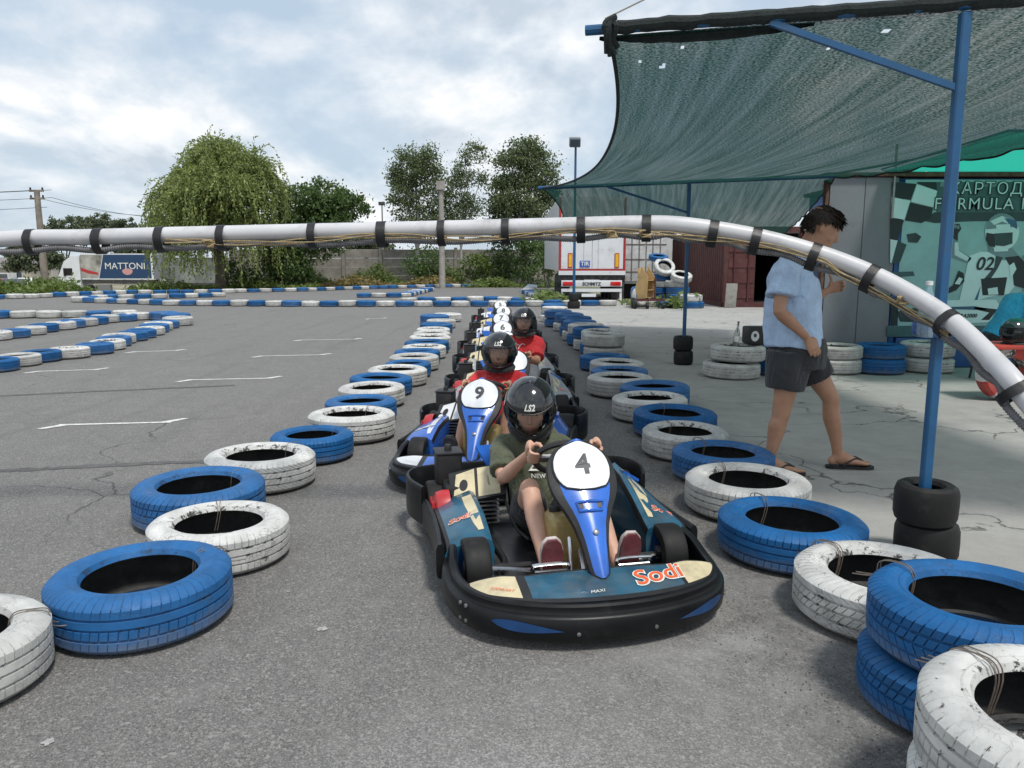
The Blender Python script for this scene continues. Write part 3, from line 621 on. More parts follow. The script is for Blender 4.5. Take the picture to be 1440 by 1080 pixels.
def wheel(parent, x, y, Rw, wd, name='wheel'):
    h = wd / 2; wh = MB()
    wh.lathe([(.018, -h * .9), (.018, h * .9)], 12, axis='X').build  # hub bore drawn below
    root = MB().lathe([(0, -h * .5), (.03, -h * .5), (.03, h * .9), (.022, h * .95), (0, h * .95)], 14, axis='X').build(name, M_steel, parent)
    root.location = (x, y, Rw)
    s = 1 if x > 0 else -1
    prof = [(Rw * .54, -h * .78), (Rw * .62, -h * .95), (Rw * .82, -h), (Rw * .95, -h * .9), (Rw * .995, -h * .7), (Rw, -h * .3), (Rw, h * .3), (Rw * .995, h * .7), (Rw * .95, h * .9), (Rw * .82, h), (Rw * .62, h * .95), (Rw * .54, h * .78)]
    MB().lathe(prof, 36, axis='X', loop=True).build('tyre', M_slick, root)
    MB().lathe([(Rw * .55, -h * .8), (Rw * .50, -h * .7), (Rw * .46, -h * .3), (Rw * .44, s * h * .2), (Rw * .2, s * h * .35), (Rw * .18, s * h * .5), (Rw * .16, s * h * .5)] if False else
               [(Rw * .56, -h * .82), (Rw * .52, -h * .82), (Rw * .46, -h * .4), (Rw * .46, h * .4), (Rw * .52, h * .82), (Rw * .56, h * .82)], 28, axis='X').build('rim', M_rim, root)
    sp = MB()
    for k in range(5):
        a = k * 2 * math.pi / 5; sp.box((s * h * .25, math.cos(a) * Rw * .33, math.sin(a) * Rw * .33), (.012, .03, Rw * .34), rot=Matrix.Rotation(a - math.pi / 2, 3, 'X'))
    sp.build('spokes', M_rim, root); return root
def make_kart():
    k = thing('go_kart', 'kart', 'go kart')
    fbp = sweep(MB(), front_path, SEC_F, path_flip, zlift).build('front_bumper', M_bump, k, smooth=40)
    for t0, t1, sg in ((.30, .42, 1), (.60, .72, -1)):            # moulded blue insets of the bumper
        mb = MB(); up, dn = [], []
        for i in range(11):
            q = i / 10; t = t0 + (t1 - t0) * q; hgt = .034 * math.sin(math.pi * (q ** .7 if sg > 0 else (1 - q) ** .7)); mid = .085 + .02 * (q if sg < 0 else 1 - q)
            up.append(on_bumper(t, mid + hgt * .6)); dn.append(on_bumper(t, mid - hgt * .6))
        mb.rings([up, dn], 0, False, False).build('bumper_inset', M_navy, fbp)
    for t in (.215, .235, .44, .56, .785, .765):
        for z in ((.065, .125) if t in (.215, .235) else (.075,)):
            p = on_bumper(t, z, .026); n = (on_bumper(t, z, .05) - p).normalized(); mb = MB()
            mb.tube([p, p + n * .006, p + n * .008], [.008, .008, .004], 8).build('bolt', M_steel, fbp)
    for s in (1, -1): sweep(MB(), side_path[s], [(-.012, .07), (.006, .075), (.012, .10), (.012, .20), (.004, .222), (-.012, .225), (-.024, .21), (-.02, .08)], s * (1 if outn(side_path[1], 3).x > 0 else -1) * (1 if s > 0 else 1)).build('side_bumper', M_bump, k, smooth=40)
    sweep(MB(), rear_path, SEC_R, 1 if outn(rear_path, len(rear_path) // 2).y < 0 else -1).build('rear_bumper', M_bump, k, smooth=40)
    # nose fairing
    xs = [-.52 + 1.04 * i / 60 for i in range(61)]; g = []
    for x in xs:
        yo = contour_y(x) - .02; yi = min(yin(x), yo - .02); g.append([Vector((x, yo + (yi - yo) * t, fair_z(x, yo + (yi - yo) * t))) for t in (0, .06, .12, .3, .5, .7, .88, .95, 1)] + [Vector((x, yi - .002, fair_z(x, yi) - .035))])
    def nm(i, j):
        a = abs(xs[i] + .009)
        if j < 2 or j >= 7 or abs(a - .315) < .012 or a > .503: return 1
        return 2 if a > .315 else 0
    nose = MB().rings(g, nm, False, False).build('nose_fairing', [M_teal, M_blk, M_cream], k, smooth=50)
    def lay(x0, y0, ang, sgn=1):
        ca, sa = math.cos(ang), math.sin(ang)
        def fn(u, v, dz):
            x, y = x0 - (u * ca - v * sa), y0 - (u * sa + v * ca); return Vector((x, y, fair_z(x, y) + dz))
        return fn
    f1 = lay(-.215, .685, R(15)); mb = MB(); text_on(mb, 'Sodi', .13, lambda u, v: f1(u, v, .0035), .0065, shear=.35); mb.build('logo_outline', M_wprint, nose, smooth=0)
    mb = MB(); text_on(mb, 'Sodi', .13, lambda u, v: f1(u, v, .006), .001, shear=.35); mb.build('logo_lettering', M_orange, nose, smooth=0)
    f2 = lay(.395, .665, R(-30)); mb = MB(); text_on(mb, 'SODIKART', .020, lambda u, v: f2(u, v, .004), 0, shear=.3); mb.build('small_lettering', M_orange, nose, smooth=0)
    f3 = lay(.05, .765, R(4)); mb = MB(); text_on(mb, 'MAXI', .024, lambda u, v: f3(u, v, .0035), 0, shear=.3); mb.build('small_lettering', M_wprint, nose, smooth=0)
    # steering fairing with number plate
    mb = MB(); npatch(mb, WN, 0, 1, 0, 30, 8, 0, 0, 1)
    back = [[npt(wat(WN, i / 30) * s, i / 30, -.028) for s in (-1, 1)] for i in range(31)]; mb.rings(back, 1, False, False)
    for s in (-1, 1): mb.rings([[npt(wat(WN, i / 30) * s, i / 30, o_) for o_ in (0, -.028)] for i in range(31)], 1, False, False)
    sf = mb.build('steering_fairing', [M_blue, M_blk], k, smooth=50)
    npatch(MB(), WP, .607, .973, .006, 16, 8).build('number_plate', M_plate, sf, smooth=50)
    rim_ = []
    for sgn in (1, -1):
        vv = [.607 + .366 * i / 16 for i in range(17)]
        for v in (vv if sgn > 0 else vv[::-1]): rim_.append(npt(wat(WP, v) * sgn, v, .004))
    MB().tube(rim_, .0045, 5, loop=True).build('plate_edge', M_blk, sf)
    sl = [(-.052, .512), (.052, .512), (.044, .472), (-.044, .472)]
    MB().add([npt(u, v, .004) for u, v in sl], [(0, 1, 2, 3)]).build('slot', M_blk, sf, smooth=0)
    MB().tube([npt(u, v, .006) for u, v in [(-.056, .516), (0, .519), (.056, .516), (.047, .455), (0, .45), (-.047, .455)]], .0055, 6, loop=True).build('slot_lip', M_blue, sf)
    p = npt(0, .30, .0); MB().tube([p, p + nnor * .006, p + nnor * .009], [.012, .012, .006], 10).build('bolt', M_steel, sf)
    # cockpit
    MB().rbox((0, .04, .052), (.62, .98, .012), .004).build('floor_tray', M_tray, k)
    fr = MB()
    for s in (1, -1):
        fr.tube(catmull([(s * .30, -.74, .085), (s * .30, -.3, .08), (s * .27, .1, .075), (s * .33, .33, .08), (s * .22, .56, .085), (0, .62, .085)], 5), .014, 8)
        fr.tube([(s * .30, .20, .09), (s * .54, .18, .12), (s * .54, -.3, .12), (s * .30, -.34, .09)], .010, 6)
    fr.tube([(-.46, .30, .125), (.46, .30, .125)], .013, 8); fr.tube([(-.5, -.54, .135), (.5, -.54, .135)], .018, 10)
    fr.tube([(-.30, -.74, .085), (-.3, -.79, .2), (.3, -.79, .2), (.30, -.74, .085)], .012, 8)
    fr.build('chassis_frame', M_blk, k)
    for s in (1, -1):
        wheel(k, s * .435, .28, .125, .115, 'front_wheel'); wheel(k, s * .48, -.545, .138, .17, 'rear_wheel')
        MB().tube([(s * .20, .34, .115), (s * .38, .31, .125)], .009, 7).build('tie_rod', M_chrome, k)
        pb = MB(); y0 = .505
        pb.tube(catmull([(s * .10, y0 + .02, .085), (s * .10, y0 + .05, .20), (s * .115, y0 + .045, .222), (s * .235, y0 + .045, .222), (s * .247, y0 + .04, .21), (s * .247, y0 + .02, .16)], 3), .007, 7)
        pb.tube([(s * .108, y0 + .048, .195), (s * .24, y0 + .048, .195)], .006, 7); pb.build('pedal', M_chrome, k)
        MB().tube([(s * .055, .46, .07), (s * .045, .30, .40)], .009, 8).build('fairing_stay', M_chrome, k)
    tk = MB().rbox((0, .29, .21), (.25, .17, .28), .05, seg=3).build('fuel_tank', M_tank, k); MB().lathe([(0, .0), (.03, .0), (.03, .022), (.024, .028), (0, .028)], 14, c=(.08, .27, .345)).build('cap', M_blk, tk)
    MB().tube([(0, .42, .13), (0, .135, .52)], .011, 8).build('steering_column', M_chrome, k)
    swc = Vector((0, .13, .548)); tx = Vector((1, 0, 0)); ty = Vector((0, .62, .78)).normalized(); ring = []
    for i in range(40):
        a = 2 * math.pi * i / 40; ring.append(swc + tx * .137 * math.cos(a) + ty * .115 * math.sin(a) * (1 if math.sin(a) < 0 else .85))
    sw = MB().tube(ring, .0145, 8, loop=True); sw.build('steering_wheel', M_blk, k)
    for a in (R(-20), R(200), R(270)): pass
    MB().box(swc + Vector((0, -.0, -.004)), (.26, .02, .03), rot=Matrix.Rotation(R(-38), 3, 'X')).build('steering_spoke', M_steel, k)
    # side pods
    def pod(s, hi_in, name):
        st = [(.255, .205, .235), (.20, .225, .255), (.05, .235, .29 + hi_in * .3), (-.12, .235, .30 + hi_in * .8), (-.26, .23, .30 + hi_in), (-.34, .21, .26 + hi_in * .7)]
        rg = []
        for y, zo, zi in st:
            rg.append([Vector((s * a, y, b)) for a, b in [(.35, .07), (.555, .08), (.56, zo - .03), (.55, zo - .006), (.535, zo), (.45, zo + (zi - zo) * .62), (.375, zi), (.355, zi - .01), (.345, zi - .04)]])
        o = MB().rings(rg, lambda i, j: 1 if j in (1, 2, 3, 7) else 0).build(name, [M_teal, M_blk], k, smooth=35)
        def pp(y, q, dz=.003):
            for (a, b) in zip(st, st[1:]):
                if b[0] <= y <= a[0]:
                    t = (a[0] - y) / (a[0] - b[0]); zo = a[1] + (b[1] - a[1]) * t; zi = a[2] + (b[2] - a[2]) * t
                    if q < .531: xx, zz = .535 - (.535 - .45) * q / .531, zo + (zi - zo) * .62 * q / .531
                    else: xx, zz = .45 - .075 * (q - .531) / .469, zo + (zi - zo) * (.62 + .38 * (q - .531) / .469)
                    return Vector((s * xx, y, zz + dz))
            return Vector((s * .5, y, .3))
        MB().add([Vector((s * .36, .2575, .08)), Vector((s * .55, .2575, .085)), Vector((s * .55, .2575, .185)), Vector((s * .375, .2575, .225))], [(0, 1, 2, 3)]).build('pod_front', M_navy, o, smooth=0)
        stripe = [(.19, .80), (.19, .97), (-.30, .97), (-.30, .30 if s < 0 else .72), (-.18, .34 if s < 0 else .74), (-.02, .55 if s < 0 else .77), (.1, .72)]
        gq = [[pp(y, q) for q in (a_, (a_ + .97) / 2, .97)] for y, a_ in [(.19, .82), (.12, .74), (.02, .60 if s < 0 else .70), (-.08, .42 if s < 0 else .68), (-.18, .30 if s < 0 else .70), (-.30, .28 if s < 0 else .74)]]
        MB().rings(gq, 0, False, False).build('pod_stripe', M_cream, o, smooth=50)
        if s < 0:
            for yy in (-.275, -.285, -.295): pass
        cx = .05 if s > 0 else .12
        # lettering reads from the kart's nose
        f = lambda u, v, dz: pp(max(-.3, min(.25, cx - v)), max(.02, min(.95, .40 + (u * s) / .17)), dz)
        mb = MB(); text_on(mb, 'Sodi', .062, lambda u, v: f(u, v, .004), .003, shear=.3); mb.build('logo_outline', M_wprint, o, smooth=0)
        mb = MB(); text_on(mb, 'Sodi', .062, lambda u, v: f(u, v, .006), .0005, shear=.3); mb.build('logo_lettering', M_orange, o, smooth=0)
        return o
    pod(1, .0, 'side_pod'); pod(-1, .10, 'side_pod')
    MB().add([Vector((-.365, -.33, .36)), Vector((-.46, -.33, .33)), Vector((-.47, -.16, .335)), Vector((-.37, -.12, .395)), Vector((-.365, -.33, .345)), Vector((-.46, -.33, .315)), Vector((-.47, -.16, .32)), Vector((-.37, -.12, .38))],
             [(0, 1, 2, 3), (4, 7, 6, 5), (0, 4, 5, 1), (1, 5, 6, 2), (2, 6, 7, 3), (3, 7, 4, 0)]).build('pod_cap', M_blue, k)
    # engine
    en = MB().rbox((.36, -.45, .20), (.24, .26, .20), .02).build('engine_block', M_blk, k)
    fins = MB()
    for i in range(7): fins.box((.30, -.30 - .0, .13 + i * .022), (.15, .10, .008))
    fins.build('cooling_fins', M_steel, en)
    rc = MB().lathe([(0, .05), (.055, .05), (.085, .035), (.095, .0), (.095, -.03)], 22, c=(.50, -.30, .20), axis='X'); rc.build('recoil_cowl', M_red, en)
    slt = MB()
    for i in range(6): slt.box((.552, -.35 + i * .02, .20), (.012, .007, .10))
    slt.build('cowl_slots', M_red, en)
    ab = MB().rbox((.44, -.56, .345), (.135, .14, .17), .022, seg=3).build('air_filter_box', M_blk, k)
    MB().rbox((.44, -.56, .43), (.143, .148, .012), .005).build('box_lid', M_blk, ab); MB().lathe([(0, .03), (.014, .03), (.02, .016), (.02, 0), (0, 0)], 12, c=(.44, -.56, .435)).build('wing_nut', M_blk, ab)
    MB().rbox((.44, -.56, .235), (.10, .09, .10), .015).build('carburettor', M_steel, ab)
    tr = Matrix.Rotation(R(-36), 3, 'X') @ Matrix.Rotation(R(14), 3, 'Y')
    cv = MB().rbox((.325, -.33, .305), (.27, .20, .03), .012, rot=tr).build('engine_cover', M_blk, k)
    c0 = Vector((.325, -.33, .305))
    def cvp(u, v, dz=.0165): return c0 + tr @ Vector((u, v, dz))
    MB().add([cvp(u, v) for u, v in [(-.125, -.085), (-.015, -.09), (.0, .085), (-.11, .09)]], [(0, 1, 2, 3)]).build('cover_panel', M_cream, cv, smooth=0)
    MB().add([cvp(u, v) for u, v in [(.0, -.09), (.095, -.075), (.125, .075), (.015, .085)]], [(0, 1, 2, 3)]).build('cover_panel', M_cream, cv, smooth=0)
    MB().add([cvp(.065 + .022 * math.cos(a), -.0 + .034 * math.sin(a) + .3 * .022 * math.cos(a), .0185) for a in [2 * math.pi * i / 14 for i in range(14)]], [list(range(14))]).build('cover_hole', M_blk, cv, smooth=0)
    mb = MB(); text_on(mb, 'SODIKART', .014, lambda u, v: cvp(-.06 - v, u, .0185)); mb.build('small_lettering', M_digit, cv, smooth=0)
    MB().add([Vector(q) for q in [(.12, -.42, .30), (.24, -.47, .36), (.30, -.52, .46), (.18, -.58, .45), (.10, -.52, .34), (.12, -.42, .285), (.24, -.47, .345), (.30, -.52, .445), (.18, -.58, .435), (.10, -.52, .325)]],
             [(0, 1, 2, 3, 4), (9, 8, 7, 6, 5)] + [(i, i + 5, (i + 1) % 5 + 5, (i + 1) % 5) for i in range(5)]).build('engine_guard', M_blue, k)
    MB().tube(catmull([(.28, -.62, .18), (.12, -.70, .16), (-.1, -.74, .16), (-.3, -.70, .15)], 5), .035, 10).build('exhaust', M_steel, k)
    # seat
    st = []
    for (y, z, hw, dp) in [(.02, .10, .14, .03), (-.08, .075, .17, .07), (-.20, .07, .185, .12), (-.30, .10, .19, .14), (-.37, .20, .185, .12), (-.41, .32, .18, .09), (-.44, .42, .165, .06), (-.46, .48, .13, .03)]:
        row = []
        for j in range(11):
            q = j / 10 * 2 - 1; e_ = abs(q) ** 3
            lift = dp * e_; row.append(Vector((hw * q, y + (lift * .9 if z > .15 else lift * .1), z + (lift if z <= .15 else lift * .2))))
        st.append(row)
    mb = MB(); mb.rings(st, 0, False, False); mb.rings([[q + Vector((0, -.012, -.014)) for q in r_] for r_ in st], 0, False, False)
    se = mb.build('seat', M_seat, k, smooth=60)
    edge = [r_[0] for r_ in st] + st[-1][1:-1] + [r_[-1] for r_ in st[::-1]]
    MB().tube(edge, .009, 6).build('seat_edge', M_blk, se)
    return k
proto = make_kart()
BLUE_SET = {'teal_decal': M_blue2, 'cream_decal': M_wdec, 'orange_print': M_wprint}
M_grey = M('grey_decal', (.30, .33, .36), .4, var=.3, scale=8, dirt=.3, dirt_rgb=(.12, .12, .12))
GREY_SET = {'teal_decal': M_grey}
KARTS = [  # centre x, centre y, heading (deg, + turns the nose to +X), number, colours, label
    (.21, 3.475, 12, '4', None, 'go kart numbered 4 with teal and cream bodywork and orange lettering'),
    (-.155, 5.26, -8, '9', BLUE_SET, 'go kart numbered 9 with bright blue and white bodywork'),
    (.0, 7.02, 2, '', GREY_SET, 'grey and cream go kart carrying the driver with white cat logo on shirt'),
    (-.06, 8.8, 2, '', GREY_SET, 'empty cream and black go kart standing right behind the third driver'),
    (-.13, 10.5, 1, '6', None, 'empty go kart numbered six'),
    (-.16, 12.3, -1, '7', BLUE_SET, 'empty go kart numbered seven with blue and white engine cover'),
    (-.16, 14.2, 1, '8', None, 'empty go kart numbered eight'),
    (-.24, 16.3, 0, '5', BLUE_SET, 'empty go kart numbered five close to the tyre barrier')]
kart_roots = []
for i, (x, y, hd, num, swp, lab) in enumerate(KARTS):
    o = proto if i == 0 else copy_tree(proto, None, swp)
    o.location = (x, y, .003); o.rotation_euler = (0, 0, R(180 + hd)); o['label'] = lab; o['category'] = 'go kart'; o['group'] = 'go karts lined up in the lane'
    kart_roots.append(o)
for o, kd in zip(kart_roots, KARTS):
    if not kd[3]: continue
    sf = [c for c in o.children if c.name.startswith('steering_fairing')][0]
    vs_, fs_ = text_geo(kd[3], .125, .004)
    MB().add([npt(-u, .785 + v / nlen, .0085) for u, v in vs_], fs_).build('number', M_digit, sf, smooth=0)
# ================================================================ people
def skin_mat(name, rgb):
    m, N_, L_, b = new_mat(name); co = objco(N_, L_)
    c = ramp(N_, L_, nz(N_, L_, co, 9, 6, .6), .3, .7, (rgb[0] * .84, rgb[1] * .78, rgb[2] * .74, 1), (min(1, rgb[0] * 1.1), rgb[1] * 1.1, rgb[2] * 1.1, 1))
    L_.new(c, b.inputs['Base Color']); b.inputs['Roughness'].default_value = .5; b.inputs['Subsurface Weight'].default_value = .08; b.inputs['Subsurface Radius'].default_value = (.02, .008, .004)
    bump(N_, L_, b, nz(N_, L_, co, 140, 3), .12, .002); return m
def cloth_mat(name, rgb, var=.16, wr=.75):
    m, N_, L_, b = new_mat(name); co = objco(N_, L_)
    c = ramp(N_, L_, nz(N_, L_, co, 11, 5, .6), .3, .7, (*[v * (1 - var) for v in rgb], 1), (*[min(1, v * (1 + var)) for v in rgb], 1))
    L_.new(c, b.inputs['Base Color']); b.inputs['Roughness'].default_value = .85; b.inputs['Sheen Weight'].default_value = .15
    mp = N_.new('ShaderNodeMapping'); L_.new(co, mp.inputs[0]); mp.inputs['Scale'].default_value = (1.2, 1.2, .55)
    h = mth(N_, L_, 'ADD', nz(N_, L_, mp.outputs[0], 13, 3, .5, 1.6), mth(N_, L_, 'MULTIPLY', nz(N_, L_, co, 320, 2), .05))
    bump(N_, L_, b, h, wr, .03); return m
S_tan = skin_mat('tanned_skin', (.42, .235, .15)); S_fair = skin_mat('fair_skin', (.56, .34, .25)); S_mid = skin_mat('light_tan_skin', (.43, .235, .15))
C_sky = cloth_mat('sky_blue_cotton', (.42, .57, .78)); C_char = cloth_mat('charcoal_cotton', (.030, .032, .036)); C_olive = cloth_mat('olive_cotton', (.075, .085, .05)); C_red = cloth_mat('red_cotton', (.52, .02, .025))
C_black = cloth_mat('black_cotton', (.015, .015, .017)); C_cyan = cloth_mat('turquoise_cotton', (.025, .34, .55)); C_grey = cloth_mat('grey_cotton', (.16, .17, .19)); C_dpink = cloth_mat('rose_cotton', (.25, .06, .07))
M_hair = M('dark_hair', (.022, .014, .010), .55, var=.5, scale=40, bmp=.5, bscale=150)
M_sole = M('maroon_sole', (.115, .022, .028), .6, var=.25, scale=20, dirt=.3, dirt_rgb=(.12, .08, .075), bmp=.35, bscale=60); M_solek = M('black_sole', (.018, .018, .019), .65, var=.3, scale=20, dirt=.3, bmp=.5, bscale=80)
M_soleedge = M('sole_edge', (.50, .44, .42), .6, dirt=.3)
M_eye = M('eye_white', (.7, .68, .65), .2, var=.03); M_iris = M('iris', (.03, .018, .01), .15); M_lip = M('lip', (.32, .12, .09), .45); M_brow = M('eyebrow', (.03, .02, .014), .7)
M_hel = M('helmet_shell', (.010, .0105, .012), .12, var=.2, scale=9, dirt=.08, dirt_rgb=(.05, .05, .05), coat=.8, rvar=.06)
def visor_mat():
    m, N_, L_, b = new_mat('visor'); N_.remove(b)
    tr_ = N_.new('ShaderNodeBsdfTransparent'); tr_.inputs[0].default_value = (.88, .90, .92, 1)
    gl_ = N_.new('ShaderNodeBsdfGlossy'); gl_.inputs['Roughness'].default_value = .05; gl_.inputs[0].default_value = (.85, .88, .9, 1)
    co = objco(N_, L_); L_.new(ramp(N_, L_, nz(N_, L_, co, 20, 7, .7), .3, .8, (.03, .03, .03, 1), (.22, .22, .22, 1)), gl_.inputs['Roughness'])
    fr = N_.new('ShaderNodeFresnel'); fr.inputs[0].default_value = 1.5
    mx_ = N_.new('ShaderNodeMixShader'); L_.new(mth(N_, L_, 'MULTIPLY', fr.outputs[0], .8), mx_.inputs[0]); L_.new(tr_.outputs[0], mx_.inputs[1]); L_.new(gl_.outputs[0], mx_.inputs[2])
    L_.new(mx_.outputs[0], N_['Material Output'].inputs[0]); return m
M_visor = visor_mat()
class Flesh:
    """limbs and trunk as tapered lofts, grown together into one continuous surface"""
    def __init__(s): s.mb = MB()
    def limb(s, st, ref=(0, 0, 1), n=16):
        """st: (point, ra, rb) stations; ra lies along ref, rb across"""
        P = [Vector(a[0]) for a in st]; ref = Vector(ref); rings = []
        for i, a in enumerate(st):
            t = (P[min(i + 1, len(P) - 1)] - P[max(i - 1, 0)]).normalized(); u = ref - t * ref.dot(t)
            u = u.normalized() if u.length > 1e-4 else t.orthogonal().normalized(); v = t.cross(u); rb = a[2] if len(a) > 2 else a[1]
            rings.append([P[i] + u * a[1] * math.cos(2 * math.pi * j / n) + v * rb * math.sin(2 * math.pi * j / n) for j in range(n)])
        s.mb.rings(rings); return s
    def smooth_limb(s, st, ref=(0, 0, 1), n=16, k=4):
        P = catmull([Vector(a[0]) for a in st], k); ra = catmull([Vector((a[1], a[2] if len(a) > 2 else a[1], 0)) for a in st], k)
        return s.limb([(p, q.x, q.y) for p, q in zip(P, ra)], ref, n)
    def ball(s, c, r, rot=None):
        c = Vector(c); r = r if isinstance(r, (tuple, list)) else (r, r, r); rings = []
        for i in range(1, 9):
            a = math.pi * i / 9; rings.append([c + (rot or Matrix.Identity(3)) @ Vector((r[0] * math.sin(a) * math.cos(2 * math.pi * j / 14), r[1] * math.sin(a) * math.sin(2 * math.pi * j / 14), r[2] * math.cos(a))) for j in range(14)])
        s.mb.rings(rings); return s
    def grow(s, name, mat, parent, voxel=.006, it=4, fac=.5, wrinkle=0.0, wscale=9.0, seed=0):
        me = bpy.data.meshes.new('tmp'); me.from_pydata([tuple(q) for q in s.mb.v], [], s.mb.f)
        bm = bmesh.new(); bm.from_mesh(me); bmesh.ops.recalc_face_normals(bm, faces=bm.faces[:]); bm.to_mesh(me); bm.free()
        o = bpy.data.objects.new('tmp', me); col.objects.link(o)
        r_ = o.modifiers.new('r', 'REMESH'); r_.mode = 'VOXEL'; r_.voxel_size = voxel
        sm = o.modifiers.new('s', 'SMOOTH'); sm.iterations = it; sm.factor = fac
        bpy.context.view_layer.update()
        out = bpy.data.meshes.new_from_object(o.evaluated_get(bpy.context.evaluated_depsgraph_get())); out.name = name
        bpy.data.objects.remove(o); bpy.data.meshes.remove(me)
        if wrinkle:
            nr = [v.normal.copy() for v in out.vertices]
            for v, n_ in zip(out.vertices, nr):
                p = v.co; q = Vector((p.x * wscale, p.y * wscale, p.z * wscale * .55 + seed))
                v.co = p + n_ * wrinkle * (noise.noise(q + 1.5 * Vector((noise.noise(q * .7), noise.noise(q * .7 + Vector((5, 1, 2))), 0))) + .5 * noise.noise(q * 2.1))
        out.materials.clear(); out.materials.append(mat); out.shade_smooth()
        ob = bpy.data.objects.new(name, out); col.objects.link(ob)
        if parent is not None: ob.parent = parent
        return ob
def head_into(fl, HM, big=1.0):
    T = lambda x, y, z: HM @ Vector((x * big, y * big, z * big))
    st = [(-.125, .040, .026, .026), (-.112, .034, .052, .044), (-.085, .024, .074, .058), (-.045, .012, .088, .067), (0, .005, .095, .073), (.04, .0, .1, .076), (.075, -.004, .097, .074), (.10, -.008, .08, .062), (.12, -.01, .045, .036), (.126, -.01, .015, .012)]
    fl.mb.rings([[T(rx * math.cos(2 * math.pi * j / 20), cy + ry * math.sin(2 * math.pi * j / 20), z) for j in range(20)] for z, cy, ry, rx in st])
    q = HM.to_3x3()
    fl.limb([(T(0, .094, .028), .008 * big, .009 * big), (T(0, .104, .004), .011 * big, .010 * big), (T(0, .113, -.022), .015 * big, .014 * big), (T(0, .098, -.034), .011 * big, .013 * big)], q @ Vector((0, 1, 0)), 10)
    fl.ball(T(0, .092, -.068), (.022 * big, .012 * big, .012 * big), q)
    for s in (1, -1):
        fl.ball(T(s * .032, .085, .034), (.026 * big, .014 * big, .008 * big), q)
        fl.ball(T(s * .076, -.008, -.004), (.010 * big, .019 * big, .031 * big), q @ Matrix.Rotation(s * .3, 3, 'Z'))
        fl.ball(T(s * .045, .055, -.03), (.022 * big, .025 * big, .028 * big), q)
def face_parts(body, HM):
    q = HM.to_4x4()
    for s in (1, -1):
        e_ = Flesh().ball(HM @ Vector((s * .033, .086, .014)), (.0115, .008, .0042), HM.to_3x3()).mb.build('eye', M_eye, body); Flesh().ball(HM @ Vector((s * .033, .0925, .0135)), (.005, .003, .0038), HM.to_3x3()).mb.build('iris', M_iris, body)
        MB().tube([HM @ Vector((s * a, b, c)) for a, b, c in ((.014, .098, .036), (.032, .0985, .042), (.052, .087, .037))], [.004, .0045, .003], 6).build('eyebrow', M_brow, body)
    MB().tube([HM @ Vector((a, b, -.062 - abs(a) * .1)) for a, b in ((-.022, .092), (-.01, .1035), (0, .105), (.01, .1035), (.022, .092))], [.002, .005, .0055, .005, .002], 6).build('lips', M_lip, body)
def hair(body, HM, n=900, lift=.012):
    mb = MB(); r2 = random.Random(5)
    st = []
    for i in range(13):
        z = -.02 + .155 * i / 12
        st.append((z, -.006, max(.02, .108 * math.sqrt(max(.02, 1 - (max(0, z - .02) / .122) ** 2))), max(.015, .086 * math.sqrt(max(.02, 1 - (max(0, z - .02) / .122) ** 2)))))
    def inhair(a, z): return z > (.072 if math.sin(a) > .55 else (.048 if math.sin(a) > .12 else (.022 if math.sin(a) > -.35 else -.045)))
    g = []
    for z, cy, ry, rx in st:
        g.append([HM @ Vector((rx * .985 * math.cos(2 * math.pi * j / 28), cy + ry * .985 * math.sin(2 * math.pi * j / 28), z)) for j in range(28)])
    b = len(mb.v); mb.v += [p for r_ in g for p in r_]
    for i in range(12):
        for j in range(28):
            a = 2 * math.pi * (j + .5) / 28
            if inhair(a, st[i][0]): mb.f.append([b + i * 28 + j, b + i * 28 + (j + 1) % 28, b + (i + 1) * 28 + (j + 1) % 28, b + (i + 1) * 28 + j]); mb.m.append(0)
    for k in range(n):
        a = r2.uniform(0, 2 * math.pi); z = r2.uniform(-.06, .135) if math.sin(a) < .1 else r2.uniform(.03, .135)
        if not inhair(a, z): continue
        zz = max(-.02, z); kk = math.sqrt(max(.01, 1 - (max(0, zz - .02) / .122) ** 2)); rx, ry = .086 * kk, .108 * kk
        if z < -.02: rx, ry = .078, .098
        p = Vector((rx * math.cos(a), -.006 + ry * math.sin(a), z)); nrm = Vector((math.cos(a) * kk, math.sin(a) * kk, max(0, z - .02) * 7)).normalized()
        dr = (Vector((r2.uniform(-.35, .35), .6 if z > .05 else .05, -.9 if z < .09 else -.25)) + nrm * r2.uniform(-.1, .22)).normalized()
        ln = r2.uniform(.03, .055) if z > .06 and math.sin(a) > 0 else r2.uniform(.012, .028); w_ = r2.uniform(.004, .008); sd_ = dr.cross(nrm).normalized() * w_
        q1 = p + dr * ln * .5 + nrm * lift; q2 = p + dr * ln + nrm * lift * .3
        mb.add([HM @ (p - sd_), HM @ (p + sd_), HM @ (q1 + sd_ * .8), HM @ (q2), HM @ (q1 - sd_ * .8)], [(0, 1, 2, 3, 4)])
    return mb.build('hair', M_hair, body, smooth=60)
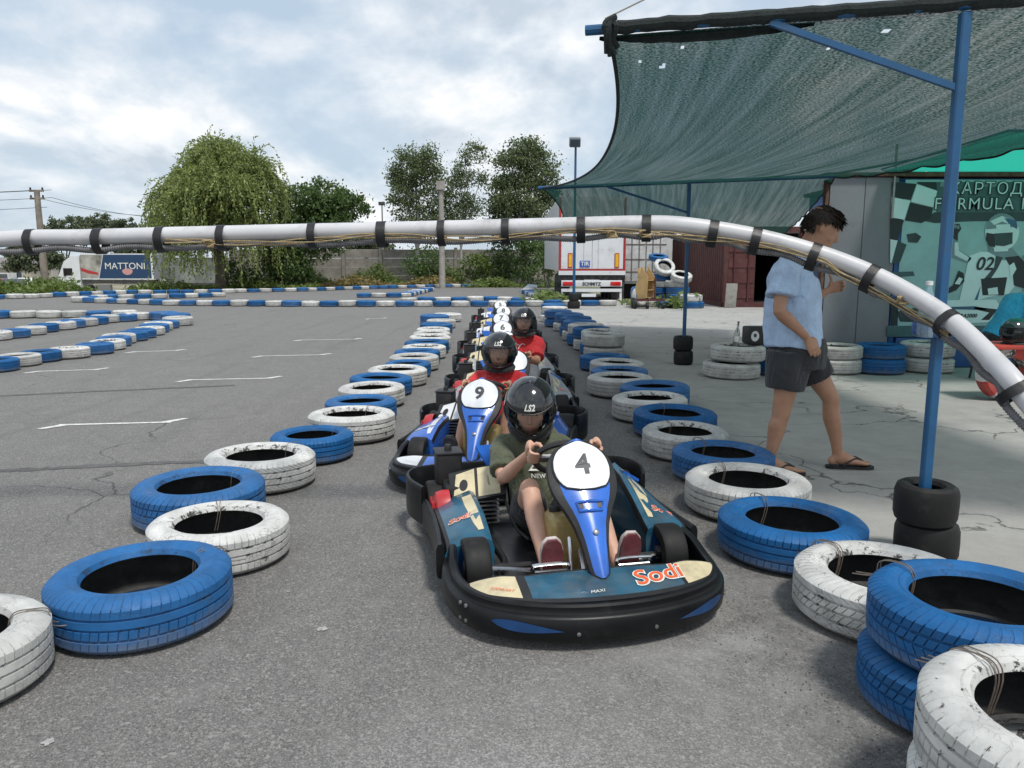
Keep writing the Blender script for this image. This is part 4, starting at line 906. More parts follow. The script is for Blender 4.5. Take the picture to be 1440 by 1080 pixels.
def helmet(parent, HM, text=True):
    """full face helmet: shell with eye port, clear tinted visor, chin bar"""
    root = None; nu, nv = 64, 40
    def pt(az, el, k=1.0):
        c, s_ = math.cos(el), math.sin(el)
        rx, ry, rz = .130, (.150 if math.cos(az) > 0 else .148), .142
        ch = max(0, math.cos(az)) ** 3 * max(0, -s_ + .1) * .050           # chin bar stands forward
        d = Vector((math.sin(az) * c * rx, math.cos(az) * c * ry + ch, s_ * rz * (1 if s_ > 0 else 1.02)))
        return HM @ (Vector((0, -.005, -.002)) + d * k)
    def port(az, el): return abs(az) < R(66) and R(-30) - R(4) * math.cos(az * 1.4) < el < R(17)
    vs_, idx = [], {}
    mb = MB()
    els = [R(-62) + (R(90) - R(-62)) * j / nv for j in range(nv + 1)]; azs = [-math.pi + 2 * math.pi * i / nu for i in range(nu)]
    for j, e_ in enumerate(els):
        for i, a in enumerate(azs): mb.v.append(pt(a, e_))
    for j in range(nv):
        for i in range(nu):
            am = azs[i] + math.pi / nu; em = (els[j] + els[j + 1]) / 2
            if port(am, em): continue
            mb.f.append([j * nu + i, j * nu + (i + 1) % nu, (j + 1) * nu + (i + 1) % nu, (j + 1) * nu + i]); mb.m.append(0)
    root = mb.build('helmet', M_hel, parent, smooth=60)
    so = root.modifiers.new('s', 'SOLIDIFY'); so.thickness = .014; so.offset = -1
    g = [[pt(R(-72) + R(144) * i / 24, R(-36) + R(58) * j / 10 - R(3) * math.cos((R(-72) + R(144) * i / 24) * 1.2), 1.022) for i in range(25)] for j in range(11)]
    v_ = MB().rings(g, 0, False, False).build('visor', M_visor, root, smooth=60)
    edge = [g[0][i] for i in range(25)] + [g[j][24] for j in range(1, 11)] + [g[10][i] for i in range(23, -1, -1)] + [g[j][0] for j in range(9, 0, -1)]
    MB().tube(edge, .0032, 5, loop=True).build('visor_edge', M_blk, root)
    for s in (1, -1): MB().tube([pt(s * R(78), R(-4), 1.0), pt(s * R(78), R(-4), 1.045), pt(s * R(78), R(-4), 1.05)], [.024, .022, .012], 14).build('visor_pivot', M_blk, root)
    nr_ = [HM @ Vector((.098 * math.cos(a), -.005 + .115 * math.sin(a), -.128)) for a in [2 * math.pi * i / 30 for i in range(30)]]
    MB().tube(nr_, .020, 8, loop=True).build('neck_roll', C_black, root)
    for s in (1, -1): MB().add([pt(s * R(9) + dx, R(48) + dy, 1.02) for dx, dy in ((-.06, -.05), (.06, -.05), (.05, .06), (-.05, .06))], [(0, 1, 2, 3)]).build('vent', M_blk, root, smooth=0)
    MB().rings([[pt(R(-14) + R(28) * i / 8, R(-48) + R(9) * j / 3, 1.012) for i in range(9)] for j in range(4)], 0, False, False).build('chin_vent', M_blk, root, smooth=60)
    if text:
        vs_, fs_ = text_geo('LS2', .042, .0014, shear=.25, spacing=1.1)
        MB().add([pt(-u / .145, R(31) + v / .140, 1.012) for u, v in vs_], fs_).build('lettering', M_wprint, root, smooth=0)
    return root
def grip(fl, P, t, n, b, s=1):
    """hand closed round a bar: P on the bar, t along it, n outward, b towards the driver"""
    t, n, b = t.normalized(), n.normalized(), b.normalized()
    fl.smooth_limb([(P + b * .050 - t * .005 + n * .012, .022, .030), (P + b * .036 + n * .020, .020, .042), (P + b * .012 + n * .030, .013, .040)], n, 12, 3)
    for i, o in enumerate((-.031, -.011, .010, .030)):
        r_ = .0085 if i in (1, 2) else .0078; R0 = .0255; pts = []
        for a in (40, 75, 110, 150, 195, 225): pts.append((P + t * o + (n * math.cos(R(a - 40)) - b * math.sin(R(a - 40))) * (R0 + (.006 if a < 80 else 0)), r_ * (1.1 if a < 100 else 1)))
        fl.limb(pts, t, 9)
    fl.limb([(P + b * .034 + t * .028 - n * .004, .012), (P + b * .018 + t * .044 - n * .018, .010), (P - b * .004 + t * .046 - n * .024, .009), (P - b * .018 + t * .043 - n * .020, .0075)], n, 9)
def loose_hand(fl, wr, d, pn, s, curl=.5, thumb_up=False):
    """wr wrist, d pointing to the knuckles, pn palm normal, s side of the thumb along d x pn"""
    d, pn = d.normalized(), pn.normalized(); c = d.cross(pn).normalized() * s
    fl.smooth_limb([(wr, .024, .019), (wr + d * .03, .030, .017), (wr + d * .062, .040, .016), (wr + d * .092, .041, .014)], c, 12, 3)
    for i, (o, ln) in enumerate(((.030, .070), (.010, .080), (-.011, .075), (-.031, .058))):
        p = wr + d * (.088 - (.006 if i == 3 else 0)) + c * o; a = 0; pts = [(p, .0092)]
        for k, f in enumerate((.45, .32, .25)):
            a += curl * (.55 + .25 * k + .08 * i); p = p + (d * math.cos(a) + pn * math.sin(a)) * ln * f; pts.append((p, .0088 - .0012 * k))
        fl.limb(pts, c, 9)
    b0 = wr + d * .028 + c * .028
    if thumb_up: fl.limb([(b0, .014), (b0 + c * .028 + d * .020, .0115), (b0 + c * .058 + d * .022, .0098), (b0 + c * .080 + d * .014, .008)], pn, 9)
    else: fl.limb([(b0, .014), (b0 + c * .018 + d * .026 + pn * .012, .0115), (b0 + c * .018 + d * .052 + pn * .022, .0098), (b0 + c * .010 + d * .072 + pn * .028, .008)], pn, 9)
def arm_st(a, e_, w_, k=1.0): 
    a, e_, w_ = Vector(a), Vector(e_), Vector(w_)
    return [(a, .050 * k), (a.lerp(e_, .3), .047 * k), (a.lerp(e_, .7), .041 * k), (e_, .037 * k), (e_.lerp(w_, .25), .040 * k), (e_.lerp(w_, .6), .032 * k), (w_, .024 * k)]
def leg_st(h, kn, an, k=1.0):
    h, kn, an = Vector(h), Vector(kn), Vector(an); back = (kn - (h + an) / 2); back = -back.normalized() * .012 if back.length > .02 else Vector((0, 0, 0))
    return [(h, .088 * k), (h.lerp(kn, .3), .082 * k), (h.lerp(kn, .7), .064 * k), (kn, .055 * k), (kn.lerp(an, .12) + back * .5, .052 * k), (kn.lerp(an, .33) + back, .055 * k), (kn.lerp(an, .65), .041 * k), (an.lerp(kn, .08), .033 * k), (an, .034 * k)]
def driver(kart, lab, size, head, shirt, shorts, skin, sole, hd_turn, hd_tilt, legs_long=None, lean=0.0):
    r = thing('person', lab, 'person', kart.location, 0, 'drivers seated in the karts'); r.rotation_euler = kart.rotation_euler
    k = size; hy, hz_ = head
    pel = Vector((0, -.27, .17)); che = Vector((lean * .5, -.31, .17 + (hz_ - .17) * .52)); nk = Vector((lean, hy - .05, hz_ - .17)); hc = Vector((lean * 1.2, hy, hz_))
    sh = nk.z - .035; fl = Flesh()
    fl.smooth_limb([(pel + Vector((0, 0, -.05)), .09 * k, .12 * k), (pel, .115 * k, .155 * k), (pel.lerp(che, .5), .10 * k, .135 * k), (che, .11 * k, .15 * k), (Vector((nk.x, nk.y - .01, sh - .02)), .085 * k, .14 * k), (nk + Vector((0, 0, -.01)), .06 * k, .075 * k), (nk + Vector((0, .01, .03)), .052 * k, .055 * k), (hc + Vector((0, -.02, -.08)), .052 * k, .052 * k)], (0, 1, 0), 18, 3)
    HM = Matrix.Translation(hc) @ Matrix.Rotation(hd_turn, 4, 'Z') @ Matrix.Rotation(hd_tilt, 4, 'X')
    head_into(fl, HM, .96)
    tdir = Vector((0, .62, .78)).normalized()
    for s in (1, -1):
        S = Vector((nk.x + s * .155 * k, nk.y - .01, sh - .015)); E = Vector((s * .235, -.13, sh * .72 + .02)); P = Vector((s * .136, .125, .565)); Wr = P + Vector((s * .012, -.062, -.012))
        fl.smooth_limb([(Vector((nk.x + s * .06, nk.y, sh)), .05 * k, .055 * k)] + arm_st(S, E, Wr, .92 * k), (0, 1, 0), 12, 2)
        grip(fl, P, tdir, Vector((s, 0, 0)), Vector((0, -.78, .62)), s)
        H = Vector((s * .085, -.22, .155)); K = Vector((s * (.145 if k < 1.05 else .17), .06, .39 + (.05 if k > 1.05 else 0))); A = Vector((s * .155, .44, .125))
        fl.smooth_limb(leg_st(H, K, A, .90 * k), (0, 1, 0), 14, 2)
        fl.smooth_limb([(A + Vector((0, -.02, -.035)), .03, .03), (A + Vector((0, .02, .01)), .036, .036), (A + Vector((0, .045, .08)), .030, .038)], (0, 1, 0), 12, 3)
    body = fl.grow('body', skin, r, .006, 3)
    face_parts(body, HM)
    # clothes
    cl = Flesh()
    cl.smooth_limb([(pel + Vector((0, .0, -.02)), .128 * k, .165 * k), (pel.lerp(che, .35), .135 * k, .165 * k), (che, .133 * k, .172 * k), (Vector((nk.x, nk.y - .01, sh - .03)), .10 * k, .160 * k), (nk + Vector((0, -.005, -.005)), .076 * k, .10 * k), (nk + Vector((0, .0, .022)), .066 * k, .072 * k)], (0, 1, 0), 20, 3)
    for s in (1, -1):
        S = Vector((nk.x + s * .155 * k, nk.y - .01, sh - .015)); E = Vector((s * .235, -.13, sh * .72 + .02)); D = S.lerp(E, .78)
        cl.smooth_limb([(Vector((nk.x + s * .05, nk.y, sh + .0)), .06 * k, .07 * k), (S, .066 * k, .068 * k), (S.lerp(E, .4), .066 * k, .066 * k), (D, .070 * k, .066 * k)], (0, 1, 0), 14, 3)
    sh_ = cl.grow('shirt', shirt, r, .009, 3, .5, .010, 8.5, seed=hz_ * 30)
    pt_ = Flesh()
    pt_.smooth_limb([(pel + Vector((0, 0, -.07)), .11 * k, .15 * k), (pel + Vector((0, 0, .0)), .13 * k, .172 * k), (pel + Vector((0, 0, .05)), .125 * k, .165 * k)], (0, 1, 0), 16, 3)
    for s in (1, -1):
        H = Vector((s * .085, -.22, .155)); K = Vector((s * (.145 if k < 1.05 else .17), .06, .39 + (.05 if k > 1.05 else 0))); q = legs_long or .62
        pt_.smooth_limb([(H, .104 * k), (H.lerp(K, .4), .098 * k), (H.lerp(K, q), .086 * k)] + ([(K + Vector((0, .01, .004)), .070 * k), (K.lerp(Vector((s * .155, .44, .125)), .5), .066 * k)] if q > .9 else []), (0, 1, 0), 14, 3)
    pt_.grow('shorts' if q < .9 else 'trousers', shorts, r, .009, 3, .5, .007, 11)
    for s in (1, -1):      # shoes with the soles turned to the front
        A = Vector((s * .155, .44, .125)); ax = Vector((s * .05, .17, .98)).normalized(); nn = Vector((0, .98, -.17)).normalized(); sd_ = ax.cross(nn).normalized()
        b0 = A + Vector((0, .055, -.055)); ol = [(0, .022), (.02, .034), (.06, .037), (.11, .036), (.16, .043), (.20, .044), (.235, .036), (.255, .018)]
        out2 = [(v, w_) for v, w_ in ol] + [(v, -w_) for v, w_ in ol[::-1]]
        so = MB(); so.prism(out2, lambda p: b0 + ax * p[0] + sd_ * p[1] + nn * .000, lambda p: b0 + ax * p[0] + sd_ * p[1] + nn * .016)
        shoe = so.build('shoe', sole, r, smooth=50)
        MB().prism([(v - .0 + (.004 if v > .1 else -.004), w_ * 1.06) for v, w_ in out2], lambda p: b0 + ax * p[0] + sd_ * p[1] - nn * .014, lambda p: b0 + ax * p[0] + sd_ * p[1] + nn * .004).build('sole_edge', M_soleedge if sole is M_sole else M_blk, shoe, smooth=50)
        up = Flesh(); up.smooth_limb([(b0 + ax * .02 - nn * .03, .036, .040), (b0 + ax * .06 - nn * .035, .038, .046), (b0 + ax * .13 - nn * .03, .036, .036), (b0 + ax * .20 - nn * .022, .037, .024), (b0 + ax * .245 - nn * .014, .026, .014)], sd_, 14, 3)
        up.mb.build('shoe_upper', sole if sole is M_solek else C_dpink, shoe, smooth=70)
    helmet(r, HM @ Matrix.Translation((0, 0, .005)) @ Matrix.Scale(.98 if k < 1.05 else .93, 4))
    return r, sh_, HM
d1, sh1, _ = driver(kart_roots[0], 'person in olive T-shirt and black helmet driving kart 4, looking down', .93, (-.24, .715), C_olive, C_char, S_fair, M_sole, R(-15), R(-27), lean=.06)
d2, sh2, _ = driver(kart_roots[1], 'person in plain red T-shirt and black helmet driving kart 9', .97, (-.29, .775), C_red, C_black, S_mid, M_solek, R(3), R(-5), lean=-.02)
d3, sh3, _ = driver(kart_roots[2], 'person in red T-shirt with white cat logo and black helmet behind kart 9', 1.06, (-.26, .865), C_red, C_grey, S_mid, M_solek, R(-3), R(-3), .96, lean=-.10)
def print_on(sh, P0, s, size, mat, rows=1, nm='shirt_print'):
    """flat print lying on the chest of a shirt, found by casting onto the cloth"""
    vs_, fs_ = text_geo(s, size, size * .015); out = []
    for u, v in vs_:
        hit = sh.ray_cast(Vector((P0[0] - u, .6, P0[1] + v)), Vector((0, -1, 0)))
        out.append((hit[1] + Vector((0, .004, 0))) if hit[0] else Vector((P0[0] - u, -.16, P0[1] + v)))
    MB().add(out, fs_).build(nm, mat, sh, smooth=0)
print_on(sh1, (.06, .425), 'Z.', .075, M_wprint); print_on(sh1, (.045, .375), 'NEW', .030, M_wprint)
# the leaping cat emblem is drawn as a plain curved stroke
def swoosh(sh, pts, wd, mat):
    P = []
    for x, z in pts:
        h = sh.ray_cast(Vector((x, .6, z)), Vector((0, -1, 0))); P.append((h[1] + Vector((0, .004, 0))) if h[0] else Vector((x, -.16, z)))
    MB().tube(catmull(P, 4), wd, 6).build('shirt_print', mat, sh)
swoosh(sh3, [(-.13, .645), (-.105, .655), (-.085, .64), (-.065, .61)], .004, M_wprint); swoosh(sh3, [(-.085, .64), (-.055, .65), (-.045, .662)], .003, M_wprint)
# ---------------------------------------------------------------- the man walking across the apron
def walker():
    Y0 = 5.08; root = thing('person', 'man in light blue T-shirt, dark shorts and flip-flops walking across the concrete', 'person', (AY(1122, 500, Y0).x, Y0, .01))
    o = root.location.copy()
    def J(px, py, dy=0.0): return AY(px, py, Y0 + dy) - o
    fl = Flesh(); X = (1, 0, 0)
    hip, wai, che, nk = J(1121, 497), J(1118, 462), J(1115, 408), J(1122, 366)
    fl.smooth_limb([(hip + Vector((0, 0, -.06)), .10, .13), (hip, .125, .165), (wai, .105, .145), (che, .125, .175), (J(1116, 384), .11, .165), (J(1120, 371), .085, .11), (nk, .068, .072), (J(1132, 352), .062, .062), (J(1146, 330), .058, .058)], X, 20, 3)
    HM = Matrix.Translation(J(1154, 322, -.005)) @ Matrix.Rotation(R(-96), 4, 'Z') @ Matrix.Rotation(R(-27), 4, 'X')
    head_into(fl, HM, 1.1)
    sr, er, wr = J(1103, 382, -.20), J(1096, 438, -.27), J(1134, 474, -.24)
    sl, el, wl = J(1124, 380, .20), J(1128, 432, .27), J(1163, 409, .25)
    fl.smooth_limb([(J(1112, 378, -.08), .06, .06)] + arm_st(sr, er, wr, 1.06), X, 14, 2)
    fl.smooth_limb([(J(1120, 378, .08), .06, .06)] + arm_st(sl, el, wl, 1.02), X, 14, 2)
    loose_hand(fl, wr, J(1145, 492, -.24) - wr, Vector((-.2, .95, .1)), 1, .30)
    loose_hand(fl, wl, J(1178, 403, .25) - wl, Vector((.1, -.95, -.1)), -1, 1.25, True)
    # trailing (near) leg, leading (far) leg
    for h, k_, a, toe, dy in ((J(1113, 503, -.09), J(1098, 583, -.10), J(1082, 645, -.10), J(1117, 664, -.10), -.1), (J(1134, 503, .09), J(1168, 560, .08), J(1178, 640, .08), J(1228, 656, .06), .08)):
        fl.smooth_limb(leg_st(h, k_, a, 1.05), X, 16, 2)
        a2 = a.copy(); d = (toe - a); d.z = 0; d.normalize(); zt = .028
        fl.smooth_limb([(Vector((a.x, a.y, .07)) - d * .032, .030, .032), (Vector((a.x, a.y, .075)) + d * .02, .038, .050), (Vector((a.x, a.y, .058)) + d * .08, .042, .036), (Vector((a.x, a.y, .044)) + d * .14, .046, .022), (Vector((a.x, a.y, .036)) + d * .185, .040, .014)], d.cross(Vector((0, 0, 1))), 14, 3)
        fl.ball(Vector((a.x, a.y, .052)) - d * .035, (.030, .030, .032))
        sdv = d.cross(Vector((0, 0, 1)))
        for q, (off, ln, rr) in enumerate(((.030, .225, .012), (.013, .222, .0095), (-.002, .213, .0088), (-.016, .203, .0082), (-.030, .190, .0082))):
            b0 = Vector((a.x, a.y, .032)) + d * .165 + sdv * off * (1 if dy < 0 else -1); fl.limb([(b0, rr), (Vector((a.x, a.y, .034)) + d * ln * .97 + sdv * off * (1 if dy < 0 else -1), rr), (Vector((a.x, a.y, .031)) + d * (ln + .006) + sdv * off * (1 if dy < 0 else -1), rr * .6)], sdv, 9)
    body = fl.grow('body', S_tan, root, .0055, 3); face_parts(body, HM @ Matrix.Scale(1.05, 4)); hair(root, HM @ Matrix.Scale(1.09, 4), 2200, .004)
    cl = Flesh()
    cl.smooth_limb([(J(1116, 486), .180, .215), (J(1116, 478), .182, .215), (J(1114, 450), .176, .20), (J(1115, 415), .168, .20), (J(1114, 392), .15, .205), (J(1116, 380), .115, .18), (J(1119, 368), .095, .125), (J(1122, 360), .085, .092), (J(1124, 356), .078, .082)], X, 24, 3)
    for s_, e_, dy in ((sr, er, -.08), (sl, el, .08)): cl.smooth_limb([(J(1115, 381, dy), .09, .07), (s_, .085, .082), (s_.lerp(e_, .35), .090, .084), (s_.lerp(e_, .62), .096, .086)], X, 16, 3)
    cl.grow('shirt', C_sky, root, .009, 3, .5, .021, 7.0, 3)
    sp = Flesh(); sp.smooth_limb([(hip + Vector((0, 0, .11)), .160, .195), (hip + Vector((0, 0, .03)), .182, .222), (hip + Vector((0, 0, -.09)), .17, .21)], X, 20, 3)
    hr, kr = J(1110, 503, -.09), J(1098, 583, -.10); hl, kl = J(1133, 503, .09), J(1168, 560, .08)
    sp.smooth_limb([(hr + Vector((0, 0, .04)), .15, .13), (hr.lerp(kr, .3), .135, .122), (hr.lerp(kr, .55), .122, .108)], X, 18, 3); sp.smooth_limb([(hl, .135, .115), (hl.lerp(kl, .3), .125, .11), (hl.lerp(kl, .52), .112, .10)], X, 18, 3)
    sh = sp.grow('shorts', C_char, root, .009, 3, .5, .010, 8, 9)
    p = J(1093, 499, -.30); hit = sh.ray_cast(p + Vector((0, -.3, 0)), Vector((0, 1, 0)))
    if hit[0]: MB().box(hit[1] + Vector((0, -.002, 0)), (.04, .006, .035)).build('green_patch', M('green_patch', (.35, .55, .03), .6), sh)
    for a, toe in ((J(1082, 645, -.10), J(1117, 664, -.10)), (J(1178, 640, .08), J(1228, 656, .06))):
        d = (toe - a); d.z = 0; d.normalize(); sdv = d.cross(Vector((0, 0, 1))); c = Vector((a.x, a.y, 0))
        ol = [(-.075, .018), (-.06, .034), (0, .038), (.08, .036), (.15, .046), (.20, .046), (.235, .03), (.245, .01)]; o2 = ol + [(u, -w_) for u, w_ in ol[::-1]]
        fp = MB().prism(o2, lambda p: c + d * p[0] + sdv * p[1] + Vector((0, 0, .0)), lambda p: c + d * p[0] + sdv * p[1] + Vector((0, 0, .018))).build('flip_flop', M_blk, root, smooth=50)
        for s in (1, -1): MB().tube(catmull([c + d * .185 + Vector((0, 0, .02)), c + d * .165 + sdv * s * .008 + Vector((0, 0, .055)), c + d * .11 + sdv * s * .030 + Vector((0, 0, .075)), c + d * .05 + sdv * s * .044 + Vector((0, 0, .045)), c + d * .03 + sdv * s * .042 + Vector((0, 0, .012))], 4), .0065, 7).build('strap', M_blk, fp)
    return root
walker()
# ---------------------------------------------------------------- person bent over by the banner
def sitter():
    root = thing('person', 'person in turquoise T-shirt sitting bent forward before the racing banner', 'person', (5.95, 9.25, .006)); fl = Flesh(); X = (1, 0, 0)
    hip, che, nk = Vector((-.12, 0, .50)), Vector((.06, 0, .86)), Vector((.20, 0, 1.03))
    fl.smooth_limb([(hip + Vector((0, 0, -.05)), .11, .14), (hip, .13, .17), (hip.lerp(che, .5), .11, .15), (che, .125, .17), (che.lerp(nk, .6), .11, .16), (nk, .06, .065), (nk + Vector((.07, 0, .05)), .055, .055), (nk + Vector((.12, 0, .08)), .055, .055)], X, 18, 3)
    HM = Matrix.Translation(nk + Vector((.15, 0, .12))) @ Matrix.Rotation(R(-90), 4, 'Z') @ Matrix.Rotation(R(-42), 4, 'X'); head_into(fl, HM, 1.0)
    for s in (1, -1):
        S, E, W_ = Vector((.14, s * -.19, .96)), Vector((.16, s * -.25, .70)), Vector((.38, s * -.14, .66)); fl.smooth_limb([(Vector((.13, s * -.07, .98)), .06)] + arm_st(S, E, W_), X, 12, 2); loose_hand(fl, W_, Vector((.9, s * .3, -.1)), Vector((0, 0, -1)), s, .6)
        H, K, A = Vector((-.08, s * -.09, .47)), Vector((.34, s * -.17, .50)), Vector((.30, s * -.15, .09)); fl.smooth_limb(leg_st(H, K, A), (0, 1, 0), 14, 2); fl.smooth_limb([(A + Vector((-.03, 0, -.04)), .036), (A + Vector((.06, 0, -.045)), .040, .034), (A + Vector((.18, 0, -.06)), .040, .02)], (0, 1, 0), 12, 3)
    b = fl.grow('body', S_mid, root, .007, 3); face_parts(b, HM); hair(root, HM, 700)
    cl = Flesh(); cl.smooth_limb([(hip + Vector((-.01, 0, .02)), .145, .185), (hip.lerp(che, .5), .135, .175), (che, .145, .19), (che.lerp(nk, .6), .12, .175), (nk + Vector((-.01, 0, 0)), .07, .08)], X, 18, 3)
    for s in (1, -1): S, E = Vector((.14, s * -.19, .96)), Vector((.16, s * -.25, .70)); cl.smooth_limb([(Vector((.13, s * -.06, .99)), .07), (S, .072), (S.lerp(E, .55), .075)], X, 14, 3)
    cl.grow('shirt', C_cyan, root, .010, 3, .5, .012, 7)
    sp = Flesh(); sp.smooth_limb([(hip + Vector((0, 0, -.08)), .12, .16), (hip, .148, .19), (hip + Vector((.01, 0, .05)), .14, .18)], X, 16, 3)
    for s in (1, -1): sp.smooth_limb([(a, r_ + .016) for a, r_ in leg_st(Vector((-.08, s * -.09, .47)), Vector((.34, s * -.17, .50)), Vector((.30, s * -.15, .11)))], (0, 1, 0), 14, 2)
    sp.grow('trousers', C_black, root, .010, 3, .5, .008, 9)
sitter()
st_ = thing('stool', 'black stool under the person in turquoise', 'stool', (5.84, 9.25, .006)); MB().rbox((0, 0, .36), (.36, .36, .05), .015).build('seat', M_blk, st_)
for sx in (1, -1):
    for sy in (1, -1): MB().tube([(sx * .14, sy * .14, .34), (sx * .17, sy * .17, 0)], .014, 8).build('leg', M_blk, st_)
# ================================================================ shade canopy
M_bpost = M('blue_post_paint', (.012, .085, .20), .42, var=.2, scale=5, dirt=.15, dirt_rgb=(.05, .055, .07), bmp=.15, bscale=40)
M_roll = M('rolled_net', (.012, .018, .018), .9, var=.4, scale=30, bmp=.6, bscale=90, bdist=.01)
M_cord = M('black_cord', (.012, .013, .013), .9, var=.3, scale=30)
def net_mat(name, dark, light, thru, through_lo, through_hi, stretch=(55, 3, 3), wv=(270, 520, 1)):
    m, N_, L_, b = new_mat(name); N_.remove(b); uv = N_.new('ShaderNodeUVMap')
    mp = N_.new('ShaderNodeMapping'); L_.new(uv.outputs[0], mp.inputs[0]); mp.inputs['Scale'].default_value = stretch
    st = nz(N_, L_, mp.outputs[0], 1.0, 5, .65); mp2 = N_.new('ShaderNodeMapping'); L_.new(uv.outputs[0], mp2.inputs[0]); mp2.inputs['Scale'].default_value = wv
    we = nz(N_, L_, mp2.outputs[0], 1.0, 2, .6); bl = nz(N_, L_, uv.outputs[0], 5, 5, .6)
    c = ramp(N_, L_, mth(N_, L_, 'ADD', mth(N_, L_, 'MULTIPLY', st, .6), mth(N_, L_, 'MULTIPLY', bl, .4)), .34, .66, (*dark, 1), (*light, 1))
    c = mixc(N_, L_, .6, c, ramp(N_, L_, we, .35, .65, (*[v * .45 for v in dark], 1), (*[min(1, v * 1.7) for v in light], 1)))
    d = N_.new('ShaderNodeBsdfDiffuse'); L_.new(c, d.inputs[0]); t = N_.new('ShaderNodeBsdfTranslucent'); t.inputs[0].default_value = (*thru, 1)
    m1 = N_.new('ShaderNodeMixShader'); m1.inputs[0].default_value = .45; L_.new(d.outputs[0], m1.inputs[1]); L_.new(t.outputs[0], m1.inputs[2])
    tp = N_.new('ShaderNodeBsdfTransparent'); m2 = N_.new('ShaderNodeMixShader')
    f = ramp(N_, L_, mth(N_, L_, 'ADD', mth(N_, L_, 'MULTIPLY', st, .35), mth(N_, L_, 'MULTIPLY', we, .65)), .40, .70, (through_lo,) * 3 + (1,), (through_hi,) * 3 + (1,))
    L_.new(f, m2.inputs[0]); L_.new(m1.outputs[0], m2.inputs[1]); L_.new(tp.outputs[0], m2.inputs[2]); L_.new(m2.outputs[0], N_['Material Output'].inputs[0]); return m
M_net = net_mat('dark_green_net', (.005, .024, .0205), (.036, .064, .056), (.018, .066, .054), .0, .33)
M_gnet = net_mat('bright_green_net', (.0, .22, .15), (.01, .34, .24), (.02, .62, .44), .02, .08, (20, 2, 1))
can = thing('shade_canopy', 'dark green mesh shade canopy stretched over blue steel posts', 'canopy', (1.95, 3.5, .008))
PA, PB, PT = Vector((.40, 3.86, 2.50)), Vector((4.6, 2.865, 2.50)), Vector((1.93, 3.497, 2.50))
QA, QB, QT = Vector((.42, 11.7, 2.52)), Vector((4.15, 10.15, 2.52)), Vector((2.41, 10.73, 2.5))
SA, SB = Vector((.85, 17.6, 2.30)), Vector((5.3, 15.6, 1.98))
def net_surface(name, A, B, C, D, ns, nt_, sag, inw, scal, rip, mat, holes=0, seed=0, lift=0.0):
    g = []; r2 = random.Random(seed)
    for j in range(nt_ + 1):
        t = j / nt_; row = []
        for i in range(ns + 1):
            s = i / ns; p = A.lerp(B, s).lerp(C.lerp(D, s), t); k = 4 * t * (1 - t)
            p.x += inw * k * (1 - s) ** 2 - scal * k * s ** 6
            p.z -= sag * k * (.55 + .45 * math.sin(math.pi * min(1, s * 1.0)))
            fold = math.sin(s * 31 + 1.7 * math.sin(t * 2.6 + seed)) * .5 + .5 * math.sin(s * 73 + t * 2 + 2 * math.sin(t * 4)) * .5 + .35 * noise.noise(Vector((s * 9, t * 4, seed)))
            p.z += rip * fold * min(1, k * 2.2) + lift * k
            if i == ns: p.z -= .03 * abs(math.sin(t * 34)) + .02 * noise.noise(Vector((t * 20, 0, 1)))
            row.append(p)
        g.append(row)
    me = bpy.data.meshes.new(name); W_ = ns + 1; fs_ = []
    for j in range(nt_):
        for i in range(ns):
            fs_.append((j * W_ + i, j * W_ + i + 1, (j + 1) * W_ + i + 1, (j + 1) * W_ + i))
    drop = set(holes or [])
    keep = [f for n_, f in enumerate(fs_) if n_ not in drop]
    me.from_pydata([tuple(q - can.location) for r_ in g for q in r_], [], keep)
    uvl = me.uv_layers.new(name='UVMap')
    for lp in me.loops: uvl.data[lp.index].uv = ((lp.vertex_index % W_) / ns, (lp.vertex_index // W_) / nt_)
    me.materials.append(mat); me.shade_smooth()
    o = bpy.data.objects.new(name, me); col.objects.link(o); o.parent = can
    return o, g
ns1, nt1 = 260, 190
hl = [ns1 * 5 + 21, ns1 * 7 + 122, ns1 * 4 + 77, ns1 * 4 + 78, ns1 * 12 + 15, ns1 * 12 + 16, ns1 * 11 + 16, ns1 * 10 + 8, ns1 * 5 + 165, ns1 * 5 + 166, ns1 * 4 + 166, ns1 * 4 + 167, ns1 * 9 + 66]
n1_, g1 = net_surface('net', PA + Vector((.06, -.015, -.03)), PB, QA + Vector((.03, 0, .0)), QB, ns1, nt1, .20, .40, .0, .034, M_net, hl, 2)
n2_, g2 = net_surface('net', QA + Vector((.03, 0.01, -.005)), QB + Vector((0, .01, -.005)), SA, SB, 90, 60, .22, .30, .0, .03, M_net, None, 7)
for g in (g1, g2):
    MB().tube([r_[0] for r_ in g], .012, 6).build('edge_cord', M_cord, can, world=True); MB().tube([r_[-1] for r_ in g], .010, 6).build('edge_cord', M_cord, can, world=True)
fl_ = []                                                     # loose flap of the net hanging behind the front beam
for i in range(61):
    s = i / 60; p = PA.lerp(PT, s * .62); dp = .015 + .035 * math.sin(math.pi * min(1, s * 1.02)) ** .8 + .006 * noise.noise(Vector((s * 14, 0, 0))); fl_.append([p + Vector((.02, .035, -.02)), p + Vector((.02, .05, -.02 - dp * .5)), p + Vector((.02, .045, -.02 - dp))])
MB().rings(fl_, 0, False, False).build('net_flap', M_roll, can, world=True)
rl = [PA.lerp(PB, i / 90) + Vector((0, .0, .006 + .008 * noise.noise(Vector((i * .5, 0, 0))))) for i in range(2, 91)]
MB().tube(rl, [.031 + .008 * noise.noise(Vector((i * .7, 3, 0))) for i in range(len(rl))], 10).build('rolled_edge', M_roll, can, world=True)
MB().tube([PA + Vector((-.05, .012, 0)), PB], .024, 10).build('beam', M_bpost, can, world=True)
kn = MB()
